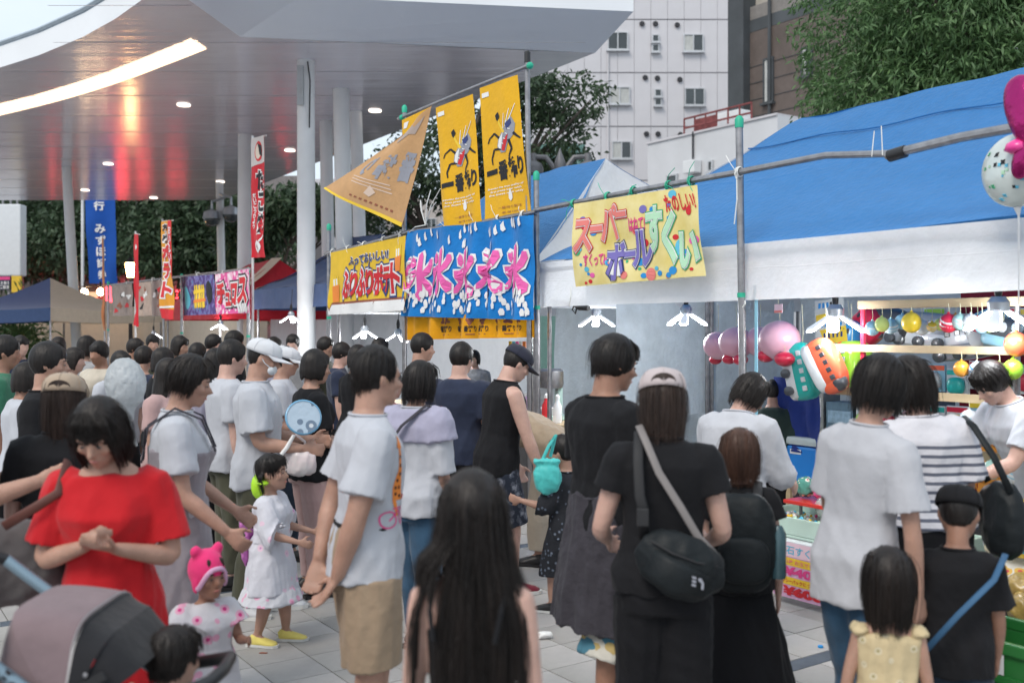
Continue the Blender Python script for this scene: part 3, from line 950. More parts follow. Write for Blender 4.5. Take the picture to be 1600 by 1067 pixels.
def tent(name, label, t0, d0, L, D, eave, ridge, r0, r1, front, hipL, hipR, val, seed, legs=True, val_m=None, stripe=None, sag=.07, group=None, lap=.05):
    """a hipped party tent: roof slopes, valance, legs; x along the row, y into the stall"""
    t = sthing(name, label, 'tent', t0, d0, 0, group)
    A = [Vector((0, 0, eave)), Vector((L, 0, eave)), Vector((L, D, eave)), Vector((0, D, eave))]
    R0, R1 = Vector((r0, D / 2, ridge)), Vector((r1, D / 2, ridge))
    def slope(p00, p10, p01, p11, nm, mat):
        nrm = (p10 - p00).cross(p01 - p00).normalized()
        def fn(a, b):
            q = p00.lerp(p10, a).lerp(p01.lerp(p11, a), b)
            k = sag * sin(pi * b) * (0.55 + 0.45 * sin(pi * a))
            w = .034 * vnoise(q.x * .9 + seed, q.y * 2.2, q.z * 2) + .015 * vnoise(q.x * 3 + q.z * 4, q.y * 3, seed)
            return q - nrm * (k + w) if nrm.z > 0 else q + nrm * (k + w)
        return MB().grid(fn, 36, 22).build(nm, mat, t, smooth='all')
    slope(A[0], A[1], R0, R1, 'roof_slope', front)
    slope(A[2], A[3], R1, R0, 'roof_slope', front)
    slope(A[3], A[0], R0, R0, 'hip_end', hipL)
    slope(A[1], A[2], R1, R1, 'hip_end', hipR)
    vm = val_m or white_tarp
    ring = [A[0], A[1], A[2], A[3], A[0]]
    cum = [0, L, L + D, 2 * L + D, 2 * (L + D)]
    def vf(a, b):
        s = a * cum[-1]
        k = 0
        while k < 3 and s > cum[k + 1]: k += 1
        q = ring[k].lerp(ring[k + 1], (s - cum[k]) / (cum[k + 1] - cum[k]))
        o = [Vector((0, -1, 0)), Vector((1, 0, 0)), Vector((0, 1, 0)), Vector((-1, 0, 0))][k]
        edge = min(1, min(s - cum[k], cum[k + 1] - s) / .25)
        w = (.02 * vnoise(s * 1.6, b * 1.3, seed) + .015 * vnoise(s * 5, b * 2, seed + 4)) * (0.3 + b) * edge
        return q + o * (.012 + lap * b * edge + w) + Vector((0, 0, -val * b + .012 * b * vnoise(s * .8, 3, seed)))
    MB().grid(vf, 150, 8).build('valance', vm, t, smooth='all')
    if legs:
        for x, y in ((.06, .06), (L - .06, .06), (L - .06, D - .06), (.06, D - .06)):
            MB().tube([(x, y, 0), (x, y, eave - .02)], .019, n=8).build('leg', steel, t, smooth=True)
        fr = MB()
        for a, b in ((A[0], A[1]), (A[1], A[2]), (A[2], A[3]), (A[3], A[0]), (A[0], R0), (A[3], R0), (A[1], R1), (A[2], R1), (R0, R1)):
            fr.tube([a + Vector((0, .03, -.09)), b + Vector((0, .0, -.17))], .016, n=6)
        fr.build('roof_frame', steel, t, smooth=True)
    return t, slope, A, R0, R1

big, _, A_, R0_, R1_ = tent('party_tent', 'big blue and white tent over the toy stall nearest the camera', 0.0, 0.02, 5.45, 3.55, 2.26, 3.47, 1.28, 4.2, blue_tarp, white_tarp, white_tarp, 0.37, 2.0)
# a cord sewn along the front slope
def on_slope(a, b, lift=.01):
    q = A_[0].lerp(A_[1], a).lerp(R0_.lerp(R1_, a), b)
    k = .07 * sin(pi * b) * (0.55 + 0.45 * sin(pi * a))
    return q + Vector((0, 0, -k + lift))
MB().tube([on_slope(i / 24, .80 - .012 * sin(i * .9)) for i in range(25)], .006, n=5).build('roof_cord', blue_tarp, big)
tent('party_tent', 'blue tent with a white end behind the ice banner and yellow flags', -4.25, 0.05, 4.12, 3.55, 2.26, 3.50, 1.25, 2.95, blue_tarp, white_tarp, white_tarp, 0.37, 5.0)
# tents further along
nt_, *_ = tent('party_tent', 'navy pop-up tent with a cream hip stripe behind the white column', -10.9, 1.5, 3.3, 3.0, 2.42, 3.38, 1.0, 2.2, navy_tarp, navy2_tarp, navy_tarp, 0.36, 9.0, val_m=navy_tarp, sag=.16)
MB().grid(lambda a, b: Vector((0.03, 0.03, 2.43)).lerp(Vector((1.0, 1.5, 3.40)), b) + Vector(((a - .5) * .22, -(a - .5) * .10, .02 - .15 * sin(pi * b))), 2, 14).build('hip_stripe', cream_tarp, nt_, smooth='all')
rt_, *_ = tent('party_tent', 'red tent with a pale hip stripe behind the pink churro banner', -14.6, 0.9, 3.5, 3.0, 2.25, 3.08, .9, 2.5, red_tarp, red_tarp, red_tarp, 0.36, 12.0, val_m=red_tarp, sag=.12)
MB().grid(lambda a, b: Vector((3.47, 0.03, 2.27)).lerp(Vector((2.5, 1.5, 3.10)), b) + Vector(((a - .5) * .24, (a - .5) * .12, .02 - .11 * sin(pi * b))), 2, 14).build('hip_stripe', cream_tarp, rt_, smooth='all')
# navy and cream tent on the far left
lt = thing('party_tent', 'navy and cream peaked tent at the far left of the crowd', 'tent', (-11.6, 25.0, 0), radians(-20))
hw = 1.9
cs = [Vector((-hw, -hw, 2.2)), Vector((hw, -hw, 2.2)), Vector((hw, hw, 2.2)), Vector((-hw, hw, 2.2))]
pk = Vector((0, 0, 3.0))
def pfn(p, q):
    def f(a, b):
        v = p.lerp(q, a).lerp(pk, b)
        return v - Vector((0, 0, .22 * sin(pi * b) * .8 + .05 * sin(pi * a) * (1 - b)))
    return f
for i in range(4):
    p, q = cs[i], cs[(i + 1) % 4]
    MB().grid(pfn(p, q), 16, 14).build('roof_slope', [navy2_tarp, cream_tarp, cream_tarp, navy2_tarp][i], lt, smooth='all')
    o = Vector((0, 0, -.3))
    MB().grid(lambda a, b: p.lerp(q, a) + o * b - Vector((0, 0, .05 * sin(pi * a))), 14, 3).build('valance', [navy_tarp, cream_tarp, cream_tarp, navy_tarp][i], lt, smooth='all')
    MB().tube([(p.x * .98, p.y * .98, 0), (p.x * .98, p.y * .98, 2.2)], .025, n=6).build('leg', steel, lt)

# ------------------------------------------------------------------ pipe frame along the fronts
fr = sthing('pipe_scaffold', 'steel pipe scaffold with green tipped poles along the stall fronts', 'scaffold', 0, 0, 0)
def pole(px, y_top, d=-.07, r=.024, lean=0.0, par=None, tip=True, y_bot=None):
    t, h = SL(px, y_top, d)
    z0 = 0.0 if y_bot is None else SL(px, y_bot, d)[1]
    p = MB().tube([(t + lean, d, z0), (t + lean * .5, d, (z0 + h) / 2), (t, d, h - .06)], r, n=10).build('pole', steel, par or fr, smooth=True)
    if tip:
        MB().lathe([(r * 1.15, h - .075), (r * 1.2, h - .02), (r * .7, h), (.002, h + .006)], (t, d, 0), 10).build('pole_tip', green_tape, p, smooth=True)
    MB().lathe([(r * 1.12, 0), (r * 1.12, .03)], (t + lean * .33, d, h * .62), 10).build('tape_ring', green_tape, p)
    return t, h
pole(1155, 182, lean=.055)
pole(838, 268, lean=.03)
tall_t, tall_h = pole(824, 86, d=-.10, lean=.05, tip=False)
MB().lathe([(.027, 0), (.027, .09), (.02, .10)], (tall_t, -.10, tall_h - .07), 10).build('pole_cap', black_plastic, fr)
pole(514, 350)
pole(632, 165, d=-.10)
pole(1640, 140, lean=.03)
pole(388, 418)
pole(284, 428)
pole(169, 440)
def bar(pts, r=.021, d=-.12, par=None):
    q = []
    for px, py in pts:
        t, h = SL(px, py, d); q.append((t, d, h))
    return MB().tube(q, r, n=9).build('crossbar', steel, par or fr, smooth=True)
bar([(508, 397), (575, 381), (640, 362), (740, 349), (838, 331)])
bar([(836, 329), (990, 299), (1155, 269), (1290, 243), (1405, 243)][:4] + [(1400, 240)])
bar([(1385, 243), (1500, 215), (1660, 186)], r=.026, d=-.13)
t_, h_ = SL(1402, 241, -.13)
MB().tube([(t_ - .05, -.13, h_ - .004), (t_ + .05, -.13, h_ + .008)], .034, n=10).build('joint_sleeve', black_plastic, fr, smooth=True)
bar([(622, 186), (725, 143), (828, 102)], r=.015, d=-.13)
for px in (628, 828):
    t_, h_ = SL(px, 184 if px == 628 else 103, -.13)
    MB().ell((t_, -.13, h_), (.035, .03, .03), 8, 6).build('tape_wrap', green_tape, fr)
bar([(160, 447), (284, 432), (390, 420)])
# rope ties and loose ends
def ties(spots, mat, nm='rope_tie', d=-.12):
    for px, py in spots:
        t, h = SL(px, py, d)
        m = MB()
        rr = random.Random(px)
        for k in range(3):
            m.tube([(t + (k - 1) * .010, d + .03 * cos(w), h + .032 * sin(w)) for w in np.linspace(0, 2 * pi, 9)], .0042, n=4, cap=False)
        for k in range(2):
            a = rr.uniform(-.12, .12); b = rr.uniform(-.16, -.04) if k else rr.uniform(.03, .14)
            m.tube([(t, d - .03, h), (t + a * .5, d - .05, h + b * .5 + .01), (t + a, d - .04, h + b)], .003, n=4)
        m.build(nm, mat, fr)
ties([(520, 394), (545, 388), (570, 382), (600, 374), (628, 366), (700, 355), (745, 348), (780, 341), (818, 335)], rope_white)
ties([(897, 318), (950, 307), (990, 299), (1045, 290), (1080, 283)], green_tape)
ties([(1155, 269), (350, 426), (310, 429), (240, 437), (200, 442)], rope_white)
# hanging cord ends
for px, y0, y1 in ((1151, 275, 350), (1164, 470, 480), (892, 448, 480)):
    t, h = SL(px, y0, -.15); _, h1 = SL(px, y1, -.15)
    MB().tube([(t, -.15, h), (t + .012, -.16, (h + h1) / 2), (t - .02, -.15, h1)], .005, n=4).build('rope_end', rope_white, fr)
for px, y0, x1, y1 in ((1362, 245, 1366, 205), (1379, 243, 1377, 197)):
    t, h = SL(px, y0, -.15); t1, h1 = SL(x1, y1, -.15)
    MB().tube([(t, -.15, h), (t1, -.15, h1)], .0035, n=4).build('zip_tie', rope_white, fr)
m = MB()
t0, h0 = SL(665, 352, -.15)
for a, b in ((-.35, -.05), (-.1, .25), (.1, .33), (.2, .2), (.28, .32)):
    m.tube([(t0, -.15, h0), (t0 + a * .5, -.17, h0 + b * .5 + .02), (t0 + a, -.15, h0 + b)], .006, n=4)
m.build('rope_end', rope_white, fr)

# ------------------------------------------------------------------ banners
ink = lambda k, c: pm('print_' + k, c, rough=0.65, var=0.04, spec=.3)
I_WHITE = ink('white', (.8, .8, .8)); I_BLACK = ink('black', (.02, .02, .025)); I_RED = ink('red', (.62, .03, .04)); I_NAVY = ink('navy', (.04, .06, .19))
I_PINK = ink('pink', (.80, .13, .42)); I_GREEN = ink('green', (.06, .42, .20)); I_GREEN2 = ink('pale_green', (.45, .72, .50)); I_PURPLE = ink('purple', (.20, .17, .48))
I_ORANGE = ink('orange', (.80, .25, .05)); I_YELLOW = ink('yellow', (.85, .58, .05)); I_BLUE = ink('blue', (.03, .28, .66)); I_CYAN = ink('cyan', (.12, .5, .70)); I_SALMON = ink('salmon', (.78, .22, .20))
I_BROWN = ink('brown', (.30, .10, .06)); I_GREY = ink('grey', (.30, .31, .36)); I_MAG = ink('magenta', (.55, .08, .35)); I_LILAC = ink('lilac', (.72, .50, .74)); I_WPINK = ink('white_pink', (.86, .62, .70))
yellow_cloth = cloth('yellow_flag_cloth', (.83, .45, .015), var=.05, translucent=.15, bump=.25)
tan_cloth = cloth('tan_flag_back', (.62, .36, .17), var=.06, translucent=.2, bump=.25)

def wave_fn(amp, fx, fz, seed, hang=True):
    return lambda a, b: amp * (vnoise(a * fx + seed, b * fz, seed) * 1.4 + .5 * vnoise(a * fx * 2.3, b * fz * .6, seed + 7)) * (min(1, .25 + b) if hang else 1)

def sbanner(name, label, cat, px_quad, d, mat, wave, nm='cloth', group=None, back=None, nu=30, nv=20):
    """a banner given by the four corners the photograph shows on the plane d behind the stall front"""
    (ax, ay), (bx_, by_), (cx, cy), (dx, dy) = px_quad
    q = [SL(ax, ay, d), SL(bx_, by_, d), SL(cx, cy, d), SL(dx, dy, d)]
    t0 = q[0][0]
    th = sthing(name, label, cat, t0, d, 0, group)
    p = Panel(th, *[(a - t0, h) for a, h in q], wave=wave)
    p.sheet(nm, mat, nu, nv, back=back)
    return th, p

# super ball scoop banner
sb_m = pm('pale_yellow_vinyl', (.78, .62, .16), rough=.35, var=.10, scale=4, bump=.15, bscale=8, hue2=(.80, .70, .34))
th, p = sbanner('banner', 'pale yellow super ball scooping banner with red, purple and green letters', 'banner', ((897, 319), (1089, 289), (898, 448), (1101, 431)), -.17, sb_m, wave_fn(.035, 3, 2, 3.3))
def outlined(p, s, box, fill, line, off, shear=0, inner=None, lift=.004):
    a0, b0, a1, b1 = box; m = off * .42
    w = (a1 - a0) / max(1, len(s)); hh = (b1 - b0)
    p.text(s, box, line, off + .05, lift, shear=shear, ref=off)
    if inner:
        p.text(s, box, inner, off + .022, lift + .003, shear=shear, ref=off)
    p.text(s, box, fill, off, lift + .006, shear=shear, ref=off)
rb_ = random.Random(4)
for i in range(46):
    c = rb_.choice([I_BLUE, I_CYAN, I_RED, I_PURPLE, I_GREEN, I_PINK, I_SALMON])
    r = rb_.choice([.012, .016, .02, .03])
    a, b = rb_.uniform(.02, .98), rb_.choice([rb_.uniform(.7, .97), rb_.uniform(.03, .97)])
    p.blob(a, b, r, r * 1.55, c, .003 + .0001 * (i % 9))
p.blob(.62, .93, .035, .075, I_SALMON, .0045); p.blob(.955, .60, .04, .05, I_PINK, .0046); p.blob(.84, .66, .03, .09, I_CYAN, .0047); p.blob(.93, .27, .02, .05, I_RED, .0045)
for i, (ch, box) in enumerate((('ス', (.02, .21, .17, .60)), ('ー', (.16, .30, .26, .37)), ('パ', (.25, .08, .385, .50)), ('ー', (.37, .17, .46, .24)))):
    outlined(p, ch, box, I_WPINK if 0 else I_SALMON, I_RED, .03, inner=I_WHITE, lift=.005 + .0005 * i)
for i, (ch, box) in enumerate((('ボ', (.285, .52, .43, .97)), ('ー', (.42, .64, .52, .71)), ('ル', (.50, .42, .65, .84)))):
    outlined(p, ch, box, I_PURPLE, I_NAVY, .03, inner=I_WHITE, lift=.0052 + .0005 * i)
for i, (ch, box) in enumerate((('す', (.62, .17, .74, .68)), ('く', (.735, .24, .83, .84)), ('い', (.845, .50, .985, .90)))):
    outlined(p, ch, box, I_GREEN2, I_GREEN, .03, inner=I_WHITE, lift=.0054 + .0005 * i)
p.text('はねて!', (.47, .26, .61, .42), I_MAG, .03, .006); p.text('すくって!', (.10, .62, .27, .78), I_MAG, .03, .006); p.text('たのしい!', (.76, .06, .98, .26), I_RED, .03, .006, shear=-.1)
p.done()

# furi furi potato banner
pot_m = cloth('golden_banner_cloth', (.80, .52, .03), var=.06, translucent=.1, bump=.2)
th, p = sbanner('banner', 'golden shaken potato banner with red letters and drawn fries', 'banner', ((517, 395), (634, 368), (513, 492), (632, 485)), -.17, pot_m, wave_fn(.03, 5, 2, 8.1))
z = [(0, .84)]
for i in range(13):
    z += [((i + .25) / 13, .91), ((i + .75) / 13, .81)]
z += [(1, .86), (1, 1), (0, 1)]
p.poly(z, I_BROWN, .003)
p.poly([(a, min(1, b + .035)) for a, b in z[:-2]] + [(1, 1), (0, 1)], I_WHITE, .0045)
outlined(p, 'ふっておいしい!', (.27, .13, .80, .27), I_NAVY, I_WHITE, .035)
for i, ch in enumerate('ふりふりポテト'):
    a = .20 + .106 * i
    p.text(ch, (a, .33 + (.04 if i % 2 else 0), a + .112, .76 - (.02 if i % 2 else 0)), I_NAVY, .16, .006, ref=.045)
    p.text(ch, (a, .33 + (.04 if i % 2 else 0), a + .112, .76 - (.02 if i % 2 else 0)), I_WHITE, .10, .008, ref=.045)
    p.text(ch, (a, .33 + (.04 if i % 2 else 0), a + .112, .76 - (.02 if i % 2 else 0)), I_RED, .045, .010)
for x0, y0, s in ((.05, .50, 1), (.885, .22, .8)):
    for k in range(5):
        a = x0 + .018 * k * s
        p.poly([(a - .012, y0 - .10 + .04 * (k % 2)), (a + .012, y0 - .12 + .05 * (k % 2)), (a + .02, y0 + .08), (a, y0 + .08)], I_WHITE if k % 2 else I_YELLOW, .004 + .0003 * k)
    p.poly([(x0, y0 + .05), (x0 + .10 * s, y0 + .03), (x0 + .085 * s, y0 + .30 * s), (x0 + .02 * s, y0 + .31 * s)], I_ORANGE, .007)
p.done()

# shaved ice banner
ice_m = cloth('ice_banner_cloth', (.012, .22, .62), var=.08, translucent=.18, bump=.3)
def ice_wave(a, b):
    return .055 * sin(a * 31 + 1.2 * sin(a * 9)) * (.35 + .65 * b) + .03 * vnoise(a * 7, b * 3, 2)
th, p = sbanner('banner', 'blue shaved ice banner with pink characters and white waves', 'banner', ((637, 362), (834, 336), (626, 494), (834, 500)), -.16, ice_m, ice_wave, nu=90, nv=16)
ICE = ([(.43, .05), (.50, -.03), (.56, .06), (.585, .4), (.575, .85), (.51, 1.02), (.38, .90), (.45, .80), (.435, .4)],
       [(.10, .17), (.20, .08), (.34, .13), (.40, .26), (.30, .33), (.15, .28)],
       [(.0, .40), (.20, .40), (.40, .34), (.44, .44), (.33, .62), (.10, .82), (-.03, .84), (-.02, .74), (.14, .62), (.20, .53), (.02, .54)],
       [(.57, .40), (.74, .26), (.80, .13), (.95, .14), (1.0, .26), (.86, .42), (.59, .54)],
       [(.565, .46), (.70, .56), (.88, .68), (1.04, .74), (1.02, .88), (.86, .94), (.68, .78), (.565, .62)])
for i in range(6):
    a = -.105 + .183 * i
    w = .165; y0 = .24 + .03 * (i % 2); hh = .56 - .02 * (i % 3)
    for k, q in enumerate(ICE):
        cx = sum(x for x, y in q) / len(q); cy = sum(y for x, y in q) / len(q)
        T = lambda x, y: (min(.997, max(.003, a + w * x)), y0 + hh * y)
        if max(a + w * x for x, y in q) < .02: continue
        p.poly([T(x + (.055 if x > cx else -.055), y + (.035 if y > cy else -.035)) for x, y in q], I_WHITE, .010 + .0003 * i + .00005 * k)
        p.poly([T(x, y) for x, y in q], I_PINK, .016 + .0003 * i + .00005 * k)
r_ = random.Random(9)
for i in range(22):
    a, b = r_.uniform(.02, .97), r_.uniform(.04, .22)
    s = r_.uniform(.007, .012)
    p.poly([(a - s, b - .02), (a + s * .2, b - .06), (a + s * .5, b - .01), (a + s * 1.2, b + .03), (a, b + .05), (a - s * .8, b + .03)], I_WHITE, .010 + .0002 * i)
for i in range(120):
    a, b = r_.uniform(.0, .975), r_.uniform(.72, .93)
    s = r_.uniform(.007, .017)
    p.poly([(a, b), (a + s * .4, b - .035), (a + s, b - .03), (a + s * 1.3, b + .0), (a + s * .9, b - .012), (a + s * .6, b + .02), (a + s * 1.2, b + .035), (a + s * .3, b + .04)], I_WHITE, .009 + .00012 * i)
p.done()
# a yellow curtain strip below it
nor_m = cloth('amber_curtain_cloth', (.80, .36, .01), var=.08, translucent=.25, bump=.3)
def nor_wave(a, b): return .03 * sin(a * 46) * (.5 + b)
th, p = sbanner('curtain', 'short amber beer curtain hanging under the ice banner', 'curtain', ((636, 492), (835, 490), (636, 531), (835, 527)), -.08, nor_m, nor_wave, nu=70, nv=6)
for i, a in enumerate((.29, .35, .43, .52, .63, .72, .80, .88)):
    p.text('番搾り', (a, .46, a + .055, .72), I_BLACK, .035, .006)
    p.blob(a + .025, .28, .018, .13, I_BROWN, .006, squish=.35, seed=i); p.poly([(a + .01, .80), (a + .045, .80), (a + .045, .84), (a + .01, .84)], I_BROWN, .006)
p.done()

# the yellow beer flags
def stroke(p, pts, w, mat, lift):
    for (a0, b0), (a1, b1) in zip(pts[:-1], pts[1:]):
        d = Vector((a1 - a0, (b1 - b0) * 3)).normalized(); n = Vector((-d.y, d.x / 3)) * w
        p.poly([(a0 + n.x, b0 + n.y), (a1 + n.x * .7, b1 + n.y * .7), (a1 - n.x * .7, b1 - n.y * .7), (a0 - n.x, b0 - n.y)], mat, lift); w *= .75
def beast(p):
    """the galloping creature printed on the flags: patchwork body, black legs, long neck and pale mane"""
    p.poly([(.46, .53), (.38, .48), (.42, .42), (.56, .37), (.64, .31), (.80, .29), (.88, .35), (.84, .42), (.68, .47), (.58, .535)], I_GREY, .004)
    p.poly([(.40, .48), (.44, .425), (.56, .385), (.52, .44), (.47, .50)], I_WHITE, .0055)
    p.poly([(.48, .51), (.56, .44), (.70, .41), (.66, .46), (.56, .525)], I_RED, .0062)
    p.poly([(.64, .33), (.78, .30), (.80, .34), (.68, .38)], I_NAVY, .006)
    for k in range(5):
        stroke(p, [(.42 + .07 * k, .49 - .03 * k), (.48 + .07 * k, .50 - .03 * k)], .012, I_WHITE, .0068 + .0002 * k)
    stroke(p, [(.47, .43), (.32, .375), (.19, .405), (.15, .44)], .030, I_BLACK, .005); stroke(p, [(.47, .50), (.29, .495), (.22, .56), (.23, .605)], .030, I_BLACK, .0053)
    stroke(p, [(.70, .45), (.76, .52), (.68, .565), (.68, .61)], .032, I_BLACK, .0051); stroke(p, [(.82, .41), (.90, .44), (.965, .462)], .030, I_BLACK, .0054)
    stroke(p, [(.58, .39), (.48, .32), (.44, .27)], .035, I_YELLOW, .0048); p.poly([(.40, .28), (.38, .245), (.46, .225), (.50, .26), (.44, .295)], I_BLACK, .0062)
    for k in range(5):
        stroke(p, [(.56 + .04 * k, .37 - .012 * k), (.62 + .07 * k, .25 - .012 * k)], .010, (I_WHITE, I_YELLOW)[k % 2], .0045 + .0002 * k)
def beer_flag(label, quad, seed, amp):
    th, p = sbanner('beer_flag', label, 'flag', quad, -.14, yellow_cloth, wave_fn(amp, 2.2, 1.6, seed), nu=20, nv=30, group=None)
    beast(p)
    for i, (ch, bx0) in enumerate((('番', (.37, .585, .60, .735)), ('搾', (.62, .58, .83, .735)), ('り', (.85, .585, .97, .72)))):
        p.text(ch, bx0, I_BLACK, .045, .005)
    p.poly([(.07, .645), (.34, .637), (.34, .675), (.07, .683)], I_BLACK, .005)
    for k, (w, bb) in enumerate(((.42, .775), (.36, .80), (.40, .825))):
        p.text(('Brewing the true quality of', 'first press beer with', 'the finest malt only')[k], (.5 - w, bb, .5 + w, bb + .018), I_WHITE, .02, .005)
    p.poly([(.60, .80), (.64, .84), (.645, .875), (.60, .895), (.555, .875), (.56, .84)], I_WHITE, .0065)
    p.text('一番搾り製法', (.32, .925, .82, .945), I_BROWN, .0, .005); p.text('麦芽100%', (.40, .965, .80, .98), I_BROWN, .0, .005)
    p.poly([(.06, .05), (.24, .05), (.24, .085), (.06, .085)], I_WHITE, .005)
    p.done()
    return th
beer_flag('yellow beer flag hanging in the middle of the three', ((681, 169), (738, 147), (695, 357), (753, 346)), 1.7, .03)
beer_flag('yellow beer flag next to the tall pole', ((749, 138), (808, 117), (757, 343), (827, 331)), 4.2, .025)
# the third flag is blown over: a strip still faces the street, the rest shows its tan back
q = [SL(x, y, -.14) for x, y in ((628, 188), (675, 166), (629, 214), (640, 208))]
fl = sthing('beer_flag', 'yellow beer flag blown over so that its tan back shows', 'flag', q[0][0], -.14, 0)
t0 = q[0][0]
pp = Panel(fl, *[(a - t0, h) for a, h in q]); pp.sheet('cloth', yellow_cloth, 6, 6)
pp.poly([(.1, .25), (.3, .25), (.3, .6), (.1, .6)], I_WHITE, .004); pp.done()
dq = -.26
q = [SL(x, y, -.17) for x, y in ((630, 213), (675, 166), (537, 297), (632, 355))]
def fw(a, b): return -.05 - .22 * b * (1 - a) - .05 * sin(pi * a) * b + .02 * sin(7 * a + 3 * b)
pb = Panel(fl, *[(a - t0, h) for a, h in q], wave=fw)
pb.sheet('cloth_back', tan_cloth, 24, 24)
for i, (ch, bx0) in enumerate((('り', (.16, .40, .30, .66)), ('搾', (.42, .38, .68, .66)), ('番', (.74, .36, .96, .64)))):
    pb.text(ch, bx0, I_GREY, .045, .005, mirror=True)
pb.poly([(.50, .74), (.60, .80), (.56, .86), (.48, .84)], ink('faint', (.70, .55, .45)), .005)
for k in range(3):
    pb.poly([(.15 + .03 * k, .68 + .035 * k), (.72 + .03 * k, .69 + .035 * k), (.72 + .03 * k, .70 + .035 * k), (.15 + .03 * k, .69 + .035 * k)], ink('faint', (.70, .55, .45)), .005)
pb.poly([(.35, .18), (.62, .08), (.72, .12), (.9, .05), (.80, .20), (.66, .18), (.45, .24)], ink('faint_grey', (.42, .34, .30)), .005)
for k in range(9):
    pb.poly([(.35 + .06 * k, .90), (.38 + .06 * k, .90), (.38 + .06 * k, .92), (.35 + .06 * k, .92)], I_BROWN, .005)
pb.poly([(0, .975), (1, .965), (1, 1), (0, 1)], I_YELLOW, .006)
pb.done()

# banners further along the row
ging = patterned('pink_gingham', 'patches', (.75, .12, .35), (.80, .45, .58), (.85, .70, .76), scale=14)
th, p = sbanner('banner', 'pink checked churro banner with red letters', 'banner', ((336, 429), (389, 420), (339, 491), (390, 489)), -.17, ging, wave_fn(.03, 4, 2, 11))
for i, (ch, bx0) in enumerate((('チ', (.06, .22, .30, .78)), ('ュ', (.30, .48, .46, .82)), ('ロ', (.48, .28, .68, .80)), ('ス', (.70, .16, .95, .80)))):
    for off, m_, lf in ((.18, I_BLACK, .006), (.12, I_WHITE, .009), (.06, I_RED, .012)):
        p.text(ch, bx0, m_, off, lf, ref=.06)
for k in range(5):
    p.poly([(.70 + .05 * k, .78), (.74 + .05 * k, .76), (.76 + .05 * k, .97), (.72 + .05 * k, .97)], I_WHITE, .014)
p.done()
pur = patterned('purple_banner_cloth', 'camo', (.10, .07, .22), (.20, .18, .42), (.10, .22, .40), scale=9)
th, p = sbanner('banner', 'purple and blue stall banner with yellow characters', 'banner', ((283, 433), (334, 429), (287, 493), (338, 491)), -.17, pur, wave_fn(.03, 5, 2, 13))
for i in range(5):
    p.poly([(.40 + .06 * i, .25), (.44 + .06 * i, .22), (.46 + .06 * i, .80), (.41 + .06 * i, .84)], I_YELLOW, .005)
p.poly([(.36, .38), (.70, .33), (.70, .42), (.36, .47)], I_YELLOW, .007); p.poly([(.36, .62), (.72, .58), (.72, .66), (.36, .70)], I_ORANGE, .007)
p.blob(.84, .45, .09, .3, I_BLACK, .006); p.blob(.16, .55, .08, .3, I_CYAN, .005)
p.done()
greyb = cloth('grey_banner_cloth', (.30, .25, .23), var=.2, translucent=.15)
greyc = cloth('beige_banner_cloth', (.42, .33, .28), var=.2, translucent=.15)
for i, (x0, y0, x1, y1, lb) in enumerate(((174, 446, 206, 443, 'grey printed stall banner left of the red flag'), (214, 442, 236, 440, 'beige printed stall banner right of the red flag'), (236, 440, 258, 437, 'grey printed stall banner left of the potato flag'))):
    th, p = sbanner('banner', lb, 'banner', ((x0, y0), (x1, y1), (x0 + 2, 494), (x1 + 2, 493)), -.17, greyc if i == 1 else greyb, wave_fn(.04, 4, 2, 17 + i), nu=14)
    rr = random.Random(i)
    for k in range(7):
        a, b = rr.uniform(.15, .85), rr.uniform(.15, .85)
        p.blob(a, b, .10, .07, rr.choice([I_BLACK, I_WHITE, I_BROWN, I_RED]), .004 + .0004 * k, squish=.3, seed=k)
    p.done()

def nobori(label, px0, y0, y1, width_px, d, cm, seed, lean=0, pole_m=None, drop=6):
    t, h = SL(px0, y0, d); _, hb = SL(px0, y1, d)
    Z = P0.y + U.y * t + N.y * d
    th = sthing('banner_flag', label, 'flag', t, d, 0)
    w = width_px / FPX * Z / .50
    MB().tube([(lean, 0, 0), (0, 0, h + .05)], .018, n=7).build('pole', pole_m or pm('white_pole', (.6, .6, .6), rough=.4), th, smooth=True)
    MB().tube([(0, 0, h + .01), (w, 0, h - .03)], .010, n=5).build('top_rod', pm('white_pole', (.6, .6, .6), rough=.4), th)
    L = lean * (1 - hb / h)
    p = Panel(th, (.03, h), (w, h - .03), (.03 + L, hb), (w + L + .06, hb - .03), wave=wave_fn(.05, 2, 3, seed), y=-.03)
    p.sheet('cloth', cm, 10, 30)
    return th, p
red_cloth = cloth('red_flag_cloth', (.60, .015, .03), var=.06, translucent=.15)
white_cloth = cloth('white_flag_cloth', (.66, .62, .60), var=.05, translucent=.15)
th, p = nobori('red octopus dumpling flag with a white top and ball below', 395, 218, 403, 29, .05, red_cloth, 21)
p.poly([(0, 0), (1, 0), (1, .22), (0, .24)], white_cloth, .004)
p.blob(.58, .12, .28, .085, I_RED, .006); p.blob(.55, .12, .2, .065, ink('cream', (.7, .6, .5)), .008); p.poly([(.5, .05), (.82, .08), (.84, .17), (.66, .15), (.60, .09)], I_BLACK, .0095)
for i, ch in enumerate('たこ焼'):
    b = .28 + .18 * i
    p.text(ch, (.42, b, .95, b + .16), I_WHITE, .10, .006, ref=.04); p.text(ch, (.42, b, .95, b + .16), I_BLACK, .04, .009)
p.vtext('だいこうひょう', .10, .30, .46, .76, I_WHITE, .03, .006)
p.blob(.52, .91, .30, .055, I_WHITE, .006); p.poly([(.35, .89), (.5, .92), (.55, .89), (.7, .93), (.68, .94), (.55, .91), (.5, .94), (.34, .91)], I_BROWN, .008)
p.poly([(.72, .86), (1.0, .81), (1.0, .825), (.75, .875)], I_WHITE, .006)
p.done()
or_cloth = cloth('orange_flag_cloth', (.78, .33, .02), var=.08, translucent=.15)
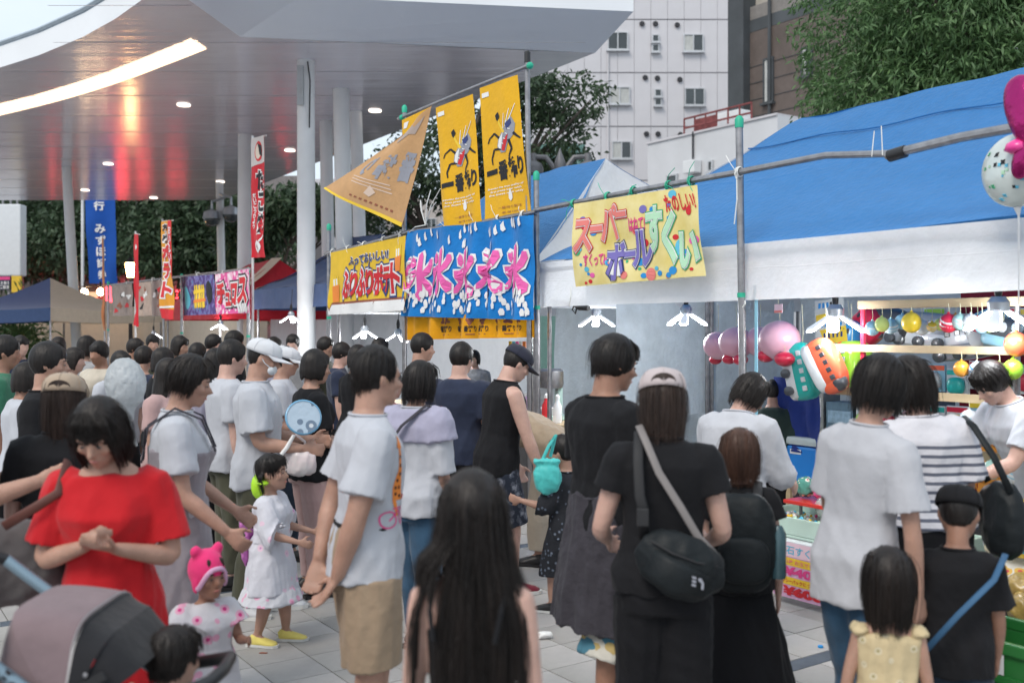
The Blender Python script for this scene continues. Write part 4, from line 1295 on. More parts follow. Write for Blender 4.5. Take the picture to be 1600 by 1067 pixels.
th, p = nobori('orange potato flag with red lower hem on a bent pole', 254, 347, 497, 29, -.4, or_cloth, 25, lean=.12, pole_m=steel)
p.poly([(.72, 0), (1, 0), (1, .6), (.72, .5)], I_RED, .004); p.poly([(0, .90), (1, .90), (1, 1), (0, 1)], I_RED, .004); p.poly([(0, .88), (1, .86), (1, .88), (0, .90)], I_WHITE, .005)
for i, ch in enumerate('あめポテト'):
    b = .03 + (.105 * i if i < 2 else .21 + .19 * (i - 2)); s = .10 if i < 2 else .18
    p.text(ch, (.16, b, .70 if i < 2 else .86, b + s * .92), I_WHITE, .14, .007, ref=.06); p.text(ch, (.16, b, .70 if i < 2 else .86, b + s * .92), I_BLACK if i < 2 else I_RED, .06, .010)
p.vtext('おいしい', .78, .96, .05, .42, I_WHITE, .02, .007)
p.done()
th, p = nobori('narrow red flag beside the glowing lantern', 212, 366, 508, 13, -.5, red_cloth, 27)
p.blob(.6, .14, .22, .03, I_WHITE, .005); p.text('め', (.3, .80, .8, .87), I_WHITE, .05, .005); p.done()
th, p = nobori('brown edged furled flag on a tall pole before the blue banner', 161, 372, 515, 6, -.6, cloth('brown_flag_cloth', (.40, .16, .07), var=.1), 29, lean=.28, pole_m=steel)

# blue bank banner hung beyond the canopy
th = thing('hanging_banner', 'tall blue vertical banner with white characters beyond the canopy', 'banner', W(160, 515, 38) - Vector((0, 0, EYE)))
k = 38 / FPX
p = Panel(th, (-29 * k, EYE + 240 * k), (18 * k, EYE + 240 * k), (-21 * k, EYE + 72 * k), (24 * k, EYE + 72 * k), wave=wave_fn(.1, 2, 3, 41))
p.sheet('cloth', cloth('bank_blue_cloth', (.008, .075, .36), var=.06), 8, 20)
p.vtext('銀行 みずほ証券', .30, .64, .12, .97, I_WHITE, .03, .03, gap=.2)
p.done()
MB().tube([(-31 * k, 0, 0), (-31 * k, 0, EYE + 245 * k)], .06, n=6).build('pole', white_paint, th)
MB().tube([(-31 * k, 0, EYE + 242 * k), (20 * k, 0, EYE + 242 * k)], .04, n=6).build('top_rod', white_paint, th)
# small white flag with a red disc
th = thing('small_flag', 'small white flag with a red disc above the potato banner', 'flag', W(556, 515, 20) - Vector((0, 0, EYE)))
k = 20 / FPX
p = Panel(th, (-2 * k, EYE + 168 * k), (8 * k, EYE + 166 * k), (-3 * k, EYE + 130 * k), (7 * k, EYE + 127 * k), wave=wave_fn(.02, 2, 2, 43))
p.sheet('cloth', white_cloth, 5, 8); p.blob(.2, .55, .26, .14, I_RED, .006); p.done()
MB().tube([(-3 * k, 0, 0), (-2 * k, 0, EYE + 171 * k)], .012, n=5).build('pole', steel, th)

# ------------------------------------------------------------------ inside the stalls
def back_wall(name, label, t0, t1, d, h, mat, seed):
    th = sthing(name, label, 'tarpaulin', t0, d, 0)
    L = t1 - t0
    MB().grid(lambda a, b: Vector((L * a, .05 * vnoise(a * L * 1.7, b * 1.2, seed) + .025 * vnoise(a * L * 5, b * 3, seed), h * b)), int(L * 12), 20).build('sheet', mat, th, smooth='all')
    return th
back_wall('back_sheet', 'grey tarpaulin sheet closing the back of the toy stall', -.0, 5.4, 3.35, 2.24, grey_tarp, 3)
back_wall('back_sheet', 'grey tarpaulin sheet at the back of the shaved ice stall', -4.2, -.1, 3.35, 2.24, grey_tarp, 6)
back_wall('back_sheet', 'pale tarpaulin sheet at the back of the churro stall', -14.0, -4.4, 3.0, 2.2, white_tarp, 9)
bs2 = thing('back_sheet', 'cream sheet closing the back of the far left stalls', 'tarpaulin', (-22, 30.5, 0))
MB().grid(lambda a, b: Vector((14.5 * a, .06 * vnoise(a * 20, b * 2, 8), 2.4 * b)), 60, 8).build('sheet', cream_tarp, bs2, smooth='all')
sd = sthing('side_sheet', 'pale tarpaulin dividing the ice stall from the toy stall', 'tarpaulin', -.05, .9, 0)
MB().grid(lambda a, b: Vector((.05 * vnoise(a * 4, b * 2, 5), 2.4 * a, .9 + 1.32 * b)), 20, 12).build('sheet', grey_tarp, sd, smooth='all')
back_wall('side_sheet', 'long grey sheet behind the far left stalls', -24, -14.3, 2.6, 2.1, cream_tarp, 15)

led = glow('led_white', (.93, .97, 1.0), 16.0)
led_face = pm('led_diffuser', (.75, .77, .80), rough=.4, emit=(.93, .97, 1.0), estr=.35)
led_body = pm('lamp_aluminium', (.45, .48, .52), rough=.35, metal=.6)
def led_lamp(px, py, d, label, ang=0.0, s=1.0, seed=0):
    t, h = SL(px, py, d)
    th = sthing('led_lamp', label, 'lamp', t, d, h, 'lit wing lamps in the stalls')
    MB().lathe([(.018, .05), (.022, .11), (.012, .16)], n=10).build('socket', black_plastic, th, smooth=True)
    MB().lathe([(.045 * s, -.03), (.05 * s, .02), (.03 * s, .05)], n=12).build('hub', led_body, th, smooth=True)
    MB().tube([(0, 0, .15), (.02, .0, .22), (0, .02, .38)], .005, n=4).build('cord', black_plastic, th)
    ld = bpy.data.lights.new('lamp_light', 'POINT'); ld.energy = 21 if s <= 1 else 11; ld.shadow_soft_size = .09; ld.color = (.95, .98, 1.0)
    lo = bpy.data.objects.new('lamp_light', ld); COL.objects.link(lo); lo.parent = th; lo.location = (0, 0, -.13)
    for k in range(3):
        w = ang + k * 2 * pi / 3
        M = Matrix.Rotation(w, 4, 'Z') @ Matrix.Rotation(radians(32), 4, 'Y')
        o_ = [(.05, .014), (.10, .022), (.19, .030), (.205, .018), (.205, -.018), (.19, -.030), (.10, -.022), (.05, -.014)]
        wg = MB().prism([(x * s, y * s) for x, y in o_], .010, M).build('wing', led_face, th)
        MB().tube([M @ Vector((x * s, y * s, -.004)) for x, y in o_ + o_[:1]], .0055 * s, n=6).build('tube', led, wg, smooth='all')
    return th
led_lamp(932, 490, .8, 'lit wing lamp hanging near the dark bracket under the scoop banner', .4)
led_lamp(1072, 486, .8, 'lit wing lamp between the scoop banner and the near pole', 1.2)
led_lamp(1305, 488, .35, 'lit wing lamp beside the yellow poster', .2, 1.1)
led_lamp(1560, 478, .25, 'lit wing lamp at the right edge above the toy rack', .9, 1.15)
led_lamp(455, 492, .8, 'lit lamp under the navy tent behind the white column', .5)
led_lamp(570, 515, .8, 'lit lamp under the golden potato banner', .7)
led_lamp(622, 520, .8, 'lit lamp left of the amber curtain', .1)
for i, (px, py, lb) in enumerate(((345, 505, 'lit lamp low under the pink churro banner'), (240, 520, 'lit lamp under the grey printed banners'))):
    led_lamp(px, py, .9, lb, .3 + i)
# a dark clamp bracket by the lamp
t, h = SL(905, 480, .1)
th = sthing('clamp_bracket', 'black clamp holding a cable under the scoop banner', 'clamp', t, .1, h)
MB().tube([(-.06, 0, .02), (.0, 0, 0), (.12, 0, -.01)], [.018, .026, .02], n=8).build('body', black_plastic, th, smooth=True)
MB().tube([(-.06, 0, .02), (-.09, 0, -.02), (-.05, 0, -.05), (-.03, 0, 0)], .008, n=5).build('hook', black_plastic, th)

# warm lantern and bulbs on the far left
lan = thing('street_lantern', 'glowing warm street lantern between the blue banner and red flag', 'lantern', W(204, 515, 30) - Vector((0, 0, EYE)))
k = 30 / FPX
MB().tube([(0, 0, 0), (0, 0, EYE + 82 * k)], .06, n=8).build('post', dark_metal, lan)
MB().lathe([(.10, EYE + 82 * k), (.16, EYE + 102 * k), (.15, EYE + 104 * k)], n=8).build('glass', glow('lantern_glow', (1.0, .55, .22), 30), lan)
MB().lathe([(.20, EYE + 104 * k), (.07, EYE + 111 * k), (.02, EYE + 114 * k)], n=8).build('cap', dark_metal, lan)
for px, py, lb in ((114, 452, 'warm bulb nearest the tent peak'), (132, 457, 'warm bulb in the middle of the far three'), (157, 456, 'warm bulb under the blue banner')):
    p0 = W(px, py, 29)
    b_ = thing('light_bulb', lb, 'lamp', p0, 0, 'warm bulbs strung over the far stalls')
    MB().ell((0, 0, 0), (.10, .10, .12), 10, 7).build('bulb', glow('bulb_glow', (1.0, .66, .36), 22), b_, smooth='all')
    MB().tube([(0, 0, .1), (0, 0, .3)], .03, n=6).build('socket', dark_metal, b_)
pz = [W(100, 446, 29), W(132, 448, 29), W(165, 446, 29), W(215, 440, 29)]
tag(MB().tube(pz, .015, n=4).build('light_cable', dark_metal), 'thin cable holding the three warm bulbs', 'cable')
bp = thing('pipe_post', 'steel post carrying the bulb cable', 'post', (pz[0].x, 29, 0))
MB().tube([(0, 0, 0), (0, 0, pz[0].z)], .03, n=6).build('tube', steel, bp)

# cameras on the thin canopy column
cz = CP(343, 284).y
for i, (px, py, lb) in enumerate(((331, 342, 'grey dome camera left of the thin canopy column'), (361, 336, 'grey dome camera right of the thin canopy column'))):
    c = thing('dome_camera', lb, 'camera', W(px, py, cz - .2))
    MB().lathe([(.02, .28), (.22, .2), (.26, 0)], n=14).build('housing', led_body, c, smooth=True)
    MB().ell((0, 0, 0), (.24, .24, .22), 14, 8).build('dome', glass_dark, c, smooth='all')
    s = 1 if i == 0 else -1
    MB().tube([(0, 0, .26), (0, 0, .5), (s * .35, .1, .62)], .04, n=6).build('arm', led_body, c)

# grey twin street lamp behind the tents
sl = thing('street_lamp', 'old grey twin globe street lamp behind the blue tent', 'street lamp', W(875, 515, 19) - Vector((0, 0, EYE)))
k = 19 / FPX
grey_lamp = pm('lamp_post_grey', (.17, .17, .18), rough=.5, metal=.3, var=.15)
hh = lambda py: EYE + (HORIZON - py) * k
MB().tube([(0, 0, 0), (0, 0, 1.0), (0, 0, hh(290))], [.12, .07, .06], n=10).build('post', grey_lamp, sl, smooth=True)
MB().lathe([(.10, hh(275)), (.13, hh(262)), (.09, hh(250)), (.04, hh(240)), (.01, hh(232))], n=10).build('finial', grey_lamp, sl, smooth=True)
for s, x in ((-1, -42), (1, 43)):
    a = MB().tube([(0, 0, hh(268)), (s * 10 * k, 0, hh(262)), (s * 22 * k, 0, hh(246)), (abs(x) * s * k, 0, hh(245)), (abs(x) * s * k, 0, hh(252))], .05, n=8).build('arm', grey_lamp, sl, smooth=True)
    MB().lathe([(.06, hh(240)), (.07, hh(252)), (.16, hh(256)), (.20, hh(264)), (.19, hh(272)), (.05, hh(277))], (abs(x) * s * k, 0, 0), 14).build('globe', grey_lamp, sl, smooth=True)

# counters along the front (mostly behind the crowd)
def counter(label, t0, t1, d0, d1, h, mat, top_m=None):
    th = sthing('stall_table', label, 'table', t0, d0, 0)
    L = t1 - t0; D = d1 - d0
    MB().bbox((0, 0, h - .035), (L, D, h), .006).build('top', top_m or wood_pale, th)
    MB().grid(lambda a, b: Vector((.01 + (L - .02) * a, -.012 + .012 * sin(a * L * 22) * b, h - .04 - (h - .10) * b)), int(L * 30), 4).build('skirt', mat, th, smooth='all')
    for x in (.06, L - .06):
        for y in (.06, D - .06):
            MB().tube([(x, y, 0), (x, y, h - .03)], .02, n=6).build('leg', dark_metal, th)
    return th
counter('stall table with a dark cloth under the ice banner', -4.0, -.3, .35, 1.0, .85, table_cloth_m)
counter('stall table with a dark cloth beneath the golden banner', -8.2, -4.5, .35, 1.0, .85, table_cloth_m)
counter('back table holding boxes in the toy stall', .2, 3.0, 2.2, 2.9, .8, table_cloth_m)
# ================================================================== PEOPLE
def remesh(mb, vox, smooth_it=3, smooth_f=0.5):
    """grow one continuous surface from overlapping closed shells"""
    me = bpy.data.meshes.new('tmp'); me.from_pydata(mb.v, [], mb.f); me.update()
    o = bpy.data.objects.new('tmp', me); COL.objects.link(o)
    m = o.modifiers.new('r', 'REMESH'); m.mode = 'VOXEL'; m.voxel_size = vox
    if smooth_it:
        q = o.modifiers.new('s', 'SMOOTH'); q.factor = smooth_f; q.iterations = smooth_it
    dg = bpy.context.evaluated_depsgraph_get()
    out = bpy.data.meshes.new_from_object(o.evaluated_get(dg))
    bpy.data.objects.remove(o); bpy.data.meshes.remove(me)
    return out

def mesh_np(me):
    v = np.empty(len(me.vertices) * 3); me.vertices.foreach_get('co', v)
    n = np.empty(len(me.vertices) * 3); me.vertices.foreach_get('normal', n)
    return v.reshape(-1, 3), n.reshape(-1, 3)

def fold_noise(v, seed, f=(14, 14, 7), k=5):
    """crease-like noise: warped sines"""
    r = np.random.RandomState(seed)
    out = np.zeros(len(v))
    for i in range(k):
        d = r.normal(size=3) * np.array(f) * (0.7 + 0.5 * i)
        w = r.normal(size=3) * np.array(f) * 0.5
        ph = 1.4 * np.sin(v @ w + r.rand() * 6)
        s = np.sin(v @ d + ph + r.rand() * 6)
        out += (1 - 2 * np.abs(s)) / (1 + 0.55 * i)
    return out / 1.9

def wrinkle(me, amp, seed, f=(14, 14, 7), zamp=None):
    v, n = mesh_np(me)
    a = amp * (fold_noise(v, seed, f) + .32 * fold_noise(v + v[:, [2, 0, 1]] * .35, seed + 91, (f[0] * 2.3, f[1] * 2.3, f[2] * 2.6), 4))
    if zamp is not None:
        a = a * zamp(v)
    me.vertices.foreach_set('co', (v + n * a[:, None]).reshape(-1))
    me.update()

def link(me, name, mat, parent=None):
    me.name = name
    me.materials.clear(); me.materials.append(mat)
    me.polygons.foreach_set('use_smooth', [True] * len(me.polygons))
    me.update()
    o = bpy.data.objects.new(name, me); COL.objects.link(o); o.parent = parent
    return o

def rotx(a): return Matrix.Rotation(a, 3, 'X')

# torso rings: height, half width, half depth, forward shift (fractions of body height), man / woman
TORSO_M = [(.462, .066, .056, .0), (.50, .098, .070, -.004), (.54, .098, .070, -.004), (.585, .090, .062, 0), (.625, .086, .058, .004), (.68, .094, .062, .004),
           (.73, .104, .067, .002), (.775, .112, .063, -.003), (.80, .104, .052, -.006), (.822, .072, .042, -.008), (.842, .038, .036, -.006)]
TORSO_F = [(.462, .066, .058, .0), (.50, .102, .074, -.006), (.54, .102, .073, -.006), (.585, .088, .062, 0), (.625, .078, .054, .004), (.68, .084, .058, .006),
           (.73, .094, .068, .010), (.775, .098, .058, .0), (.80, .092, .047, -.004), (.822, .062, .038, -.006), (.842, .034, .033, -.006)]
HAIRS = {}

class Person:
    # hs scales the head, wide the trunk and limbs
    """a standing figure in its own space: faces +y, x to its right, feet on z = 0"""
    def __init__(s, H, sex='m', hs=1.0, wide=1.0, lean=0.0, nod=0.0, turn=0.0, armL=None, armR=None, step=0.06, stance=0.055, sidelean=0.0, vox=.012, seed=1, sit=False, knee=0.0, arm_scale=1.0):
        s.H = H; s.sex = sex; s.hs = hs; s.w = wide * .97; s.vox = vox; s.seed = seed
        s.lean = radians(lean); s.nod = radians(nod); s.turn = radians(turn); s.sl = radians(sidelean)
        s.headh = 0.129 * hs
        s.kz = (1 - s.headh) / 0.867
        s.rings = TORSO_M if sex == 'm' else TORSO_F
        s.step = step; s.stance = stance
        s.aS = arm_scale
        s.armL = armL or dict(u=(-.12, .02, -1), f=(-.03, .18, -1))
        s.armR = armR or dict(u=(.12, .02, -1), f=(.03, .18, -1))
        s.skel()
    def z(s, f): return f * s.H * s.kz
    def bend(s, p):
        """curve the spine forward above the hips"""
        hip = s.z(.50)
        p = Vector(p)
        d = p.z - hip
        if d <= 0 or (s.lean == 0 and s.sl == 0): return p
        full = s.z(.84) - hip
        f = min(1.0, d / (full * .7))
        a = s.lean * (0.55 + 0.45 * f)
        q = Vector((p.x, p.y, d))
        q = Matrix.Rotation(-a, 3, 'X') @ q
        q = Matrix.Rotation(s.sl * f, 3, 'Y') @ q
        return Vector((q.x, q.y, q.z + hip))
    def skel(s):
        H = s.H
        sw = (.112 if s.sex == 'm' else .098) * H * s.w * (0.94 if s.hs > 1.15 else 1)
        s.shL = s.bend((-sw, -.006 * H, s.z(.795))); s.shR = s.bend((sw, -.006 * H, s.z(.795)))
        ua, fa = .172 * H * s.kz * s.aS, .148 * H * s.kz * s.aS
        def arm(sh, a):
            e = sh + Vector(a['u']).normalized() * ua
            w = e + Vector(a['f']).normalized() * fa
            return sh, e, w
        s.AL = arm(s.shL, s.armL); s.AR = arm(s.shR, s.armR)
        hx = .048 * H * s.w
        def leg(sd, st):
            hip = Vector((sd * hx, 0, s.z(.485)))
            an = Vector((sd * s.stance * H, st * H, s.z(.045)))
            kn = hip.lerp(an, .52) + Vector((0, .012 * H + abs(st) * .25 * H, 0))
            return hip, kn, an
        s.LL = leg(-1, s.step); s.LR = leg(1, -s.step)
        s.neck = s.bend((0, -.004 * H, s.z(.842)))
        nb = s.bend((0, 0, s.z(.842) + .1)) - s.neck
        s.HM = Matrix.Rotation(s.turn * -1, 3, 'Z') @ Matrix.Rotation(-s.nod - s.lean * .6, 3, 'X') @ Matrix.Rotation(s.sl * .7, 3, 'Y')
        hh = s.headh * H
        s.hc = s.neck + Vector(nb).normalized() * .014 * H + s.HM @ Vector((0, .012 * H, hh * .52))
        s.hr = (hh * .345, hh * .425, hh * .5)
    def hp(s, x, y, z):
        """a point in units of the head's radii"""
        return s.hc + s.HM @ Vector((x * s.hr[0], y * s.hr[1], z * s.hr[2]))
    # ---- body
    def torso_mb(s, mb, ease=0.0, z0=.462, z1=.842, flare=0.0, bust=1.0, extra=None, n=22, neck_r=None):
        H = s.H; pts = []; rad = []
        rg = [r for r in s.rings if z0 - 1e-6 <= r[0] <= z1 + 1e-6]
        def interp(f):
            R = s.rings
            if f <= R[0][0]:
                return (f, R[1][1], R[1][2], R[1][3])
            for i in range(len(R) - 1):
                if R[i][0] <= f <= R[i + 1][0]:
                    t = (f - R[i][0]) / (R[i + 1][0] - R[i][0])
                    return tuple(R[i][k] + (R[i + 1][k] - R[i][k]) * t for k in range(4))
            return R[-1]
        zs = sorted(set([z0, z1] + [r[0] for r in rg]))
        lo = [z for z in (z0 + (.50 - z0) * k / 5 for k in range(1, 5))] if z0 < .45 else []
        zs = sorted(set(zs + lo))
        rows = []
        for f in zs:
            _, w, d, y = interp(f)
            if f <= .50 and ease > 0:
                _, w, d, y = interp(.505)
            k = max(0, (.70 - f) / .25)
            e = ease * (1.0 if f < .80 else .75 if f < .83 else .45)
            rows.append((f, w * H * s.w + e + flare * k, d * H * s.w * (1 if s.w < 1.05 else s.w ** .6) + e * .9 + flare * .7 * k, y * H))
        vs = []; fs = []
        for f, w, d, y in rows:
            for k in range(n):
                t = 2 * pi * k / n
                c, q = cos(t), sin(t)
                ex = 0.82
                x = w * (abs(c) ** ex) * (1 if c >= 0 else -1); yy = d * (abs(q) ** ex) * (1 if q >= 0 else -1)
                vs.append(s.bend((x, yy + y, s.z(f))))
        for i in range(len(rows) - 1):
            for k in range(n):
                k2 = (k + 1) % n
                fs.append((i * n + k, i * n + k2, (i + 1) * n + k2, (i + 1) * n + k))
        fs.append(tuple(reversed(range(n)))); fs.append(tuple((len(rows) - 1) * n + k for k in range(n)))
        mb.add(vs, fs)
    def limb(s, mb, pts, rad, n=12, sub=3):
        P = []; R = []
        for i in range(len(pts) - 1):
            for k in range(sub):
                t = k / sub
                P.append(Vector(pts[i]).lerp(Vector(pts[i + 1]), t)); R.append(rad[i] + (rad[i + 1] - rad[i]) * t)
        P.append(Vector(pts[-1])); R.append(rad[-1])
        # round the joints a little
        Q = [P[0]] + [P[i] * .5 + (P[i - 1] + P[i + 1]) * .25 for i in range(1, len(P) - 1)] + [P[-1]]
        mb.tube(Q, R, n)
    def arm_mb(s, mb, A, ease=0.0, part=1.0, flare=0.0, k=1.0):
        H = s.H; sh, e, w = A
        m = (1.0 if s.sex == 'm' else .88) * (s.w ** .7) * (1.0 if s.hs < 1.15 else .98)
        r = [.036 * H * m + ease * .6, .034 * H * m + ease, .030 * H * m + ease, .025 * H * m + ease, .0265 * H * m + ease, .021 * H * m + ease, .0165 * H * m + ease]
        ins = sh + Vector((-sh.x * .32, 0, -.012 * H))
        full = [ins, sh, sh.lerp(e, .5), e, e.lerp(w, .3), e.lerp(w, .7), w]
        if part >= 1: 
            s.limb(mb, full, r)
        else:     # sleeve ending part way down the upper arm (part of the whole arm's length)
            la = (e - sh).length; lf = (w - e).length; L = part * (la + lf)
            pts = [ins, sh]; rr = [r[0], r[1] + .004]
            if L <= la:
                pts += [sh.lerp(e, L / la * .5), sh.lerp(e, L / la)]; rr += [r[2] + flare * .5, r[2] + flare]
            else:
                pts += [sh.lerp(e, .5), e, e.lerp(w, (L - la) / lf)]; rr += [r[2] + flare * .3, r[3] + flare * .6, r[4] + flare]
            s.limb(mb, pts, rr)
    def hand_mb(s, mb, A, side, curl=.5, pn=None, fist=False, ext=None):
        H = s.H * (1.06 if s.hs > 1.15 else 1); k = H / 1.7 * (.94 if s.sex == 'f' else 1)
        sh, e, w = A
        d = Vector(ext).normalized() if ext else (w - e).normalized()
        pn = Vector(pn) if pn else Vector((-side, 0.15, 0))
        pn = (pn - d * pn.dot(d)).normalized()
        lat = d.cross(pn) * (1 if side > 0 else -1)     # towards the thumb
        # thumb side should look forward for a hanging hand
        if lat.y < -0.2 and ext is None: lat = -lat
        palm = [w - d * .01 * k, w + d * .03 * k, w + d * .065 * k, w + d * .092 * k]
        mb.tube(palm, [(.022 * k, .018 * k), (.036 * k, .016 * k), (.041 * k, .0145 * k), (.040 * k, .013 * k)], 12, ref=lat)
        c = radians(8 + 62 * curl)
        for i, (o, L) in enumerate(((-.031, .056), (-.0105, .068), (.0105, .075), (.031, .067))):
            p = w + d * .088 * k + lat * (o * k)
            dd = (d + lat * (o * 2.6)).normalized()
            pts = [p - dd * .02 * k, p]
            a = 0
            for j, fr in enumerate((.46, .30, .24)):
                a += c * (.55, .9, .65)[j] * (1 + .08 * (i - 1.5))
                dj = dd * cos(a) + pn * sin(a)
                p = p + dj * (L * fr * k); pts.append(p)
            mb.tube(pts, [.0105 * k, .0102 * k, .0095 * k, .0088 * k, .0065 * k], 8)
        b = w + d * .03 * k + lat * .026 * k
        t1 = (d * .62 + lat * .72 + pn * .25).normalized(); t2 = (d * .85 + lat * .3 + pn * (.25 + .3 * curl)).normalized()
        mb.tube([b - t1 * .012 * k, b + t1 * .02 * k, b + t1 * .045 * k, b + t1 * .045 * k + t2 * .03 * k, b + t1 * .045 * k + t2 * .05 * k], [.014 * k, .0145 * k, .012 * k, .0105 * k, .007 * k], 8)
    def head_mb(s, mb):
        H = s.H
        P = s.hp
        child = s.hs > 1.15
        M4 = s.HM.to_4x4()
        # skull and jaw from rings: z, half width, front, back (in head radii)
        prof = [(-1.0, .28, .62, .0), (-.9, .46, .80, -.05), (-.72, .66, .86, -.30), (-.5, .80, .86, -.55), (-.25, .90, .87, -.78), (0.0, .97, .90, -.92), (.25, 1.0, .92, -1.0), (.5, .96, .86, -.98), (.72, .82, .70, -.85), (.88, .60, .48, -.62), (.97, .32, .22, -.36), (1.0, .08, .05, -.1)]
        n = 20; vs = []; fs = []
        for z, w, f, b in prof:
            if child: w = w * (1.06 if z < 0 else 1.0)
            for k in range(n):
                t = 2 * pi * k / n
                y = (f + b) / 2 + (f - b) / 2 * sin(t)
                vs.append(P(w * cos(t), y, z))
        for i in range(len(prof) - 1):
            for k in range(n):
                k2 = (k + 1) % n
                fs.append((i * n + k, i * n + k2, (i + 1) * n + k2, (i + 1) * n + k))
        fs.append(tuple(reversed(range(n)))); fs.append(tuple((len(prof) - 1) * n + k for k in range(n)))
        mb.add(vs, fs)
        u = s.hr[2]
        q = 0.72 if child else 1.0
        mb.tube([P(0, .82, .12), P(0, .97, -.08), P(0, 1.0 + .16 * q, -.26), P(0, .90, -.36)], [.07 * u, .085 * u, .125 * u, .09 * u], 10)
        for sd in (-1, 1):
            mb.ell(P(sd * .11, .98, -.30), (.075 * u, .075 * u, .06 * u), 8, 6)
            mb.ell(P(sd * .38, .78, .16), (.24 * u, .13 * u, .07 * u), 10, 6, M=s.HM)
            mb.ell(P(sd * .48, .70, -.22), (.24 * u, .15 * u, .20 * u), 10, 7, M=s.HM)
            mb.ell(P(sd * 1.0, -.06, -.06), (.06 * u, .14 * u, .22 * u), 10, 7, M=s.HM @ Matrix.Rotation(sd * .35, 3, 'Z'))
        mb.ell(P(0, .88, -.55), (.24 * u, .10 * u, .07 * u), 10, 6, M=s.HM)
        mb.ell(P(0, .88, -.64), (.20 * u, .10 * u, .06 * u), 10, 6, M=s.HM)
        mb.ell(P(0, .76, -.85), (.20 * u, .13 * u, .15 * u), 10, 6, M=s.HM)
        # neck
        nb = s.bend((0, -.012 * H, s.z(.80)))
        r = (.034 if s.sex == 'm' else .029) * H * (s.w ** .5)
        mb.tube([nb, s.neck, P(0, -.22, -.62), P(0, -.15, -.2)], [r * 1.35, r * 1.04, r, r * .95], 14)
    def leg_mb(s, mb, L, ease=0.0, z1=None, flare=0.0, k=1.0):
        H = s.H; hip, kn, an = L
        m = (1 if s.sex == 'm' else 1.03) * (s.w ** .8)
        r = [.058 * H * m + ease, .052 * H * m + ease, .037 * H * m + ease, .036 * H * m + ease, .028 * H * m + ease, .0195 * H * m + ease, .02 * H * m + ease]
        pts = [hip, hip.lerp(kn, .4), kn, kn.lerp(an, .25) + Vector((0, -.006 * H, 0)), kn.lerp(an, .6), kn.lerp(an, .92), an + Vector((0, 0, -.02 * H))]
        if z1 is not None:
            P = [pts[0]]; R = [r[0]]
            for i in range(1, len(pts)):
                if pts[i].z <= z1:
                    t = (pts[i - 1].z - z1) / max(1e-6, pts[i - 1].z - pts[i].z)
                    P.append(pts[i - 1].lerp(pts[i], t)); R.append(max(r[i - 1] + (r[i] - r[i - 1]) * t, 0) + flare)
                    break
                f = (pts[0].z - pts[i].z) / max(1e-6, pts[0].z - z1)
                P.append(pts[i]); R.append(r[i] + flare * f)
            s.limb(mb, P, R)
        else:
            s.limb(mb, pts, r)
    def foot_mb(s, mb, L, ease=0.0):
        H = s.H; an = L[2]; k = H / 1.7 * (1.05 if s.hs > 1.15 else 1)
        x, y = an.x, an.y
        sp = .10 if x > 0 else -.10
        P = [(x - sp * .04, y - .062 * k, .042 * k), (x, y - .03 * k, .052 * k), (x + sp * .04 * k, y + .04 * k, .045 * k), (x + sp * .1 * k, y + .11 * k, .032 * k), (x + sp * .15 * k, y + .165 * k, .024 * k), (x + sp * .17 * k, y + .188 * k, .020 * k)]
        R = [(.026 * k + ease, .036 * k), (.034 * k + ease, .048 * k), (.040 * k + ease, .042 * k), (.046 * k + ease, .030 * k), (.040 * k + ease, .022 * k), (.018 * k, .012 * k)]
        mb.tube(P, R, 12, ref=(1, 0, 0))
        mb.tube([(x, y - .012 * k, .05 * k), (x, y - .01 * k, .10 * k)], [.036 * k + ease, .031 * k + ease], 10)
    # ---- assembly
    def body(s, label, skin, loc, yaw, hands=(None, None), group=None, name='person', bare_feet=False, legs=True):
        mb = MB()
        s.torso_mb(mb); s.head_mb(mb)
        for A, sd, h in ((s.AL, -1, hands[0]), (s.AR, 1, hands[1])):
            s.arm_mb(mb, A)
            h = h or {}
            s.hand_mb(mb, A, sd, **h)
        for L in (s.LL, s.LR):
            s.leg_mb(mb, L); s.foot_mb(mb, L)
        me = remesh(mb, s.vox, 2)
        o = link(me, name, skin)
        o.location = loc; o.rotation_euler = (0, 0, -radians(yaw))
        tag(o, label, 'child' if s.H < 1.3 else 'person', group)
        s.o = o
        s.face()
        return o
    def face(s):
        if s.vox > .0125: return
        u = s.hr[2]
        for sd in (-1, 1):
            e = MB().ell(s.hp(sd * .40, .885, -.03), (.10 * u, .035 * u, .035 * u), 10, 7, M=s.HM).build('eye', EYE_M, s.o, smooth='all')
            MB().ell(s.hp(sd * .40, .915, -.03), (.06 * u, .028 * u, .034 * u), 10, 7, M=s.HM).build('iris', I_BLACK, e, smooth='all')
            MB().tube([s.hp(sd * .22, .98, .17), s.hp(sd * .40, .97, .21), s.hp(sd * .60, .84, .17)], [.02 * u, .03 * u, .015 * u], 6).build('eyebrow', HAIRC['black'], s.o, smooth='all')
        MB().tube([s.hp(-.24, .90, -.59), s.hp(-.08, .975, -.565), s.hp(.08, .975, -.565), s.hp(.24, .90, -.59)], [.02 * u, .045 * u, .045 * u, .02 * u], 8).build('lips', LIP_M, s.o, smooth='all')
    def garment(s, mb, name, mat, vox=None, amp=.006, f=(14, 14, 7), sm=3, seed=0, par=None, zamp=None):
        me = remesh(mb, vox or s.vox, sm)
        if amp: wrinkle(me, amp, s.seed * 13 + seed + 5, f, zamp)
        return link(me, name, mat, par or s.o)
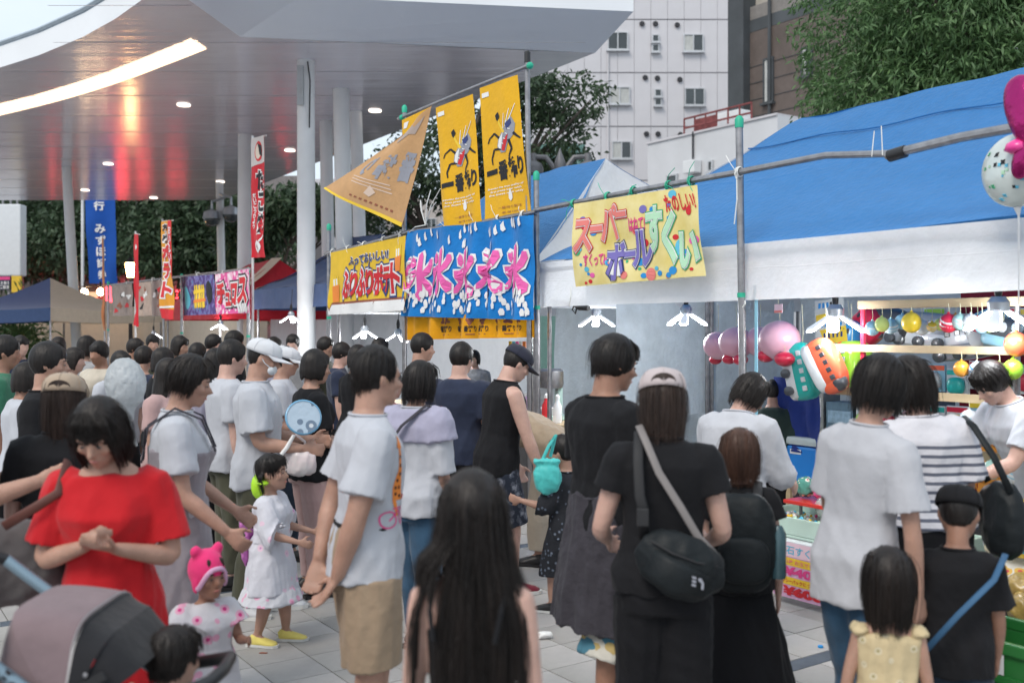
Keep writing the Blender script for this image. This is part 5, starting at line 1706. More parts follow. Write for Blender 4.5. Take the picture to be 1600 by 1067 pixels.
    def tshirt(s, mat, ease=.018, hem=.47, sleeve=.30, flare=.012, sflare=.012, name='t_shirt', amp=.008, neck=.838):
        mb = MB()
        s.torso_mb(mb, ease, hem, neck, flare)
        r0, r1 = [Vector(q) for q in mb.v[:22]], [Vector(q) for q in mb.v[-22:]]
        if sleeve > 0:
            for A in (s.AL, s.AR):
                s.arm_mb(mb, A, ease * .75, sleeve, sflare)
        z0, z1 = s.z(hem), s.z(.8)
        za = lambda v: np.clip(1.35 - (v[:, 2] - z0) / (z1 - z0) * .8, .35, 1.3)
        g = s.garment(mb, name, mat, amp=amp, f=(12, 12, 5.5), seed=1, zamp=za)
        if s.vox < .0125:
            MB().tube(r1 + r1[:2], .0055, n=6, cap=False).build('collar', mat, g, smooth='all')
        return g
    def pants(s, mat, z1=.06, ease=.014, flare=.0, name='trousers', top=.60, amp=.006):
        mb = MB()
        s.torso_mb(mb, ease * .75, .458, top)
        for L in (s.LL, s.LR):
            s.leg_mb(mb, L, ease, s.z(z1), flare)
        return s.garment(mb, name, mat, amp=amp, f=(12, 12, 5), seed=2)
    def skirt(s, mat, top=.62, hem=.25, flare=.10, ease=.014, name='skirt', amp=.008, narrow=1.0):
        mb = MB(); H = s.H; n = 28; rows = []
        for i in range(9):
            t = i / 8
            f = top + (hem - top) * t
            w = .086 + (.104 - .086) * min(1, t * 2.2)
            rows.append((f, w * H * s.w + ease + flare * H * t * t * .5 + flare * H * .5 * t, (.066 + .008 * min(1, t * 2)) * H * s.w + ease + flare * H * t * .8))
        vs = []; fs = []
        for f, w, d in rows:
            for k in range(n):
                a = 2 * pi * k / n
                rip = 1 + .05 * flare * 8 * ((top - f) / (top - hem)) * sin(a * 7 + s.seed)
                p = Vector((w * cos(a) * rip, d * sin(a) * rip, s.z(f)))
                vs.append(s.bend(p))
        for i in range(len(rows) - 1):
            for k in range(n):
                fs.append((i * n + k, i * n + (k + 1) % n, (i + 1) * n + (k + 1) % n, (i + 1) * n + k))
        fs.append(tuple(reversed(range(n)))); fs.append(tuple((len(rows) - 1) * n + k for k in range(n)))
        mb.add(vs, fs)
        return s.garment(mb, name, mat, amp=amp, f=(16, 16, 2.5), seed=3)
    def dress(s, mat, hem=.25, flare=.08, ease=.016, sleeve=.26, name='dress', amp=.006, sflare=.012, neck=.838, cut=.60):
        mb = MB(); H = s.H; n = 28
        s.torso_mb(mb, ease, .5, neck, .01)
        if sleeve > 0:
            for A in (s.AL, s.AR): s.arm_mb(mb, A, ease * .8, sleeve, sflare)
        vs = []; fs = []; K = 9
        for i in range(K):
            t = i / (K - 1); f = cut + (hem - cut) * t
            w = (.092 + .016 * min(1, t * 2)) * H * s.w + ease + flare * H * t; d = (.066 + .010 * min(1, t * 2)) * H * s.w + ease + flare * H * t * .8
            for k in range(n):
                a = 2 * pi * k / n; rip = 1 + .035 * t * sin(a * 8 + s.seed)
                vs.append(s.bend((w * cos(a) * rip, d * sin(a) * rip, s.z(f))))
        for i in range(K - 1):
            for k in range(n):
                fs.append((i * n + k, i * n + (k + 1) % n, (i + 1) * n + (k + 1) % n, (i + 1) * n + k))
        fs.append(tuple(reversed(range(n)))); fs.append(tuple((K - 1) * n + k for k in range(n)))
        mb.add(vs, fs)
        return s.garment(mb, name, mat, amp=amp, f=(14, 14, 4), seed=4)
    def shoes(s, mat, sole=None, sock=None):
        for L in (s.LL, s.LR):
            mb = MB(); s.foot_mb(mb, L, .006)
            me = remesh(mb, min(s.vox, .009), 2)
            v, nrm = mesh_np(me); v[:, 2] = np.maximum(v[:, 2], .012); me.vertices.foreach_set('co', v.reshape(-1)); me.update()
            sh = link(me, 'shoe', mat, s.o)
            k = s.H / 1.7 * (1.05 if s.hs > 1.15 else 1); an = L[2]; sp = .10 if an.x > 0 else -.10
            out = [(an.x + x * k + sp * max(0, y) * k, an.y + y * k) for x, y in ((-.034, -.085), (.034, -.085), (.044, -.02), (.042, .04), (.052, .11), (.046, .165), (.02, .198), (-.02, .198), (-.044, .165), (-.052, .11), (-.042, .04), (-.044, -.02))]
            MB().prism(out, .022 * k, Matrix.Translation((0, 0, .001))).build('sole', sole or mat, sh)
            if sock:
                MB().tube([an + Vector((0, -.012 * k, -.01)), an + Vector((0, -.012 * k, .05 * k))], [.036 * k, .034 * k], 12).build('sock', sock, s.o, smooth=True)
    # ---- hair
    def hair(s, mat, style='short', length=0.0, front=60, vol=1.0, seed=0, strands=0, fringe=True, par=None, spread=1.0, capped=False, gap=None):
        """style short: a cap that leaves the face free; bob / long: locks from the crown down to 'length' (head radii below the centre, or metres for long)"""
        mb = MB(); H = s.H; u = s.hr[2]; P = s.hp
        r = random.Random(s.seed + seed)
        q = .96 if capped else 1.0
        mb.ell(P(0, -.15, .24), (s.hr[0] * 1.06 * vol * q, s.hr[1] * 1.0 * vol * q, s.hr[2] * .90 * vol * q), 24, 16, M=s.HM)
        u = u * (.5 if not capped else .42)
        paths = []
        def rim(az, zz, k=1.0):
            a = radians(az)
            return P(sin(a) * .92 * vol * k, -cos(a) * .92 * vol * k - .07, zz)
        if style == 'short':
            for az in range(-125, 126, 14):
                e = -.50 if abs(az) < 36 else -.36 if abs(az) < 62 else -.14 if abs(az) < 84 else .14 if abs(az) < 100 else -.08
                pts = [P(0, -.1, .98), rim(az, .68, .85), rim(az, .25, 1.0), rim(az, e, .92 if abs(az) > 60 else .84)]
                mb.tube(pts, [.2 * u, .25 * u, .17 * u, .05 * u], 8)
                paths.append(pts)
        elif style in ('bob', 'long'):
            for az in np.linspace(-180 + front, 180 - front, 23):
                j = r.uniform(-.11, .11)
                if style == 'bob':
                    e = -length + j - .1 * (1 - abs(az) / 180)
                    pts = [P(0, .05, 1.0), rim(az, .75, .80), rim(az, .2, 1.04), rim(az, (e + .2) / 2, 1.05 * spread), rim(az, e, .94 * spread)]
                    rad = [.2 * u, .26 * u, .22 * u, .2 * u, .12 * u]
                    mb.tube(pts, rad, 8)
                else:
                    L = length * H * (.30 if gap and gap[0] < az < gap[1] else 1)
                    a = radians(az)
                    sx, sy = sin(a) * s.hr[0] * 1.15 * spread, -cos(a) * s.hr[1] * .9
                    hc = s.hc
                    base = rim(az, -.5, 1.05)
                    drop = Vector((sx * .35, sy * .25 - .012, -L * (1 - .25 * abs(az) / 180) + j * .3))
                    pts = [P(0, .05, 1.0), rim(az, .75, .80), rim(az, .2, 1.04), base, base + drop * .5 + Vector((sx * .15, -.006, 0)), base + drop]
                    rad = [.2 * u, .26 * u, .23 * u, .22 * u, .2 * u, .07 * u]
                    mb.tube(pts, rad, 8)
                paths.append(pts)
        elif style == 'tails':
            for az in range(-140, 141, 14):
                pts = [P(0, -.05, .98), rim(az, .68, .85), rim(az, .25, 1.0), rim(az, -.15, .92)]
                mb.tube(pts, [.2 * u, .25 * u, .20 * u, .10 * u], 8); paths.append(pts)
            for sd in (-1, 1):
                pts = [P(sd * .9, -.35, .1), P(sd * 1.22, -.45, -.1), P(sd * 1.25, -.4, -.6), P(sd * 1.1, -.3, -1.1)]
                mb.tube(pts, [.14 * u, .2 * u, .18 * u, .05 * u], 8); paths.append(pts)
        if fringe:
            for x in (-.8, -.55, -.3, -.05, .2, .45, .7):
                pts = [P(x * .3, .25, .98), P(x * .8, .72, .74), P(x, .96 - .32 * abs(x), .38 + r.uniform(-.06, .06))]
                mb.tube(pts, [.2 * u, .16 * u, .07 * u], 8); paths.append(pts)
        me = remesh(mb, min(s.vox, .011), 3)
        v, nrm = mesh_np(me)
        # grooves that run with the locks
        rel = (v - np.array(s.hc)) @ np.array(s.HM)
        az = np.arctan2(rel[:, 0], -rel[:, 1])
        a = (np.sin(az * 31 + 2 * np.sin(rel[:, 2] * 18)) * .5 + np.sin(az * 67 + 3 * np.sin(rel[:, 2] * 9 + 1)) * .35 + np.sin(az * 17 + rel[:, 2] * 12)) * .0008
        me.vertices.foreach_set('co', (v + nrm * a[:, None]).reshape(-1)); me.update()
        o = link(me, 'hair', mat, par or s.o)
        if strands:
            s.strands(paths, strands, u, mat, o, style)
        return o
    def strands(s, paths, per, u, mat, parent, style):
        u = u * 1.0
        r = np.random.RandomState(s.seed)
        K = 10; n = per * len(paths)
        pos = np.empty((n, K, 3)); i = 0
        hc = np.array(s.hc)
        for pts in paths:
            P = np.array([tuple(p) for p in pts]); m = len(P)
            seg = np.linalg.norm(np.diff(P, axis=0), axis=1); cum = np.concatenate([[0], np.cumsum(seg)])
            for _ in range(per):
                t0 = r.uniform(0, .25); t1 = r.uniform(.72, 1.04) if style == 'long' else r.uniform(.7, 1.12)
                tt = np.linspace(t0, t1, K) * cum[-1]
                q = np.stack([np.interp(tt, cum, P[:, c]) for c in range(3)], 1)
                if tt[-1] > cum[-1]: q[-1] += (P[-1] - P[-2]) / seg[-1] * (tt[-1] - cum[-1])
                # smooth
                q[1:-1] = q[1:-1] * .5 + (q[:-2] + q[2:]) * .25
                out = q - hc; out[:, 2] *= .4 if style != 'long' else .15
                ln = np.linalg.norm(out, axis=1)[:, None] + 1e-6
                out /= ln
                tang = np.array([0, 0, 1.0]); side = np.cross(out, tang)
                w = (r.rand() ** .5) * .19 * u + .03 * u
                fly = 2.2 if r.rand() < .07 else 1.0
                w *= fly; sd = r.normal() * .17 * u * fly
                grow = np.linspace(.85, 1.0, K)[:, None]
                wob = np.sin(np.linspace(0, 5, K) + r.rand() * 6)[:, None] * .012 * u
                q = q + out * w * grow + side * (sd + wob)
                pos[i] = q; i += 1
        hc_ = bpy.data.hair_curves.new('hair_strands')
        hc_.add_curves([K] * n)
        hc_.points.foreach_set('position', pos.reshape(-1).astype(np.float32)) if False else hc_.attributes['position'].data.foreach_set('vector', pos.reshape(-1).astype(np.float32))
        at = hc_.attributes.get('radius') or hc_.attributes.new('radius', 'FLOAT', 'POINT')
        at.data.foreach_set('value', np.tile(np.linspace(.0011, .0005, K), n).astype(np.float32))
        hc_.materials.append(mat)
        o = bpy.data.objects.new('hair_strands', hc_); COL.objects.link(o); o.parent = parent
        tag(o, kind='stuff')
        return o
    def cap(s, mat, brim=True, opening=False, tilt=-8, back=False, strap_m=None):
        M = s.HM @ rotx(radians(tilt))
        c = s.hp(0, -.06, .40)
        u = s.hr[2]
        prof = [(s.hr[0] * 1.22 * q, z) for q, z in ((1.0, -.12), (1.0, .05), (.96, .25), (.85, .43), (.66, .57), (.4, .66), (.12, .695), (.01, .70))]
        m = MB()
        n = 28; vs = []
        for r, z in prof:
            for k in range(n):
                w = 2 * pi * k / n
                vs.append(c + M @ Vector((r * cos(w), r * 1.2 * sin(w), z * u * 1.0)))
        m.add(vs, [(i * n + k, i * n + (k + 1) % n, (i + 1) * n + (k + 1) % n, (i + 1) * n + k) for i in range(len(prof) - 1) for k in range(n)])
        o = m.build('cap', mat, s.o, smooth='all')
        so = o.modifiers.new('thick', 'SOLIDIFY'); so.thickness = .004
        seam = MB()
        for k in range(6):
            w = 2 * pi * (k + .5) / 6
            seam.tube([c + M @ Vector((r * 1.012 * cos(w), r * 1.2 * 1.012 * sin(w), z * u * 1.01)) for r, z in prof], .0016, n=4)
        tag(seam.build('cap_seam', mat, o), kind='stuff')
        MB().ell(c + M @ Vector((0, 0, .705 * u)), (.008, .008, .005), 8, 5).build('cap_button', mat, o, smooth='all')
        if brim:
            d = -1 if back else 1
            def bf(a, b):
                t = (a - .5) * 2.0
                rr = s.hr[0] * 1.22
                x = rr * sin(t * 1.25); y = rr * 1.2 * cos(t * 1.25)
                L = .075 * (s.H / 1.6 if s.hs < 1.15 else .75) * cos(t * 1.25) ** .5 * b
                return c + M @ Vector((x * (1 - .04 * b), d * (y + L), -.10 * u - .018 * t * t * b - .006 * b + .004))
            b_ = MB().grid(bf, 16, 5).build('brim', mat, o, smooth='all')
            so = b_.modifiers.new('thick', 'SOLIDIFY'); so.thickness = .005
        if opening:     # the arched gap and strap at the back of the cap, where hair shows
            y = -s.hr[0] * 1.2 * 1.235
            pts = [c + M @ Vector((s.hr[0] * .62 * cos(t), y * (1 - .14 * cos(t) ** 2), (.03 + .26 * sin(t)) * u)) for t in np.linspace(0, pi, 13)]
            ce = c + M @ Vector((0, y * 1.0, .03 * u))
            m = MB().add([ce] + pts, [(0, k + 1, k + 2) for k in range(12)])
            m.build('cap_opening', strap_m or HAIRC['brown'], o, smooth='all')
        return o

EYE_M = pm('eye_white', (.26, .22, .20), rough=.25, var=.02)
LIP_M = pm('lips', (.42, .16, .14), rough=.4, var=.05)
def hair_mat(key, c, hi):
    m = pm(key, c, rough=.45, var=.25, scale=30, stretch=(1, 1, .15), spec=.32, bump=.25, bscale=120, hue2=hi)
    return m
HAIRC = dict(black=hair_mat('hair_black', (.008, .0065, .0062), (.016, .0125, .0115)), brown=hair_mat('hair_brown', (.020, .012, .010), (.042, .026, .020)),
             dark=hair_mat('hair_dark_brown', (.009, .007, .0065), (.018, .013, .011)), chest=hair_mat('hair_chestnut', (.040, .018, .012), (.07, .034, .022)))

def stand(px, Z):
    p = W(px, HORIZON, Z); return Vector((p.x, p.y, 0))
def height(top, Z, extra=.012): return EYE - (top - HORIZON) / FPX * Z - extra
# ================================================================== WHO STANDS WHERE
C = cloth
white_tee = C('white_cotton', (.47, .485, .53), var=.03, bump=.12)
black_tee = C('black_cotton', (.009, .009, .011), var=.15, bump=.2, sheen=.02)
charcoal = C('charcoal_cotton', (.045, .042, .052), var=.12, bump=.5, sheen=.05)
navy_tee = C('navy_cotton', (.022, .030, .060), var=.12)
jeans = C('blue_denim', (.035, .085, .15), var=.2)
dark_jeans = C('dark_denim', (.022, .034, .055), var=.2)
khaki = C('khaki_cotton', (.32, .235, .16), var=.08, bump=.25)
black_trs = C('black_trouser_cloth', (.007, .007, .009), var=.15, sheen=.02)
olive = C('olive_cotton', (.075, .075, .05), var=.1)
beige = C('beige_cotton', (.36, .28, .20), var=.1)
red_knit = C('red_jersey', (.50, .011, .017), var=.07, bump=.15)
mauve = C('mauve_grey_linen', (.27, .245, .27), var=.08)
lav = C('lavender_cotton', (.36, .35, .46), var=.06)
floral = patterned('white_floral_print', 'dots', (.60, .60, .64), (.58, .05, .22), (.72, .38, .52), scale=19, width=.36)
floral2 = patterned('pale_floral_print', 'dots', (.62, .62, .68), (.60, .30, .55), (.74, .55, .66), scale=11, width=.22)
beige_floral = patterned('beige_floral_print', 'dots', (.56, .45, .27), (.36, .30, .15), (.62, .54, .38), scale=26, width=.30)
dark_print = patterned('dark_sprig_print', 'dots', (.022, .024, .030), (.20, .23, .28), (.10, .12, .16), scale=30, width=.26)
camo = patterned('navy_camouflage', 'camo', (.022, .028, .045), (.075, .085, .115), (.20, .21, .25), scale=22)
patchy = patterned('patchwork_print', 'patches', (.62, .60, .54), (.08, .22, .30), (.50, .38, .16), scale=16)
striped = patterned('striped_jersey', 'stripes', (.64, .63, .67), (.12, .13, .17), 1.235, scale=27, width=.62)
pink_tee = C('salmon_cotton', (.60, .26, .26), var=.06)
pinkish = C('dusty_pink_cotton', (.48, .32, .31), var=.06)
sneaker = pm('white_sneaker', (.62, .63, .66), rough=.6, var=.08)
sole_w = pm('white_sole', (.66, .66, .64), rough=.6)
maroon = C('maroon_mesh', (.16, .015, .03), var=.2)
yellow_shoe = C('yellow_canvas', (.78, .66, .18), var=.06)
black_shoe = pm('black_leather', (.015, .015, .016), rough=.4)
beige_cap = C('beige_cap_cloth', (.40, .31, .23), var=.08); pale_cap = C('pale_pink_cap_cloth', (.50, .43, .43), var=.05); white_cap = C('white_cap_cloth', (.62, .63, .66), var=.04); navy_cap = C('navy_cap_cloth', (.025, .027, .045), var=.1)

fw = lambda sd, out=.18, up=.0, fin=.25, fy=.95, fz=-.1: dict(u=(sd * out, up, -1), f=(-sd * fin, fy, fz))

# 1 man in the white T-shirt, hands clasped behind him
p1 = Person(height(533, 3.72), 'm', wide=1.0, lean=2, nod=4, turn=-12, vox=.0085, seed=1, step=.03,
            armR=dict(u=(.10, -.30, -1), f=(-.34, -.24, -1)), armL=dict(u=(-.12, -.34, -1), f=(.34, -.30, -1)))
p1.body('man in a white T-shirt and khaki shorts with hands clasped behind his back', skin_a, stand(571, 3.72), 70, hands=(dict(curl=.45, pn=(.6, -.3, 0)), dict(curl=.28, pn=(-.2, -1, .2), ext=(-.35, -.45, -.8))))
sh1 = p1.tshirt(white_tee, ease=.022, hem=.475, sleeve=.40, flare=.014, sflare=.022, amp=.0085)
p1.pants(khaki, z1=.285, ease=.028, flare=.022, name='shorts', amp=.009)
p1.shoes(sneaker, sole_w)
p1.hair(HAIRC['black'], 'short', vol=1.03, strands=70, fringe=False)
belt = MB(); p1.torso_mb(belt, .024, .588, .60); p1.garment(belt, 'belt', black_tee, amp=0, sm=1)

# 2 long haired girl in the foreground
p2 = Person(height(728, 2.3), 'f', hs=1.02, wide=.86, turn=-14, nod=6, vox=.0085, seed=2)
p2.body('girl with long straight black hair and bare shoulders nearest the camera', skin_b, stand(738, 2.3), 8)
mb = MB(); p2.torso_mb(mb, .012, .47, .745); p2.garment(mb, 'camisole', black_tee, amp=.004)
st = MB()
for sd in (-1, 1):
    H = p2.H
    st.tube([Vector((sd * .06 * H, .075 * H, p2.z(.74))), Vector((sd * .066 * H, .045 * H, p2.z(.815))), Vector((sd * .062 * H, -.01 * H, p2.z(.832))), Vector((sd * .058 * H, -.066 * H, p2.z(.78))), Vector((sd * .05 * H, -.078 * H, p2.z(.735)))], .006, n=6)
st.build('strap', black_tee, p2.o)
p2.pants(dark_jeans, z1=.06)
p2.shoes(sneaker, sole_w)
p2.hair(HAIRC['dark'], 'long', length=.30, front=66, vol=1.10, strands=190, fringe=True, spread=2.7, gap=(-70, -36))

# 3 woman in black with the pale cap
p3 = Person(height(566, 3.5), 'f', wide=.95, nod=14, vox=.0085, seed=3, armL=fw(-1, .30, .05, .10, .9, -.35), armR=fw(1, .26, .05, .15, .9, -.35), step=.02)
p3.body('woman in black T-shirt and trousers wearing a pale cap backwards to the camera', skin_b, stand(1036, 3.5), 6)
p3.tshirt(black_tee, ease=.026, hem=.50, sleeve=.26, flare=.012, sflare=.018, amp=.009)
p3.pants(black_trs, z1=.05, ease=.022, flare=.035, name='trousers', amp=.008)
p3.shoes(black_shoe)
p3.hair(HAIRC['brown'], 'bob', length=1.22, front=62, vol=1.03, strands=90, fringe=False, capped=True)
p3.cap(pale_cap, opening=True, tilt=-4)

# 4 man in black behind her, a jacket round his waist
p4 = Person(height(517, 4.25), 'm', wide=1.02, nod=12, turn=8, vox=.010, seed=4, armR=fw(1, .12, .1, .2, .9, -.3), armL=fw(-1, .12, .1, .2, .9, -.3))
p4.body('man in a black T-shirt looking down beside the woman in the pale cap', skin_c, stand(948, 4.25), 62)
p4.tshirt(black_tee, ease=.03, hem=.47, sleeve=.40, flare=.01, amp=.007)
p4.pants(patchy, z1=.20, ease=.045, flare=.04, name='wide_trousers', amp=.008, top=.49)
p4.skirt(charcoal, top=.60, hem=.27, flare=.045, ease=.045, name='tied_jacket', amp=.016)
p4.shoes(black_shoe)
p4.hair(HAIRC['black'], 'short', vol=1.10, strands=60)

# 6 woman in pale grey bending to the stall
p6 = Person(height(577, 5.2, -.02), 'f', wide=1.08, lean=14, nod=28, turn=25, vox=.011, seed=6, armL=fw(-1, .2, .3, .1, .9, -.4), armR=fw(1, .2, .3, .1, .9, -.4))
p6.body('woman in a pale grey hooded shirt bending over the scooping stall', skin_b, stand(1138, 5.2), 40)
p6.tshirt(C('pale_grey_cotton', (.50, .51, .55), var=.06), ease=.04, hem=.46, sleeve=.62, flare=.03, sflare=.025, name='hooded_shirt', amp=.006)
p6.pants(C('grey_cotton_short', (.36, .37, .41), var=.08), z1=.30, ease=.02, flare=.03, name='shorts')
p6.shoes(black_shoe)
p6.hair(HAIRC['dark'], 'bob', length=.75, front=60, vol=1.1, strands=40)

# 7 girl with the black backpack
p7 = Person(height(664, 4.05), 'f', hs=1.12, wide=.84, nod=10, vox=.011, seed=7, armL=fw(-1, .16, .0, .2, .9, -.4), armR=dict(u=(.22, -.02, -1), f=(.02, .25, -1)))
p7.body('auburn haired girl in a long black skirt wearing a black backpack', skin_b, stand(1156, 4.05), 10)
p7.tshirt(black_tee, ease=.03, hem=.50, sleeve=.22, sflare=.02, amp=.006)
p7.skirt(black_trs, top=.62, hem=.13, flare=.10, name='long_skirt', amp=.010)
p7.shoes(black_shoe)
p7.hair(HAIRC['chest'], 'bob', length=1.0, front=60, vol=1.04, strands=70)

# 8 woman in the loose white blouse
p8 = Person(height(545, 3.62, .005), 'f', wide=.82, nod=16, turn=4, sidelean=6, vox=.009, seed=8, armR=dict(u=(.16, .02, -1), f=(-.02, .20, -1)), armL=fw(-1, .2, .1, .2, .8, -.5))
p8.body('woman with short black hair in a loose white blouse and jeans', skin_a, stand(1338, 3.62), 52)
p8.tshirt(C('white_lace', (.46, .465, .50), var=.05, bump=.15), ease=.026, hem=.44, sleeve=.42, flare=.010, sflare=.024, name='blouse', amp=.006)
p8.pants(jeans, z1=.10, ease=.018)
p8.shoes(sneaker, sole_w)
p8.hair(HAIRC['black'], 'bob', length=.62, front=62, vol=1.06, strands=80)

# 9 woman in the striped top
p9 = Person(height(552, 4.2, .005), 'f', wide=.97, nod=14, turn=-22, sidelean=-5, vox=.010, seed=9, armR=fw(1, .22, .1, .1, .9, -.35), armL=dict(u=(-.16, .05, -1), f=(.03, .3, -1)))
p9.body('woman in a white top with dark stripes and black trousers', skin_b, stand(1452, 4.2), 4)
p9.tshirt(striped, ease=.035, hem=.545, sleeve=.42, flare=.02, sflare=.03, name='striped_top', amp=.007)
p9.pants(black_trs, z1=.06, ease=.03, flare=.04)
p9.shoes(black_shoe)
p9.hair(HAIRC['dark'], 'bob', length=.95, front=60, vol=1.10, strands=70)

# 10 little girl in beige
p10 = Person(height(852, 3.12), 'f', hs=1.42, wide=.90, turn=8, vox=.0085, seed=10, armL=dict(u=(-.26, .05, -1), f=(-.02, .35, -1)), armR=dict(u=(.22, .05, -1), f=(.06, .3, -1)))
p10.body('little dark haired girl in a beige flowered romper with bare arms', skin_a, stand(1388, 3.12), 12)
p10.dress(beige_floral, hem=.26, flare=.03, ease=.02, sleeve=0, name='romper', neck=.80)
for sd in (-1, 1):
    fr_ = MB().ell((sd * .085 * p10.H, -.01, p10.z(.80)), (.035, .05, .022), 10, 7)
    p10.garment(fr_, 'frill', beige_floral, vox=.008, amp=.004, f=(60, 60, 60))
p10.shoes(sneaker, sole_w)
p10.hair(HAIRC['dark'], 'bob', length=1.22, front=58, vol=1.06, strands=80)

# 11 boy with the black hat and blue strap
p11 = Person(height(752, 3.5), 'm', hs=1.25, wide=.88, nod=14, turn=10, vox=.009, seed=11, armR=dict(u=(.14, .05, -1), f=(.02, .45, -1)), armL=fw(-1, .2, .1, .2, .9, -.2))
p11.body('boy in a black T-shirt and dark denim shorts with a blue strap', skin_c, stand(1496, 3.5), 20)
p11.tshirt(black_tee, ease=.022, hem=.44, sleeve=.44, flare=.012, sflare=.02, amp=.008)
p11.pants(dark_jeans, z1=.27, ease=.012, flare=.03, name='shorts', top=.50)
p11.shoes(black_shoe)
p11.hair(HAIRC['black'], 'short', fringe=False, capped=True)
p11.cap(black_tee, tilt=-6)

# 12 stall keeper leaning in at the right edge
p12 = Person(1.60, 'm', lean=22, nod=24, vox=.010, seed=12, armR=fw(1, .1, .5, -.02, .9, -.25), armL=fw(-1, .1, .5, -.02, .9, -.3))
l12 = ST(TPX(1625, .55), .55)
p12.body('stall keeper with glossy black hair leaning in at the right edge', skin_b, l12, 262, hands=(dict(curl=.7), dict(curl=.7)))
p12.tshirt(white_tee, ease=.025, hem=.47, sleeve=.40)
p12.pants(black_trs); p12.shoes(black_shoe)
p12.hair(HAIRC['black'], 'short', vol=1.12, strands=70)

# 13 woman in red
p13 = Person(height(615, 3.28, -.02), 'f', wide=.97, lean=4, nod=30, turn=10, vox=.0085, seed=13, armR=dict(u=(.26, .05, -1), f=(-.80, .62, .34)), armL=dict(u=(-.26, .05, -1), f=(.66, .72, .30)))
p13.body('woman in a bright red dress looking down at her hands beside the pushchair', skin_a, stand(174, 3.28), 172, hands=(dict(curl=.75, pn=(.3, .2, .9)), dict(curl=.75, pn=(-.3, .2, .9))))
p13.dress(red_knit, hem=.36, flare=.01, ease=.02, sleeve=.42, sflare=.018, amp=.008, neck=.815)
p13.pants(black_trs, z1=.06, ease=.003, top=.47)
p13.shoes(black_shoe)
p13.hair(HAIRC['dark'], 'bob', length=1.0, front=52, vol=1.10, strands=90)

# 14 woman in the beige cap
p14 = Person(height(576, 4.05), 'f', vox=.011, seed=14, nod=5, armL=dict(u=(-.2, .1, -1), f=(.1, .5, -1)), armR=dict(u=(.2, .1, -1), f=(-.1, .5, -1)))
p14.body('woman in a black top and beige cap seen from behind at the left', skin_b, stand(98, 4.05), -12)
p14.tshirt(black_tee, ease=.03, hem=.46, sleeve=.42)
p14.pants(black_trs); p14.shoes(black_shoe)
p14.hair(HAIRC['brown'], 'bob', length=1.85, front=62, vol=1.04, strands=60, fringe=False, capped=True)
p14.cap(beige_cap, opening=True, tilt=-4)

# 15 person at the left edge with raised forearms
p15 = Person(1.64, 'm', vox=.010, seed=15, nod=10, armL=dict(u=(-.2, .55, -1), f=(.10, .95, .42)), armR=dict(u=(.2, .55, -1), f=(-.15, .95, .30)))
p15.body('person in dark clothes at the left edge raising both forearms', skin_a, stand(-92, 3.75), 72, hands=(dict(curl=.6), dict(curl=.6)))
p15.tshirt(navy_tee, sleeve=.38); p15.pants(black_trs); p15.shoes(black_shoe); p15.hair(HAIRC['black'], 'short')

# 16 woman in the mauve pinafore
p16 = Person(height(546, 4.35), 'f', wide=1.04, nod=14, turn=6, lean=3, vox=.010, seed=16, armR=dict(u=(.16, .12, -1), f=(.10, .80, -.72)), armL=dict(u=(-.2, .2, -1), f=(.1, .8, -.6)))
p16.body('woman in a white T-shirt and mauve grey pinafore reaching out her hand', skin_a, stand(270, 4.35), 74)
p16.tshirt(white_tee, ease=.026, hem=.56, sleeve=.38, sflare=.02)
p16.dress(mauve, hem=.12, flare=.06, ease=.04, sleeve=0, name='pinafore', neck=.74, amp=.009)
st = MB(); H = p16.H
for sd in (-1, 1):
    st.tube([p16.bend((sd * .05 * H, .10 * H, p16.z(.735))), p16.bend((sd * .062 * H, .06 * H, p16.z(.82))), p16.bend((sd * .064 * H, -.01 * H, p16.z(.848))), p16.bend((sd * .05 * H, -.082 * H, p16.z(.79))), p16.bend((sd * -.03 * H, -.088 * H, p16.z(.70)))], .012, n=6, flat=.4)
st.build('strap', charcoal, p16.o)
p16.shoes(sneaker, sole_w)
p16.hair(HAIRC['dark'], 'bob', length=.45, front=70, vol=1.05, strands=60)

# 17 little girl with the pink bow
p17 = Person(height(706, 5.4), 'f', hs=1.42, wide=1.06, vox=.0095, seed=17, armL=dict(u=(-.3, .3, -1), f=(.0, .9, -.2)), armR=dict(u=(.2, .35, -1), f=(-.05, .95, -.25)), nod=-4)
p17.body('little girl in a white flowered summer robe and yellow shoes', skin_a, stand(424, 5.4), 96)
p17.dress(floral2, hem=.30, flare=.045, ease=.03, sleeve=.62, sflare=.05, name='summer_robe', amp=.008)
p17.skirt(floral, top=.36, hem=.25, flare=.06, ease=.05, name='ruffle', amp=.008)
sash = MB(); p17.torso_mb(sash, .038, .58, .66); p17.garment(sash, 'sash', floral2, amp=.004)
bow = MB(); H = p17.H
for sx, sz in ((-.10, .06), (.10, .06), (-.06, -.09), (.06, -.09), (-.02, -.14)):
    bow.ell((sx * .7, -.125, p17.z(.62) + sz), (.055, .022, .045 if sz > 0 else .085), 12, 8)
bow.ell((0, -.125, p17.z(.62)), (.03, .03, .03), 10, 7)
p17.garment(bow, 'bow', pm('orchid_gauze', (.66, .22, .58), rough=.6, translucent=.3), vox=.009, amp=.004, f=(50, 50, 50))
p17.shoes(yellow_shoe, sole_w)
p17.hair(HAIRC['black'], 'tails', strands=40)
tie = MB().lathe([(.02, -.012), (.034, 0), (.02, .012)], tuple(p17.hp(.95, -.4, -.5)), 10)
tie.build('hair_ribbon', pm('lime_ribbon', (.42, .75, .03), rough=.5), p17.o, smooth=True)
MB().ell(p17.hp(-.2, -1.05, -.75), (.05, .04, .07), 10, 7).build('lime_scarf', pm('lime_ribbon', (.42, .75, .03), rough=.5), p17.o, smooth='all')

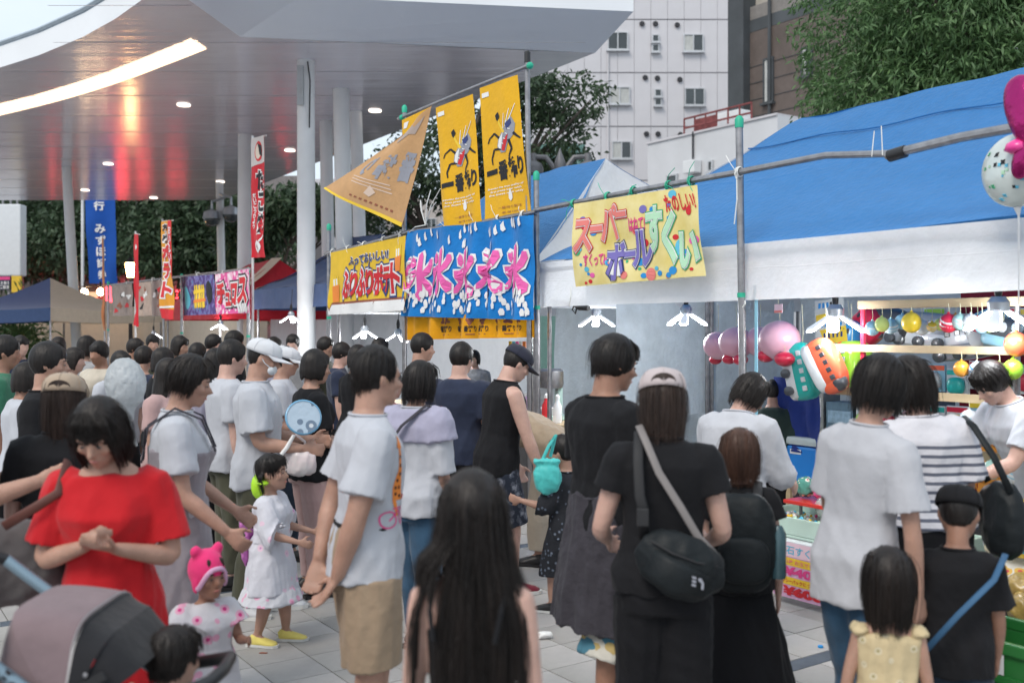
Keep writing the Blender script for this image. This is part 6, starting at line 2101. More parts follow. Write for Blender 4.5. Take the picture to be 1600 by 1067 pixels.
# 18 toddler in the pink hat
p18 = Person(height(858, 3.85), 'f', hs=1.55, wide=1.12, vox=.009, seed=18, turn=-20, armR=dict(u=(.3, .5, -.8), f=(.25, .9, .55)), armL=dict(u=(-.3, .3, -1), f=(0, .8, .2)))
p18.body('toddler in a pink eared hat and white dress with pink flowers', skin_c, stand(322, 3.85), 150)
p18.dress(floral, hem=.14, flare=.06, ease=.026, sleeve=.30, sflare=.03, amp=.007)
p18.shoes(sneaker, sole_w)
hatm = C('hot_pink_plush', (.80, .045, .20), var=.06)
hb = MB(); u = p18.hr[2]
hb.ell(p18.hp(0, -.12, .30), (p18.hr[0] * 1.18, p18.hr[1] * 1.08, p18.hr[2] * .95), 22, 14, M=p18.HM)
for sd in (-1, 1):
    hb.ell(p18.hp(sd * .85, -.05, 1.18), (.30 * u, .22 * u, .30 * u), 14, 10, M=p18.HM)
    hb.ell(p18.hp(sd * .95, .05, -.25), (.14 * u, .3 * u, .5 * u), 12, 9, M=p18.HM)
hat = p18.garment(hb, 'eared_hat', hatm, vox=.009, amp=.001)
MB().tube([p18.hp(sin(a) * 1.02, .25 + .72 * max(0, cos(a)) * .95, .42 - .9 * abs(sin(a)) ** 3) for a in np.linspace(-1.45, 1.45, 17)], .010, n=8).build('hat_trim', pm('lilac_trim', (.70, .42, .62), rough=.8), hat, smooth=True)
p18.hair(HAIRC['brown'], 'short', vol=.97)

# 20 man in the white cap and mask
p20 = Person(height(524, 5.95), 'm', wide=1.04, nod=12, vox=.011, seed=20, armR=dict(u=(.12, .15, -1), f=(-.02, 1, -.12)), armL=dict(u=(-.12, .25, -1), f=(.1, 1, -.1)))
p20.body('man in a white cap and face mask holding a round fan', skin_a, stand(402, 5.95), 82)
p20.tshirt(white_tee, ease=.035, hem=.46, sleeve=.42, sflare=.025)
p20.pants(olive, z1=.06, ease=.024); p20.shoes(sneaker, sole_w)
p20.hair(HAIRC['black'], 'short', fringe=False, capped=True)
p20.cap(white_cap, tilt=-8)
mk = MB(); mk.ell(p20.hp(0, .62, -.50), (p20.hr[0] * .78, p20.hr[1] * .40, p20.hr[2] * .36), 18, 12, M=p20.HM)
mko = mk.build('face_mask', pm('mask_white', (.66, .69, .72), rough=.8), p20.o, smooth='all')
MB().tube([p20.hp(.70, .6, -.4), p20.hp(.95, .2, -.2), p20.hp(1.02, -.02, .02)], .003, n=5).build('mask_loop', pm('mask_white', (.66, .69, .72)), mko)

# the people in the middle distance
rs_ = random.Random(77)
def plain(label, px, top, Z, yaw, sex, topm, botm, hairk, style='short', hl=.9, wide=1.0, sk=None, sleeve=.40, nod=8, turn=0, seed=0, lean=0, short=None, hs=1.0, arms=None, shoes=None, ease=.028, vox=.013, cap=None, dress=False, sole=None, strands=0, sock=None, group=None):
    a = arms or (None, None)
    p = Person(height(top, Z), sex, wide=wide, nod=nod, turn=turn, lean=lean, vox=vox, seed=100 + seed, hs=hs, armL=a[0], armR=a[1], step=(seed % 3 - 1) * .05)
    p.body(label, sk or rs_.choice((skin_a, skin_b, skin_c)), stand(px, Z), yaw, group=group)
    if dress: p.dress(topm, hem=.28, sleeve=sleeve)
    else:
        p.tshirt(topm, ease=ease, sleeve=sleeve)
        p.pants(botm, z1=short or .06, ease=.02 if not short else .03, flare=.0 if not short else .02, name='shorts' if short else 'trousers')
    p.shoes(shoes or black_shoe, sole, sock=sock)
    p.hair(HAIRC[hairk], style, length=hl, strands=strands, vol=1.06, capped=cap is not None, fringe=cap is None)
    if cap: p.cap(cap)
    return p
hold = (fw(-1, .15, .1, .15, .9, -.1), fw(1, .15, .1, .15, .9, -.1))
plain('man in a plain white T-shirt and olive trousers behind the capped man', 356, 527, 6.6, 60, 'm', white_tee, olive, 'black', seed=1, ease=.04)
plain('woman with long black hair in a pale lilac top at the middle left', 333, 541, 7.3, 40, 'f', lav, black_trs, 'black', 'long', .22, seed=2)
p = plain('second man in a white cap behind the masked man', 441, 537, 7.4, 85, 'm', white_tee, dark_jeans, 'black', seed=3, cap=white_cap, arms=hold)
plain('woman in a black T-shirt and dusty pink trousers beside the round fan', 487, 542, 6.4, 60, 'f', black_tee, pinkish, 'black', 'bob', .8, seed=4, arms=hold)
p25 = plain('woman in a two tone lavender and white top with a grey strap', 652, 559, 5.25, 35, 'f', white_tee, jeans, 'black', 'bob', .95, wide=1.0, seed=5, ease=.04, sleeve=.55, vox=.011, strands=40)
yk = MB(); p25.torso_mb(yk, .055, .72, .835)
for A in (p25.AL, p25.AR): p25.arm_mb(yk, A, .045, .22, .02)
p25.garment(yk, 'yoke', lav, amp=.005)
H = p25.H
MB().tube([p25.bend((.09 * H, .04 * H, p25.z(.83))), p25.bend((.07 * H, -.04 * H, p25.z(.845))), p25.bend((.02 * H, -.105 * H, p25.z(.78))), p25.bend((-.07 * H, -.125 * H, p25.z(.66))), p25.bend((-.12 * H, -.09 * H, p25.z(.56)))], .016, n=6, flat=.35).build('strap', charcoal, p25.o, smooth=True)
plain('dark haired man looking right under the amber curtain', 655, 517, 8.3, 80, 'm', C('grey_cotton', (.30, .30, .31)), black_trs, 'black', seed=6)
plain('man in a navy T-shirt seen from behind near the ice stall', 718, 531, 6.95, 22, 'm', navy_tee, black_trs, 'black', wide=1.08, seed=7, turn=10)
p28 = plain('man in a black tank top, navy cap and camouflage shorts', 775, 530, 6.45, 70, 'm', black_tee, camo, 'black', wide=1.04, sk=skin_b, sleeve=0, seed=9, nod=24, short=.27, vox=.0105, cap=navy_cap, shoes=maroon, sole=sole_w, sock=black_tee, lean=8,
            arms=(dict(u=(-.05, .25, -1), f=(.1, .35, -1)), dict(u=(.12, .28, -1), f=(.0, .40, -1))))
p29 = Person(1.62, 'm', lean=62, nod=30, vox=.012, seed=129, armL=dict(u=(-.1, .25, -1), f=(.1, .3, -1)), armR=dict(u=(.1, .2, -1), f=(-.1, .25, -1)))
p29.body('person in a beige top and trousers bending far forward', skin_a, stand(868, 7.2), 292)
p29.tshirt(beige, ease=.045, hem=.47, sleeve=.6); p29.pants(C('pale_beige_cotton', (.42, .36, .29)), z1=.07, ease=.03, flare=.02); p29.shoes(black_shoe); p29.hair(HAIRC['dark'], 'short')
p30 = Person(height(676, 6.0), 'm', hs=1.38, vox=.0105, seed=130, nod=8, armL=dict(u=(-.3, .4, -1), f=(-.2, .9, .2)), armR=dict(u=(.2, .1, -1), f=(0, .4, -1)))
p30.body('child in dark printed clothes with bare calves beside the man in black', skin_a, stand(884, 6.0), 300)
p30.tshirt(dark_print, ease=.03, hem=.45, sleeve=.7, sflare=.02); p30.pants(dark_print, z1=.22, ease=.035, flare=.02, name='cropped_trousers'); p30.shoes(black_shoe, sole_w); p30.hair(HAIRC['black'], 'short', vol=1.04)
plain('person in a salmon pink top behind the man in khaki shorts', 606, 575, 7.0, 100, 'f', pink_tee, jeans, 'black', 'bob', .8, seed=10)
plain('man with thick black hair in a black T-shirt at the far left', 72, 530, 5.3, 78, 'm', black_tee, black_trs, 'black', seed=11, sk=skin_a, vox=.012, nod=2)
plain('person in a long white shirt at the left edge', 36, 562, 6.4, 60, 'f', white_tee, white_tee, 'dark', 'bob', .9, seed=12, ease=.05)
plain('dark haired person cut by the left edge of the frame', 2, 520, 6.9, 70, 'm', C('green_cotton', (.04, .17, .10)), black_trs, 'black', seed=13)
plain('woman with long brown hair and a pink sleeve beyond the pinafore', 258, 556, 6.9, 100, 'f', pinkish, black_trs, 'dark', 'long', .24, seed=14)
crowd = [('far woman in grey under the cream tent, hair to her chin', 132, 522, 10.2, 30, 'f', C('grey_cotton', (.30, .30, .31)), 'dark', 'bob'),
         ('far man in a cream shirt near the strung bulbs', 158, 530, 9.2, 200, 'm', C('cream_cotton', (.55, .50, .42)), 'black', 'short'),
         ('far person in charcoal left of the red flag', 208, 526, 10.8, 90, 'm', charcoal, 'dark', 'short'),
         ('far man in a white shirt under the purple banner', 306, 533, 9.4, 20, 'm', white_tee, 'black', 'short'),
         ('far man in black below the churro banner', 362, 514, 10.0, 60, 'm', black_tee, 'black', 'short'),
         ('far woman in beige below the potato flag', 278, 522, 10.6, 110, 'f', beige, 'dark', 'bob'),
         ('far man in navy to the right of the white column', 530, 532, 9.6, 80, 'm', navy_tee, 'black', 'short'),
         ('far woman in black before the golden banner', 556, 536, 8.6, 50, 'f', black_tee, 'black', 'bob'),
         ('far man in grey by the white column foot', 458, 520, 12.0, 180, 'm', C('grey_cotton', (.30, .30, .31)), 'black', 'short'),
         ('far person in olive below the beige banner', 238, 520, 12.4, 150, 'm', olive, 'black', 'short'),
         ('far woman in white beneath the tent at the left', 92, 524, 11.5, 170, 'f', white_tee, 'dark', 'bob'),
         ('far woman in black with a bob between two men below the potato flag', 250, 540, 8.2, 60, 'f', black_tee, 'black', 'bob'),
         ('far man in a white shirt near the lantern post', 186, 545, 8.4, 120, 'm', white_tee, 'black', 'short'),
         ('far person in navy beyond the puffed up plastic bag', 222, 538, 8.8, 20, 'm', navy_tee, 'dark', 'short'),
         ('far woman in beige beneath the cream side of the tent', 112, 540, 8.8, 90, 'f', beige, 'dark', 'bob'),
         ('far man in charcoal under the pale churro lamps', 330, 520, 11.2, 90, 'm', charcoal, 'black', 'short'),
         ('far woman in lavender left of the white column', 425, 524, 11.2, 40, 'f', lav, 'dark', 'bob'),
         ('far man in olive right of the white column foot', 505, 524, 11.0, 100, 'm', olive, 'black', 'short'),
         ('far man in black beneath the golden banner next to the scaffold pole', 590, 526, 10.4, 60, 'm', black_tee, 'black', 'short'),
         ('far man in dark blue beneath the tent at the left edge', 30, 522, 11.0, 120, 'm', navy_tee, 'black', 'short')]
for i, (lb, px, top, Z, yaw, sx, tm, hk, stl) in enumerate(crowd):
    plain(lb, px, top, Z, yaw, sx, tm, (black_trs, dark_jeans, olive)[i % 3], hk, stl, .9, seed=20 + i, vox=.018, group='passers-by further along the stalls')
# sellers inside the stalls
def seller(label, px, top, d, yaw, sx, tm, hk, stl='short', seed=0, **k):
    t = TPX(px, d); Z = P0.y + U.y * t + N.y * d
    return plain(label, px, top, Z, yaw, sx, tm, black_trs, hk, stl, .8, seed=seed, vox=.013, **k)
seller('seller with black hair standing inside the toy stall behind the pale cap', 1024, 523, 1.7, 190, 'm', C('yellow_cotton', (.62, .48, .08)), 'black', seed=40)
seller('seller in grey behind the counter of the ice stall', 742, 545, 1.6, 200, 'f', C('grey_cotton', (.30, .30, .31)), 'dark', 'bob', seed=41)
seller('person in a dark green jacket beyond the bending woman', 1208, 590, 1.0, 30, 'm', C('bottle_green_cotton', (.022, .04, .035)), 'black', seed=42)
# ================================================================== THINGS IN AND AROUND THE STALLS
def plast(key, c, rough=.28, **k):
    return pm('vinyl_' + key, c, rough=rough, var=.04, coat=.35, **k)
V = dict(pink=plast('pink', (.76, .42, .52)), red=plast('red', (.62, .02, .06)), teal=plast('teal', (.02, .42, .38)), orange=plast('orange', (.75, .12, .05)), lime=plast('lime', (.32, .62, .04)),
         yellow=plast('yellow', (.82, .60, .04)), white=plast('white', (.66, .68, .70)), grey=plast('grey', (.28, .30, .33)), dgrey=plast('dark_grey', (.06, .065, .075)), amber=plast('amber', (.75, .33, .04)),
         plime=plast('pale_lime', (.58, .70, .20)), sky=plast('sky', (.28, .52, .66)), aqua=plast('aqua', (.40, .66, .62)), ppink=plast('pale_pink', (.72, .46, .58)), blue=plast('blue', (.03, .25, .55)), magenta=plast('magenta', (.45, .02, .17)), black=plast('black', (.015, .015, .018)))
string_m = pm('string', (.62, .60, .42), rough=.8)

def zat(px, d):
    t = TPX(px, d); return P0.y + U.y * t + N.y * d

def ball(name, label, px, py, rpx, d, m, top=None, knob=True, stripe=None, squash=1.0, cat='toy', group=None, seed=0):
    """a round toy on its string; top is the pixel row its string is tied at"""
    t, h = SL(px, py, d); r = rpx / FPX * zat(px, d)
    th = sthing(name, label, cat, t, d, h, group)
    MB().ell((0, 0, 0), (r, r, r * squash), 22, 14).build('ball', m, th, smooth='all')
    if knob:
        MB().lathe([(r * .30, r * squash * .93), (r * .12, r * squash * 1.05), (r * .16, r * squash * 1.15), (.002, r * squash * 1.2)], n=10).build('neck', m, th, smooth=True)
    if stripe:
        s = MB()
        rr = random.Random(px * 3 + py)
        a0 = rr.uniform(0, 3)
        for k in range(3):
            z0 = (-.45 + .42 * k); z1 = z0 + .16
            prof = [(r * 1.012 * sqrt(max(.01, 1 - z * z)), z * r * squash * 1.012) for z in np.linspace(z0, z1, 4)]
            s.lathe(prof, n=22, cap=False, M=Matrix.Rotation(.5 * sin(a0), 4, 'X') @ Matrix.Rotation(.4, 4, 'Y'))
        tag(s.build('stripe', stripe, th, smooth='all'), kind='stuff')
    if top is not None:
        _, h1 = SL(px, top, d)
        MB().tube([(0, 0, r * squash), (.004, 0, (h1 - h) * .6), (0, 0, h1 - h)], .0022, n=4).build('string', string_m, th)
    return th

# ---- rack of pale wooden boards
rk_t = TPX(1300, .5)
rack = sthing('toy_rack', 'rack of pale wooden boards from which small toys hang', 'rack', rk_t, .5, 0)
rk_e = TPX(1700, .5) - rk_t
for px0, px, py, hh in ((1340, 1450, 474, .052), (1300, 1450, 546, .046), (1300, 1500, 622, .05), (1300, 1500, 708, .05)):
    h = SL(px, py, .5)[1]; a = TPX(px0, .5) - rk_t
    MB().bbox((a, 0, h - hh / 2), (rk_e, .018, h + hh / 2), .003).build('shelf_board', wood_pale, rack)
for px, m, r, yt in ((1583, steel, .016, 470), (1342, V['red'], .018, 470), (1690, steel, .016, 470)):
    a = TPX(px, .5) - rk_t
    MB().tube([(a, .045, 0), (a, .045, SL(px, yt, .5)[1])], r, n=8).build('post', m, rack, smooth=True)
G = 'water balloons and small toys hanging from the boards'
for nm, lb, px, py, r, m, top, st in (
    ('water_balloon', 'plain yellow toy ball hanging near the left of the top board', 1424, 504, 15, 'yellow', 478, None),
    ('water_balloon', 'red marbled ball hanging under the top board', 1482, 505, 14, 'red', 474, 'white'),
    ('water_balloon', 'aqua and white egg shaped ball beside the red marbled one', 1500, 503, 12, 'aqua', 474, 'white'),
    ('water_balloon', 'white ball hanging between the aqua egg and the sky blue one', 1517, 503, 12, 'white', 473, None),
    ('water_balloon', 'sky blue toy ball hanging left of the right lamp', 1534, 509, 11, 'sky', 473, None),
    ('water_balloon', 'blue and white ball hanging at the left end of the second board row', 1363, 513, 11, 'sky', 482, 'white'),
    ('water_balloon', 'pale lime ball hanging next to the red post', 1378, 507, 11, 'plime', 480, None),
    ('water_balloon', 'orange toy ball at the right edge over the second board', 1588, 538, 18, 'orange', 470, None),
    ('water_balloon', 'small amber ball hanging from the second board', 1502, 576, 12, 'amber', 550, None),
    ('water_balloon', 'blue and white swirled ball beside the amber one', 1526, 578, 12, 'white', 550, 'blue'),
    ('water_balloon', 'dull lime ball of the pair under the second board', 1561, 580, 13, 'plime', 550, None),
    ('water_balloon', 'bright lime ball of the pair with a pointed top', 1583, 577, 15, 'lime', 550, None),
    ('water_balloon', 'white ball hanging at the left under the third board', 1514, 655, 14, 'white', 626, 'sky'),
    ('water_balloon', 'pale pink toy ball under the third board', 1550, 656, 18, 'ppink', 626, 'sky'),
    ('water_balloon', 'white toy ball right of the pale pink one', 1577, 654, 16, 'white', 626, None),
    ('water_balloon', 'aqua ball hanging under the lowest board', 1549, 734, 14, 'aqua', 712, None),
    ('water_balloon', 'white and blue ball under the lowest board at the post', 1586, 742, 14, 'white', 712, 'sky')):
    ball(nm, lb, px, py, r, .46, V[m], top, stripe=V[st] if st else None, group=G, squash=1.08)

rr = random.Random(3)
PX = [1392, 1410, 1440, 1456, 1470, 1493, 1527, 1545, 1568, 1590]
for i, px in enumerate(PX):
    k, w = rr.choice((('yellow', 'yellow'), ('sky', 'sky blue'), ('ppink', 'pale pink'), ('white', 'white'), ('amber', 'amber'), ('red', 'red'), ('plime', 'pale lime')))
    ball('water_balloon', ('small ' if i % 2 else 'little ') + w + ' ball in the second rank, ' + ('under the left part' if i < 3 else 'under the middle' if i < 7 else 'under the right part') + ' of the top board', px, 500 + rr.randint(-8, 16), rr.randint(8, 12), .62 + .05 * (i % 3), V[k], 474, stripe=V['white'] if i % 3 == 0 else None, group=G)
# ---- inflatable toys
def superell(mb, r, e=.5, n=20, m=14, M=None):
    f = lambda c: (abs(c) ** e) * (1 if c >= 0 else -1)
    vs = []; fs = []
    for i in range(m + 1):
        ph = -pi / 2 + pi * i / m
        for k in range(n):
            w = 2 * pi * k / n
            p = Vector((r[0] * f(cos(ph)) * f(cos(w)), r[1] * f(cos(ph)) * f(sin(w)), r[2] * f(sin(ph))))
            vs.append(M @ p if M is not None else p)
    for i in range(m):
        for k in range(n):
            fs.append((i * n + k, i * n + (k + 1) % n, (i + 1) * n + (k + 1) % n, (i + 1) * n + k))
    mb.add(vs, fs)
    return mb
def inflatable(label, px, py, d, size, m_body, m_low, tilt=0.0, rz=0.0, wheels=True, top=None, group='inflatable vehicles hanging in the toy stall', stripe=None, nose=None):
    """a blown-up toy train or car: rounded body, contrasting lower half, windows and wheels, hung on a string"""
    t, h = SL(px, py, d)
    th = sthing('inflatable_toy', label, 'toy', t, d, h, group)
    L, D, H_ = size
    M = Matrix.Rotation(rz, 4, 'Z') @ Matrix.Rotation(tilt, 4, 'Y')
    superell(MB(), (L / 2, D / 2, H_ / 2), .55, M=M).build('body', m_body, th, smooth='all')
    superell(MB(), (L / 2 * .97, D / 2 * 1.03, H_ / 4), .5, M=M @ Matrix.Translation((0, 0, -H_ * .24))).build('underside', m_low, th, smooth='all')
    if nose:
        superell(MB(), (L * .22, D / 2 * .9, H_ * .38), .6, M=M @ Matrix.Translation((L * .34, 0, .02 * H_))).build('nose', nose, th, smooth='all')
    if stripe:
        superell(MB(), (L / 2 * .99, D / 2 * 1.045, H_ * .05), .4, M=M @ Matrix.Translation((0, 0, -.02 * H_))).build('stripe', stripe, th, smooth='all')
    nW = 5
    for k in range(nW):
        x = -L * .30 + L * .60 * k / (nW - 1)
        MB().bbox((x - L * .045, -D / 2 * 1.0, H_ * .12), (x + L * .045, -D / 2 * .86, H_ * .28), .006, M).build('window', V['white'] if m_body in (V['teal'], V['lime']) else V['dgrey'], th)
    if wheels:
        for k in (-1, 0, 1):
            MB().lathe([(.01, -.02), (H_ * .16, -.014), (H_ * .16, .014), (.01, .02)], n=14, M=M @ Matrix.Translation((k * L * .3, -D / 2 * 1.08, -H_ * .34)) @ Matrix.Rotation(pi / 2, 4, 'X')).build('wheel', V['dgrey'], th, smooth=True)
    if top:
        _, h1 = SL(px, top, d)
        MB().tube([(0, 0, H_ * .3), (.01, 0, (h1 - h) * .6), (0, 0, h1 - h)], .0022, n=4).build('string', string_m, th)
    return th
pkm = [('yellow', 'yellow'), ('sky blue', 'sky'), ('pink', 'pink'), ('white', 'white'), ('lime', 'lime'), ('orange', 'orange'), ('teal', 'teal'), ('red', 'red')]
for r_i, (rn, py) in enumerate((('uppermost', 508), ('middle', 592), ('lowest', 650))):
    for k in range(8):
        nm, key = pkm[(k * 3 + r_i * 2) % 8]
        t, h = SL(1352 + 36 * k, py + rr.randint(-6, 6), 1.75)
        o = sthing('toy_pack', nm + ' toy pack in the ' + rn + ' row hung at the back of the toy stall', 'packet', t, 1.75, h, 'toy packs hung in rows at the back')
        MB().bbox((-.085, 0, -.10), (.085, .02, .10), .004).build('card', V['white'] if key != 'white' else V['sky'], o)
        superell(MB(), (.065, .035, .06), .7, M=Matrix.Translation((0, -.02, -.02))).build('blister', V[key], o, smooth='all')
        MB().box((-.08, -.003, .055), (.08, -.001, .09)).build('band', V[pkm[(k + r_i + 1) % 8][1]], o)
inflatable('teal inflatable train hanging nose down beside the pink balls', 1253, 580, .55, (.40, .20, .20), V['teal'], V['white'], tilt=radians(78), rz=.25, top=475)
inflatable('orange and white inflatable train in front of the teal one', 1290, 570, .40, (.35, .17, .21), V['orange'], V['white'], tilt=radians(62), rz=.2, wheels=False, top=475, nose=V['orange'])
inflatable('lime green inflatable train behind the short haired woman', 1330, 574, .75, (.36, .24, .26), V['lime'], V['white'], tilt=radians(85), rz=-.2, top=475, stripe=V['orange'])
inflatable('pale grey inflatable train under the top board', 1446, 515, 1.3, (.44, .2, .24), V['grey'], V['white'], tilt=.1, rz=.2, top=470)
inflatable('white inflatable train with dark windows behind the small balls', 1508, 532, 1.35, (.46, .2, .26), V['white'], V['grey'], tilt=-.15, rz=.1, top=470)
inflatable('dark grey inflatable car left of the top board', 1392, 505, 1.2, (.30, .2, .22), V['dgrey'], V['grey'], tilt=.3, top=470)
inflatable('red inflatable car behind the red post', 1355, 512, 1.1, (.24, .18, .26), V['red'], V['grey'], tilt=.9, top=470)
inflatable('blue inflatable train beside the yellow poster', 1325, 525, 1.0, (.20, .2, .24), V['blue'], V['dgrey'], tilt=.2, top=470, wheels=False)
inflatable('slate blue inflatable toy near the right lamp', 1572, 520, .8, (.24, .2, .18), V['dgrey'], V['sky'], tilt=.2, top=470, wheels=False)
inflatable('pale blue inflatable toy under the right lamp', 1545, 512, 1.0, (.22, .16, .26), V['sky'], V['white'], tilt=1.2, top=470, wheels=False)

for lb, px, py, r, d in (('pale pink toy ball leftmost of the row of four', 1122, 540, 23, .75), ('pale pink toy ball second from the left by the near pole', 1150, 536, 27, .6), ('pink toy ball just right of the blue strap', 1188, 534, 25, .7), ('largest pink toy ball right of the near pole', 1218, 532, 33, .5)):
    ball('toy_ball', lb, px, py, r, d, V['pink'], 476, knob=False, group='pink toy balls hung in a row', squash=.95)
for lb, px, py, r, d in (('small red balloon under the leftmost pink ball', 1139, 561, 11, .55), ('small red balloon left of the near pole', 1157, 562, 12, .5), ('small red balloon right of the near pole', 1197, 556, 14, .45), ('small red balloon beneath the largest pink ball', 1226, 561, 16, .42), ('small red balloon half hidden below the leftmost pink ball', 1118, 562, 10, .8)):
    ball('balloon', lb, px, py, r, d, V['red'], py - r - 8, knob=False, group='small red balloons below the pink balls', squash=.72, cat='balloon')
ball('balloon', 'dark slate balloon beneath the orange train', 1311, 597, 14, .4, V['dgrey'], 560, cat='balloon')

# foil balloons at the right edge
t, h = SL(1590, 266, -.25)
fb_ = sthing('foil_balloon', 'round white foil balloon with green and blue marks at the right edge', 'balloon', t, -.25, h)
r = 58 / FPX * zat(1590, -.25)
MB().ell((0, 0, 0), (r, r * .42, r), 30, 18).build('foil', pm('white_foil', (.62, .68, .66), rough=.16, metal=.25, var=.05, bump=.15, bscale=9), fb_, smooth='all')
mk = {}
rr = random.Random(11)
for i in range(34):
    x, z = rr.uniform(-.8, .8), rr.uniform(-.8, .8)
    if x * x + z * z > .72: continue
    yy = -.42 * sqrt(max(0, 1 - x * x - z * z))
    n_ = Vector((x, yy / .42 / .42 * .42, z)).normalized()
    q = n_.to_track_quat('Z', 'Y').to_matrix().to_4x4()
    c = rr.choice([I_GREEN, I_CYAN, I_BLACK, I_CYAN, I_GREEN2])
    s = rr.uniform(.04, .10) * r
    mb = mk.setdefault(c.name, (MB(), c))[0]
    shp = [(s * cos(w) * (1 if k % 2 else .55), s * sin(w) * (1 if k % 2 else .55)) for k, w in enumerate(np.linspace(0, 2 * pi, 9)[:-1])]
    mb.prism(shp, .003, Matrix.Translation((x * r, yy * r, z * r)) @ q)
for mb, c in mk.values():
    tag(mb.build('mark', c, fb_), kind='stuff')
MB().tube([(0, 0, -r), (.005, 0, -r - .04), (.0, .01, -r - .5)], [.02, .006, .003], n=6).build('tail', white_tarp, fb_)
t, h = SL(1592, 205, -.33)
mg = sthing('foil_balloon', 'crumpled magenta foil balloon above the white one', 'balloon', t, -.33, h)
fm = pm('magenta_foil', (.42, .02, .16), rough=.18, metal=.7, var=.15, bump=.7, bscale=14)
mb = MB()
superell(mb, (.10, .06, .20), .9, M=Matrix.Translation((.05, 0, .07)) @ Matrix.Rotation(-.35, 4, 'Y'))
mb.build('foil', fm, mg, smooth='all')
superell(MB(), (.05, .04, .10), .9, M=Matrix.Translation((.03, -.01, -.13)) @ Matrix.Rotation(.3, 4, 'Y')).build('tail', fm, mg, smooth='all')
MB().lathe([(.02, -.05), (.06, -.03), (.05, .0), (.02, .02)], (-.0, -.01, -.06), 14).build('collar', plast('hot_pink', (.78, .05, .30)), mg, smooth='all')

# yellow poster, little tags, cloth
t, h = SL(1295, 508, .9)
po = sthing('poster', 'yellow and white poster hanging behind the wing lamp', 'poster', t, .9, h)
p = Panel(po, (-.12, .17), (.12, .19), (-.11, -.17), (.16, -.14), wave=wave_fn(.01, 2, 2, 3, False))
p.sheet('sheet', pm('poster_white', (.62, .64, .62), rough=.5), 6, 6)
p.poly([(.05, .30), (.9, .26), (.9, .42), (.05, .45)], I_YELLOW, .003); p.poly([(.15, .62), (1, .58), (1, 1), (.4, 1)], I_YELLOW, .003)
for k in range(5):
    p.poly([(.12 + .14 * k, .06), (.2 + .14 * k, .05), (.2 + .14 * k, .16), (.12 + .14 * k, .17)], I_BLUE if k < 3 else I_BLACK, .003)
    p.poly([(.2 + .15 * k, .50), (.28 + .15 * k, .49), (.28 + .15 * k, .56), (.2 + .15 * k, .57)], I_BLUE, .003); p.poly([(.3 + .13 * k, .70), (.36 + .13 * k, .69), (.36 + .13 * k, .80), (.3 + .13 * k, .81)], I_NAVY, .006)
p.done()
t, h = SL(1216, 482, .4)
tg = sthing('price_tag', 'small pink edged card hanging above the largest pink ball', 'card', t, .4, h)
MB().bbox((-.035, 0, -.03), (.035, .004, .03), .002).build('card', I_WPINK, tg); MB().box((-.033, -.003, -.028), (.033, -.001, -.014)).build('band', I_SALMON, tg)
MB().tube([(0, 0, .03), (0, 0, .10)], .002, n=4).build('string', string_m, tg)
t, h = SL(1245, 645, 1.0)
nc = sthing('hanging_cloth', 'navy cloth with pale characters hanging under the teal train', 'cloth', t, 1.0, h)
p = Panel(nc, (-.22, .26), (.20, .26), (-.19, -.28), (.22, -.30), wave=wave_fn(.05, 3, 2, 5)); p.sheet('cloth', C('royal_navy_cloth', (.015, .035, .20)), 14, 14)
for k in range(5):
    p.poly([(.30 + .11 * k, .16), (.38 + .11 * k, .15), (.38 + .11 * k, .23), (.30 + .11 * k, .24)], I_CYAN, .004)
p.done()
t, _ = SL(1181, 600, -.02)
bs_ = sthing('blue_strap', 'pale blue strap hanging straight down beside the near pole', 'strap', t, -.02, 0)
MB().bbox((-.012, 0, .35), (.012, .006, 1.98), .002).build('strap', plast('light_blue', (.25, .52, .66), rough=.5), bs_)

# things hung in the back of the toy stall, left half: metal shelf with boxes
for i, (a, w, hh, c) in enumerate(((.35, .26, .30, (.20, .30, .28)), (.65, .22, .40, (.30, .30, .28)), (.9, .28, .26, (.10, .17, .22)), (1.22, .20, .36, (.42, .34, .20)), (1.46, .26, .30, (.22, .32, .24)), (1.76, .22, .42, (.12, .15, .20)), (2.02, .26, .28, (.40, .38, .30)))):
    o = sthing('prize_box', ('dull green', 'grey', 'dark teal', 'ochre', 'sage green', 'slate', 'cream')[i] + ' prize box on the back table of the toy stall', 'box', .2 + a, 2.35, .805, 'prize boxes on the back table')
    m = pm('carton_%d' % i, c, rough=.6, var=.2, scale=12)
    MB().bbox((0, 0, 0), (w, .24, hh), .006).build('carton', m, o)
    MB().box((.02, -.004, hh * .3), (w - .02, -.001, hh * .72)).build('label', pm('carton_label_%d' % i, [min(.8, x * 1.9 + .1) for x in c], rough=.5, var=.3, scale=20), o)
# steel uprights in the stall
for px, d in ((1105, 2.0), (1112, 2.05), (1000, 3.2)):
    t = TPX(px, d)
    o = sthing('steel_upright', {1105: 'steel upright inside the toy stall left of the pink balls', 1112: 'second steel upright inside the toy stall, close beside another', 1000: 'steel upright at the back of the toy stall over the pale cap'}[px], 'post', t, d, 0)
    MB().tube([(0, 0, 0), (0, 0, 2.2)], .02, n=8).build('tube', steel, o, smooth=True)
    MB().lathe([(.05, 0), (.05, .012)], n=10).build('foot', steel, o)
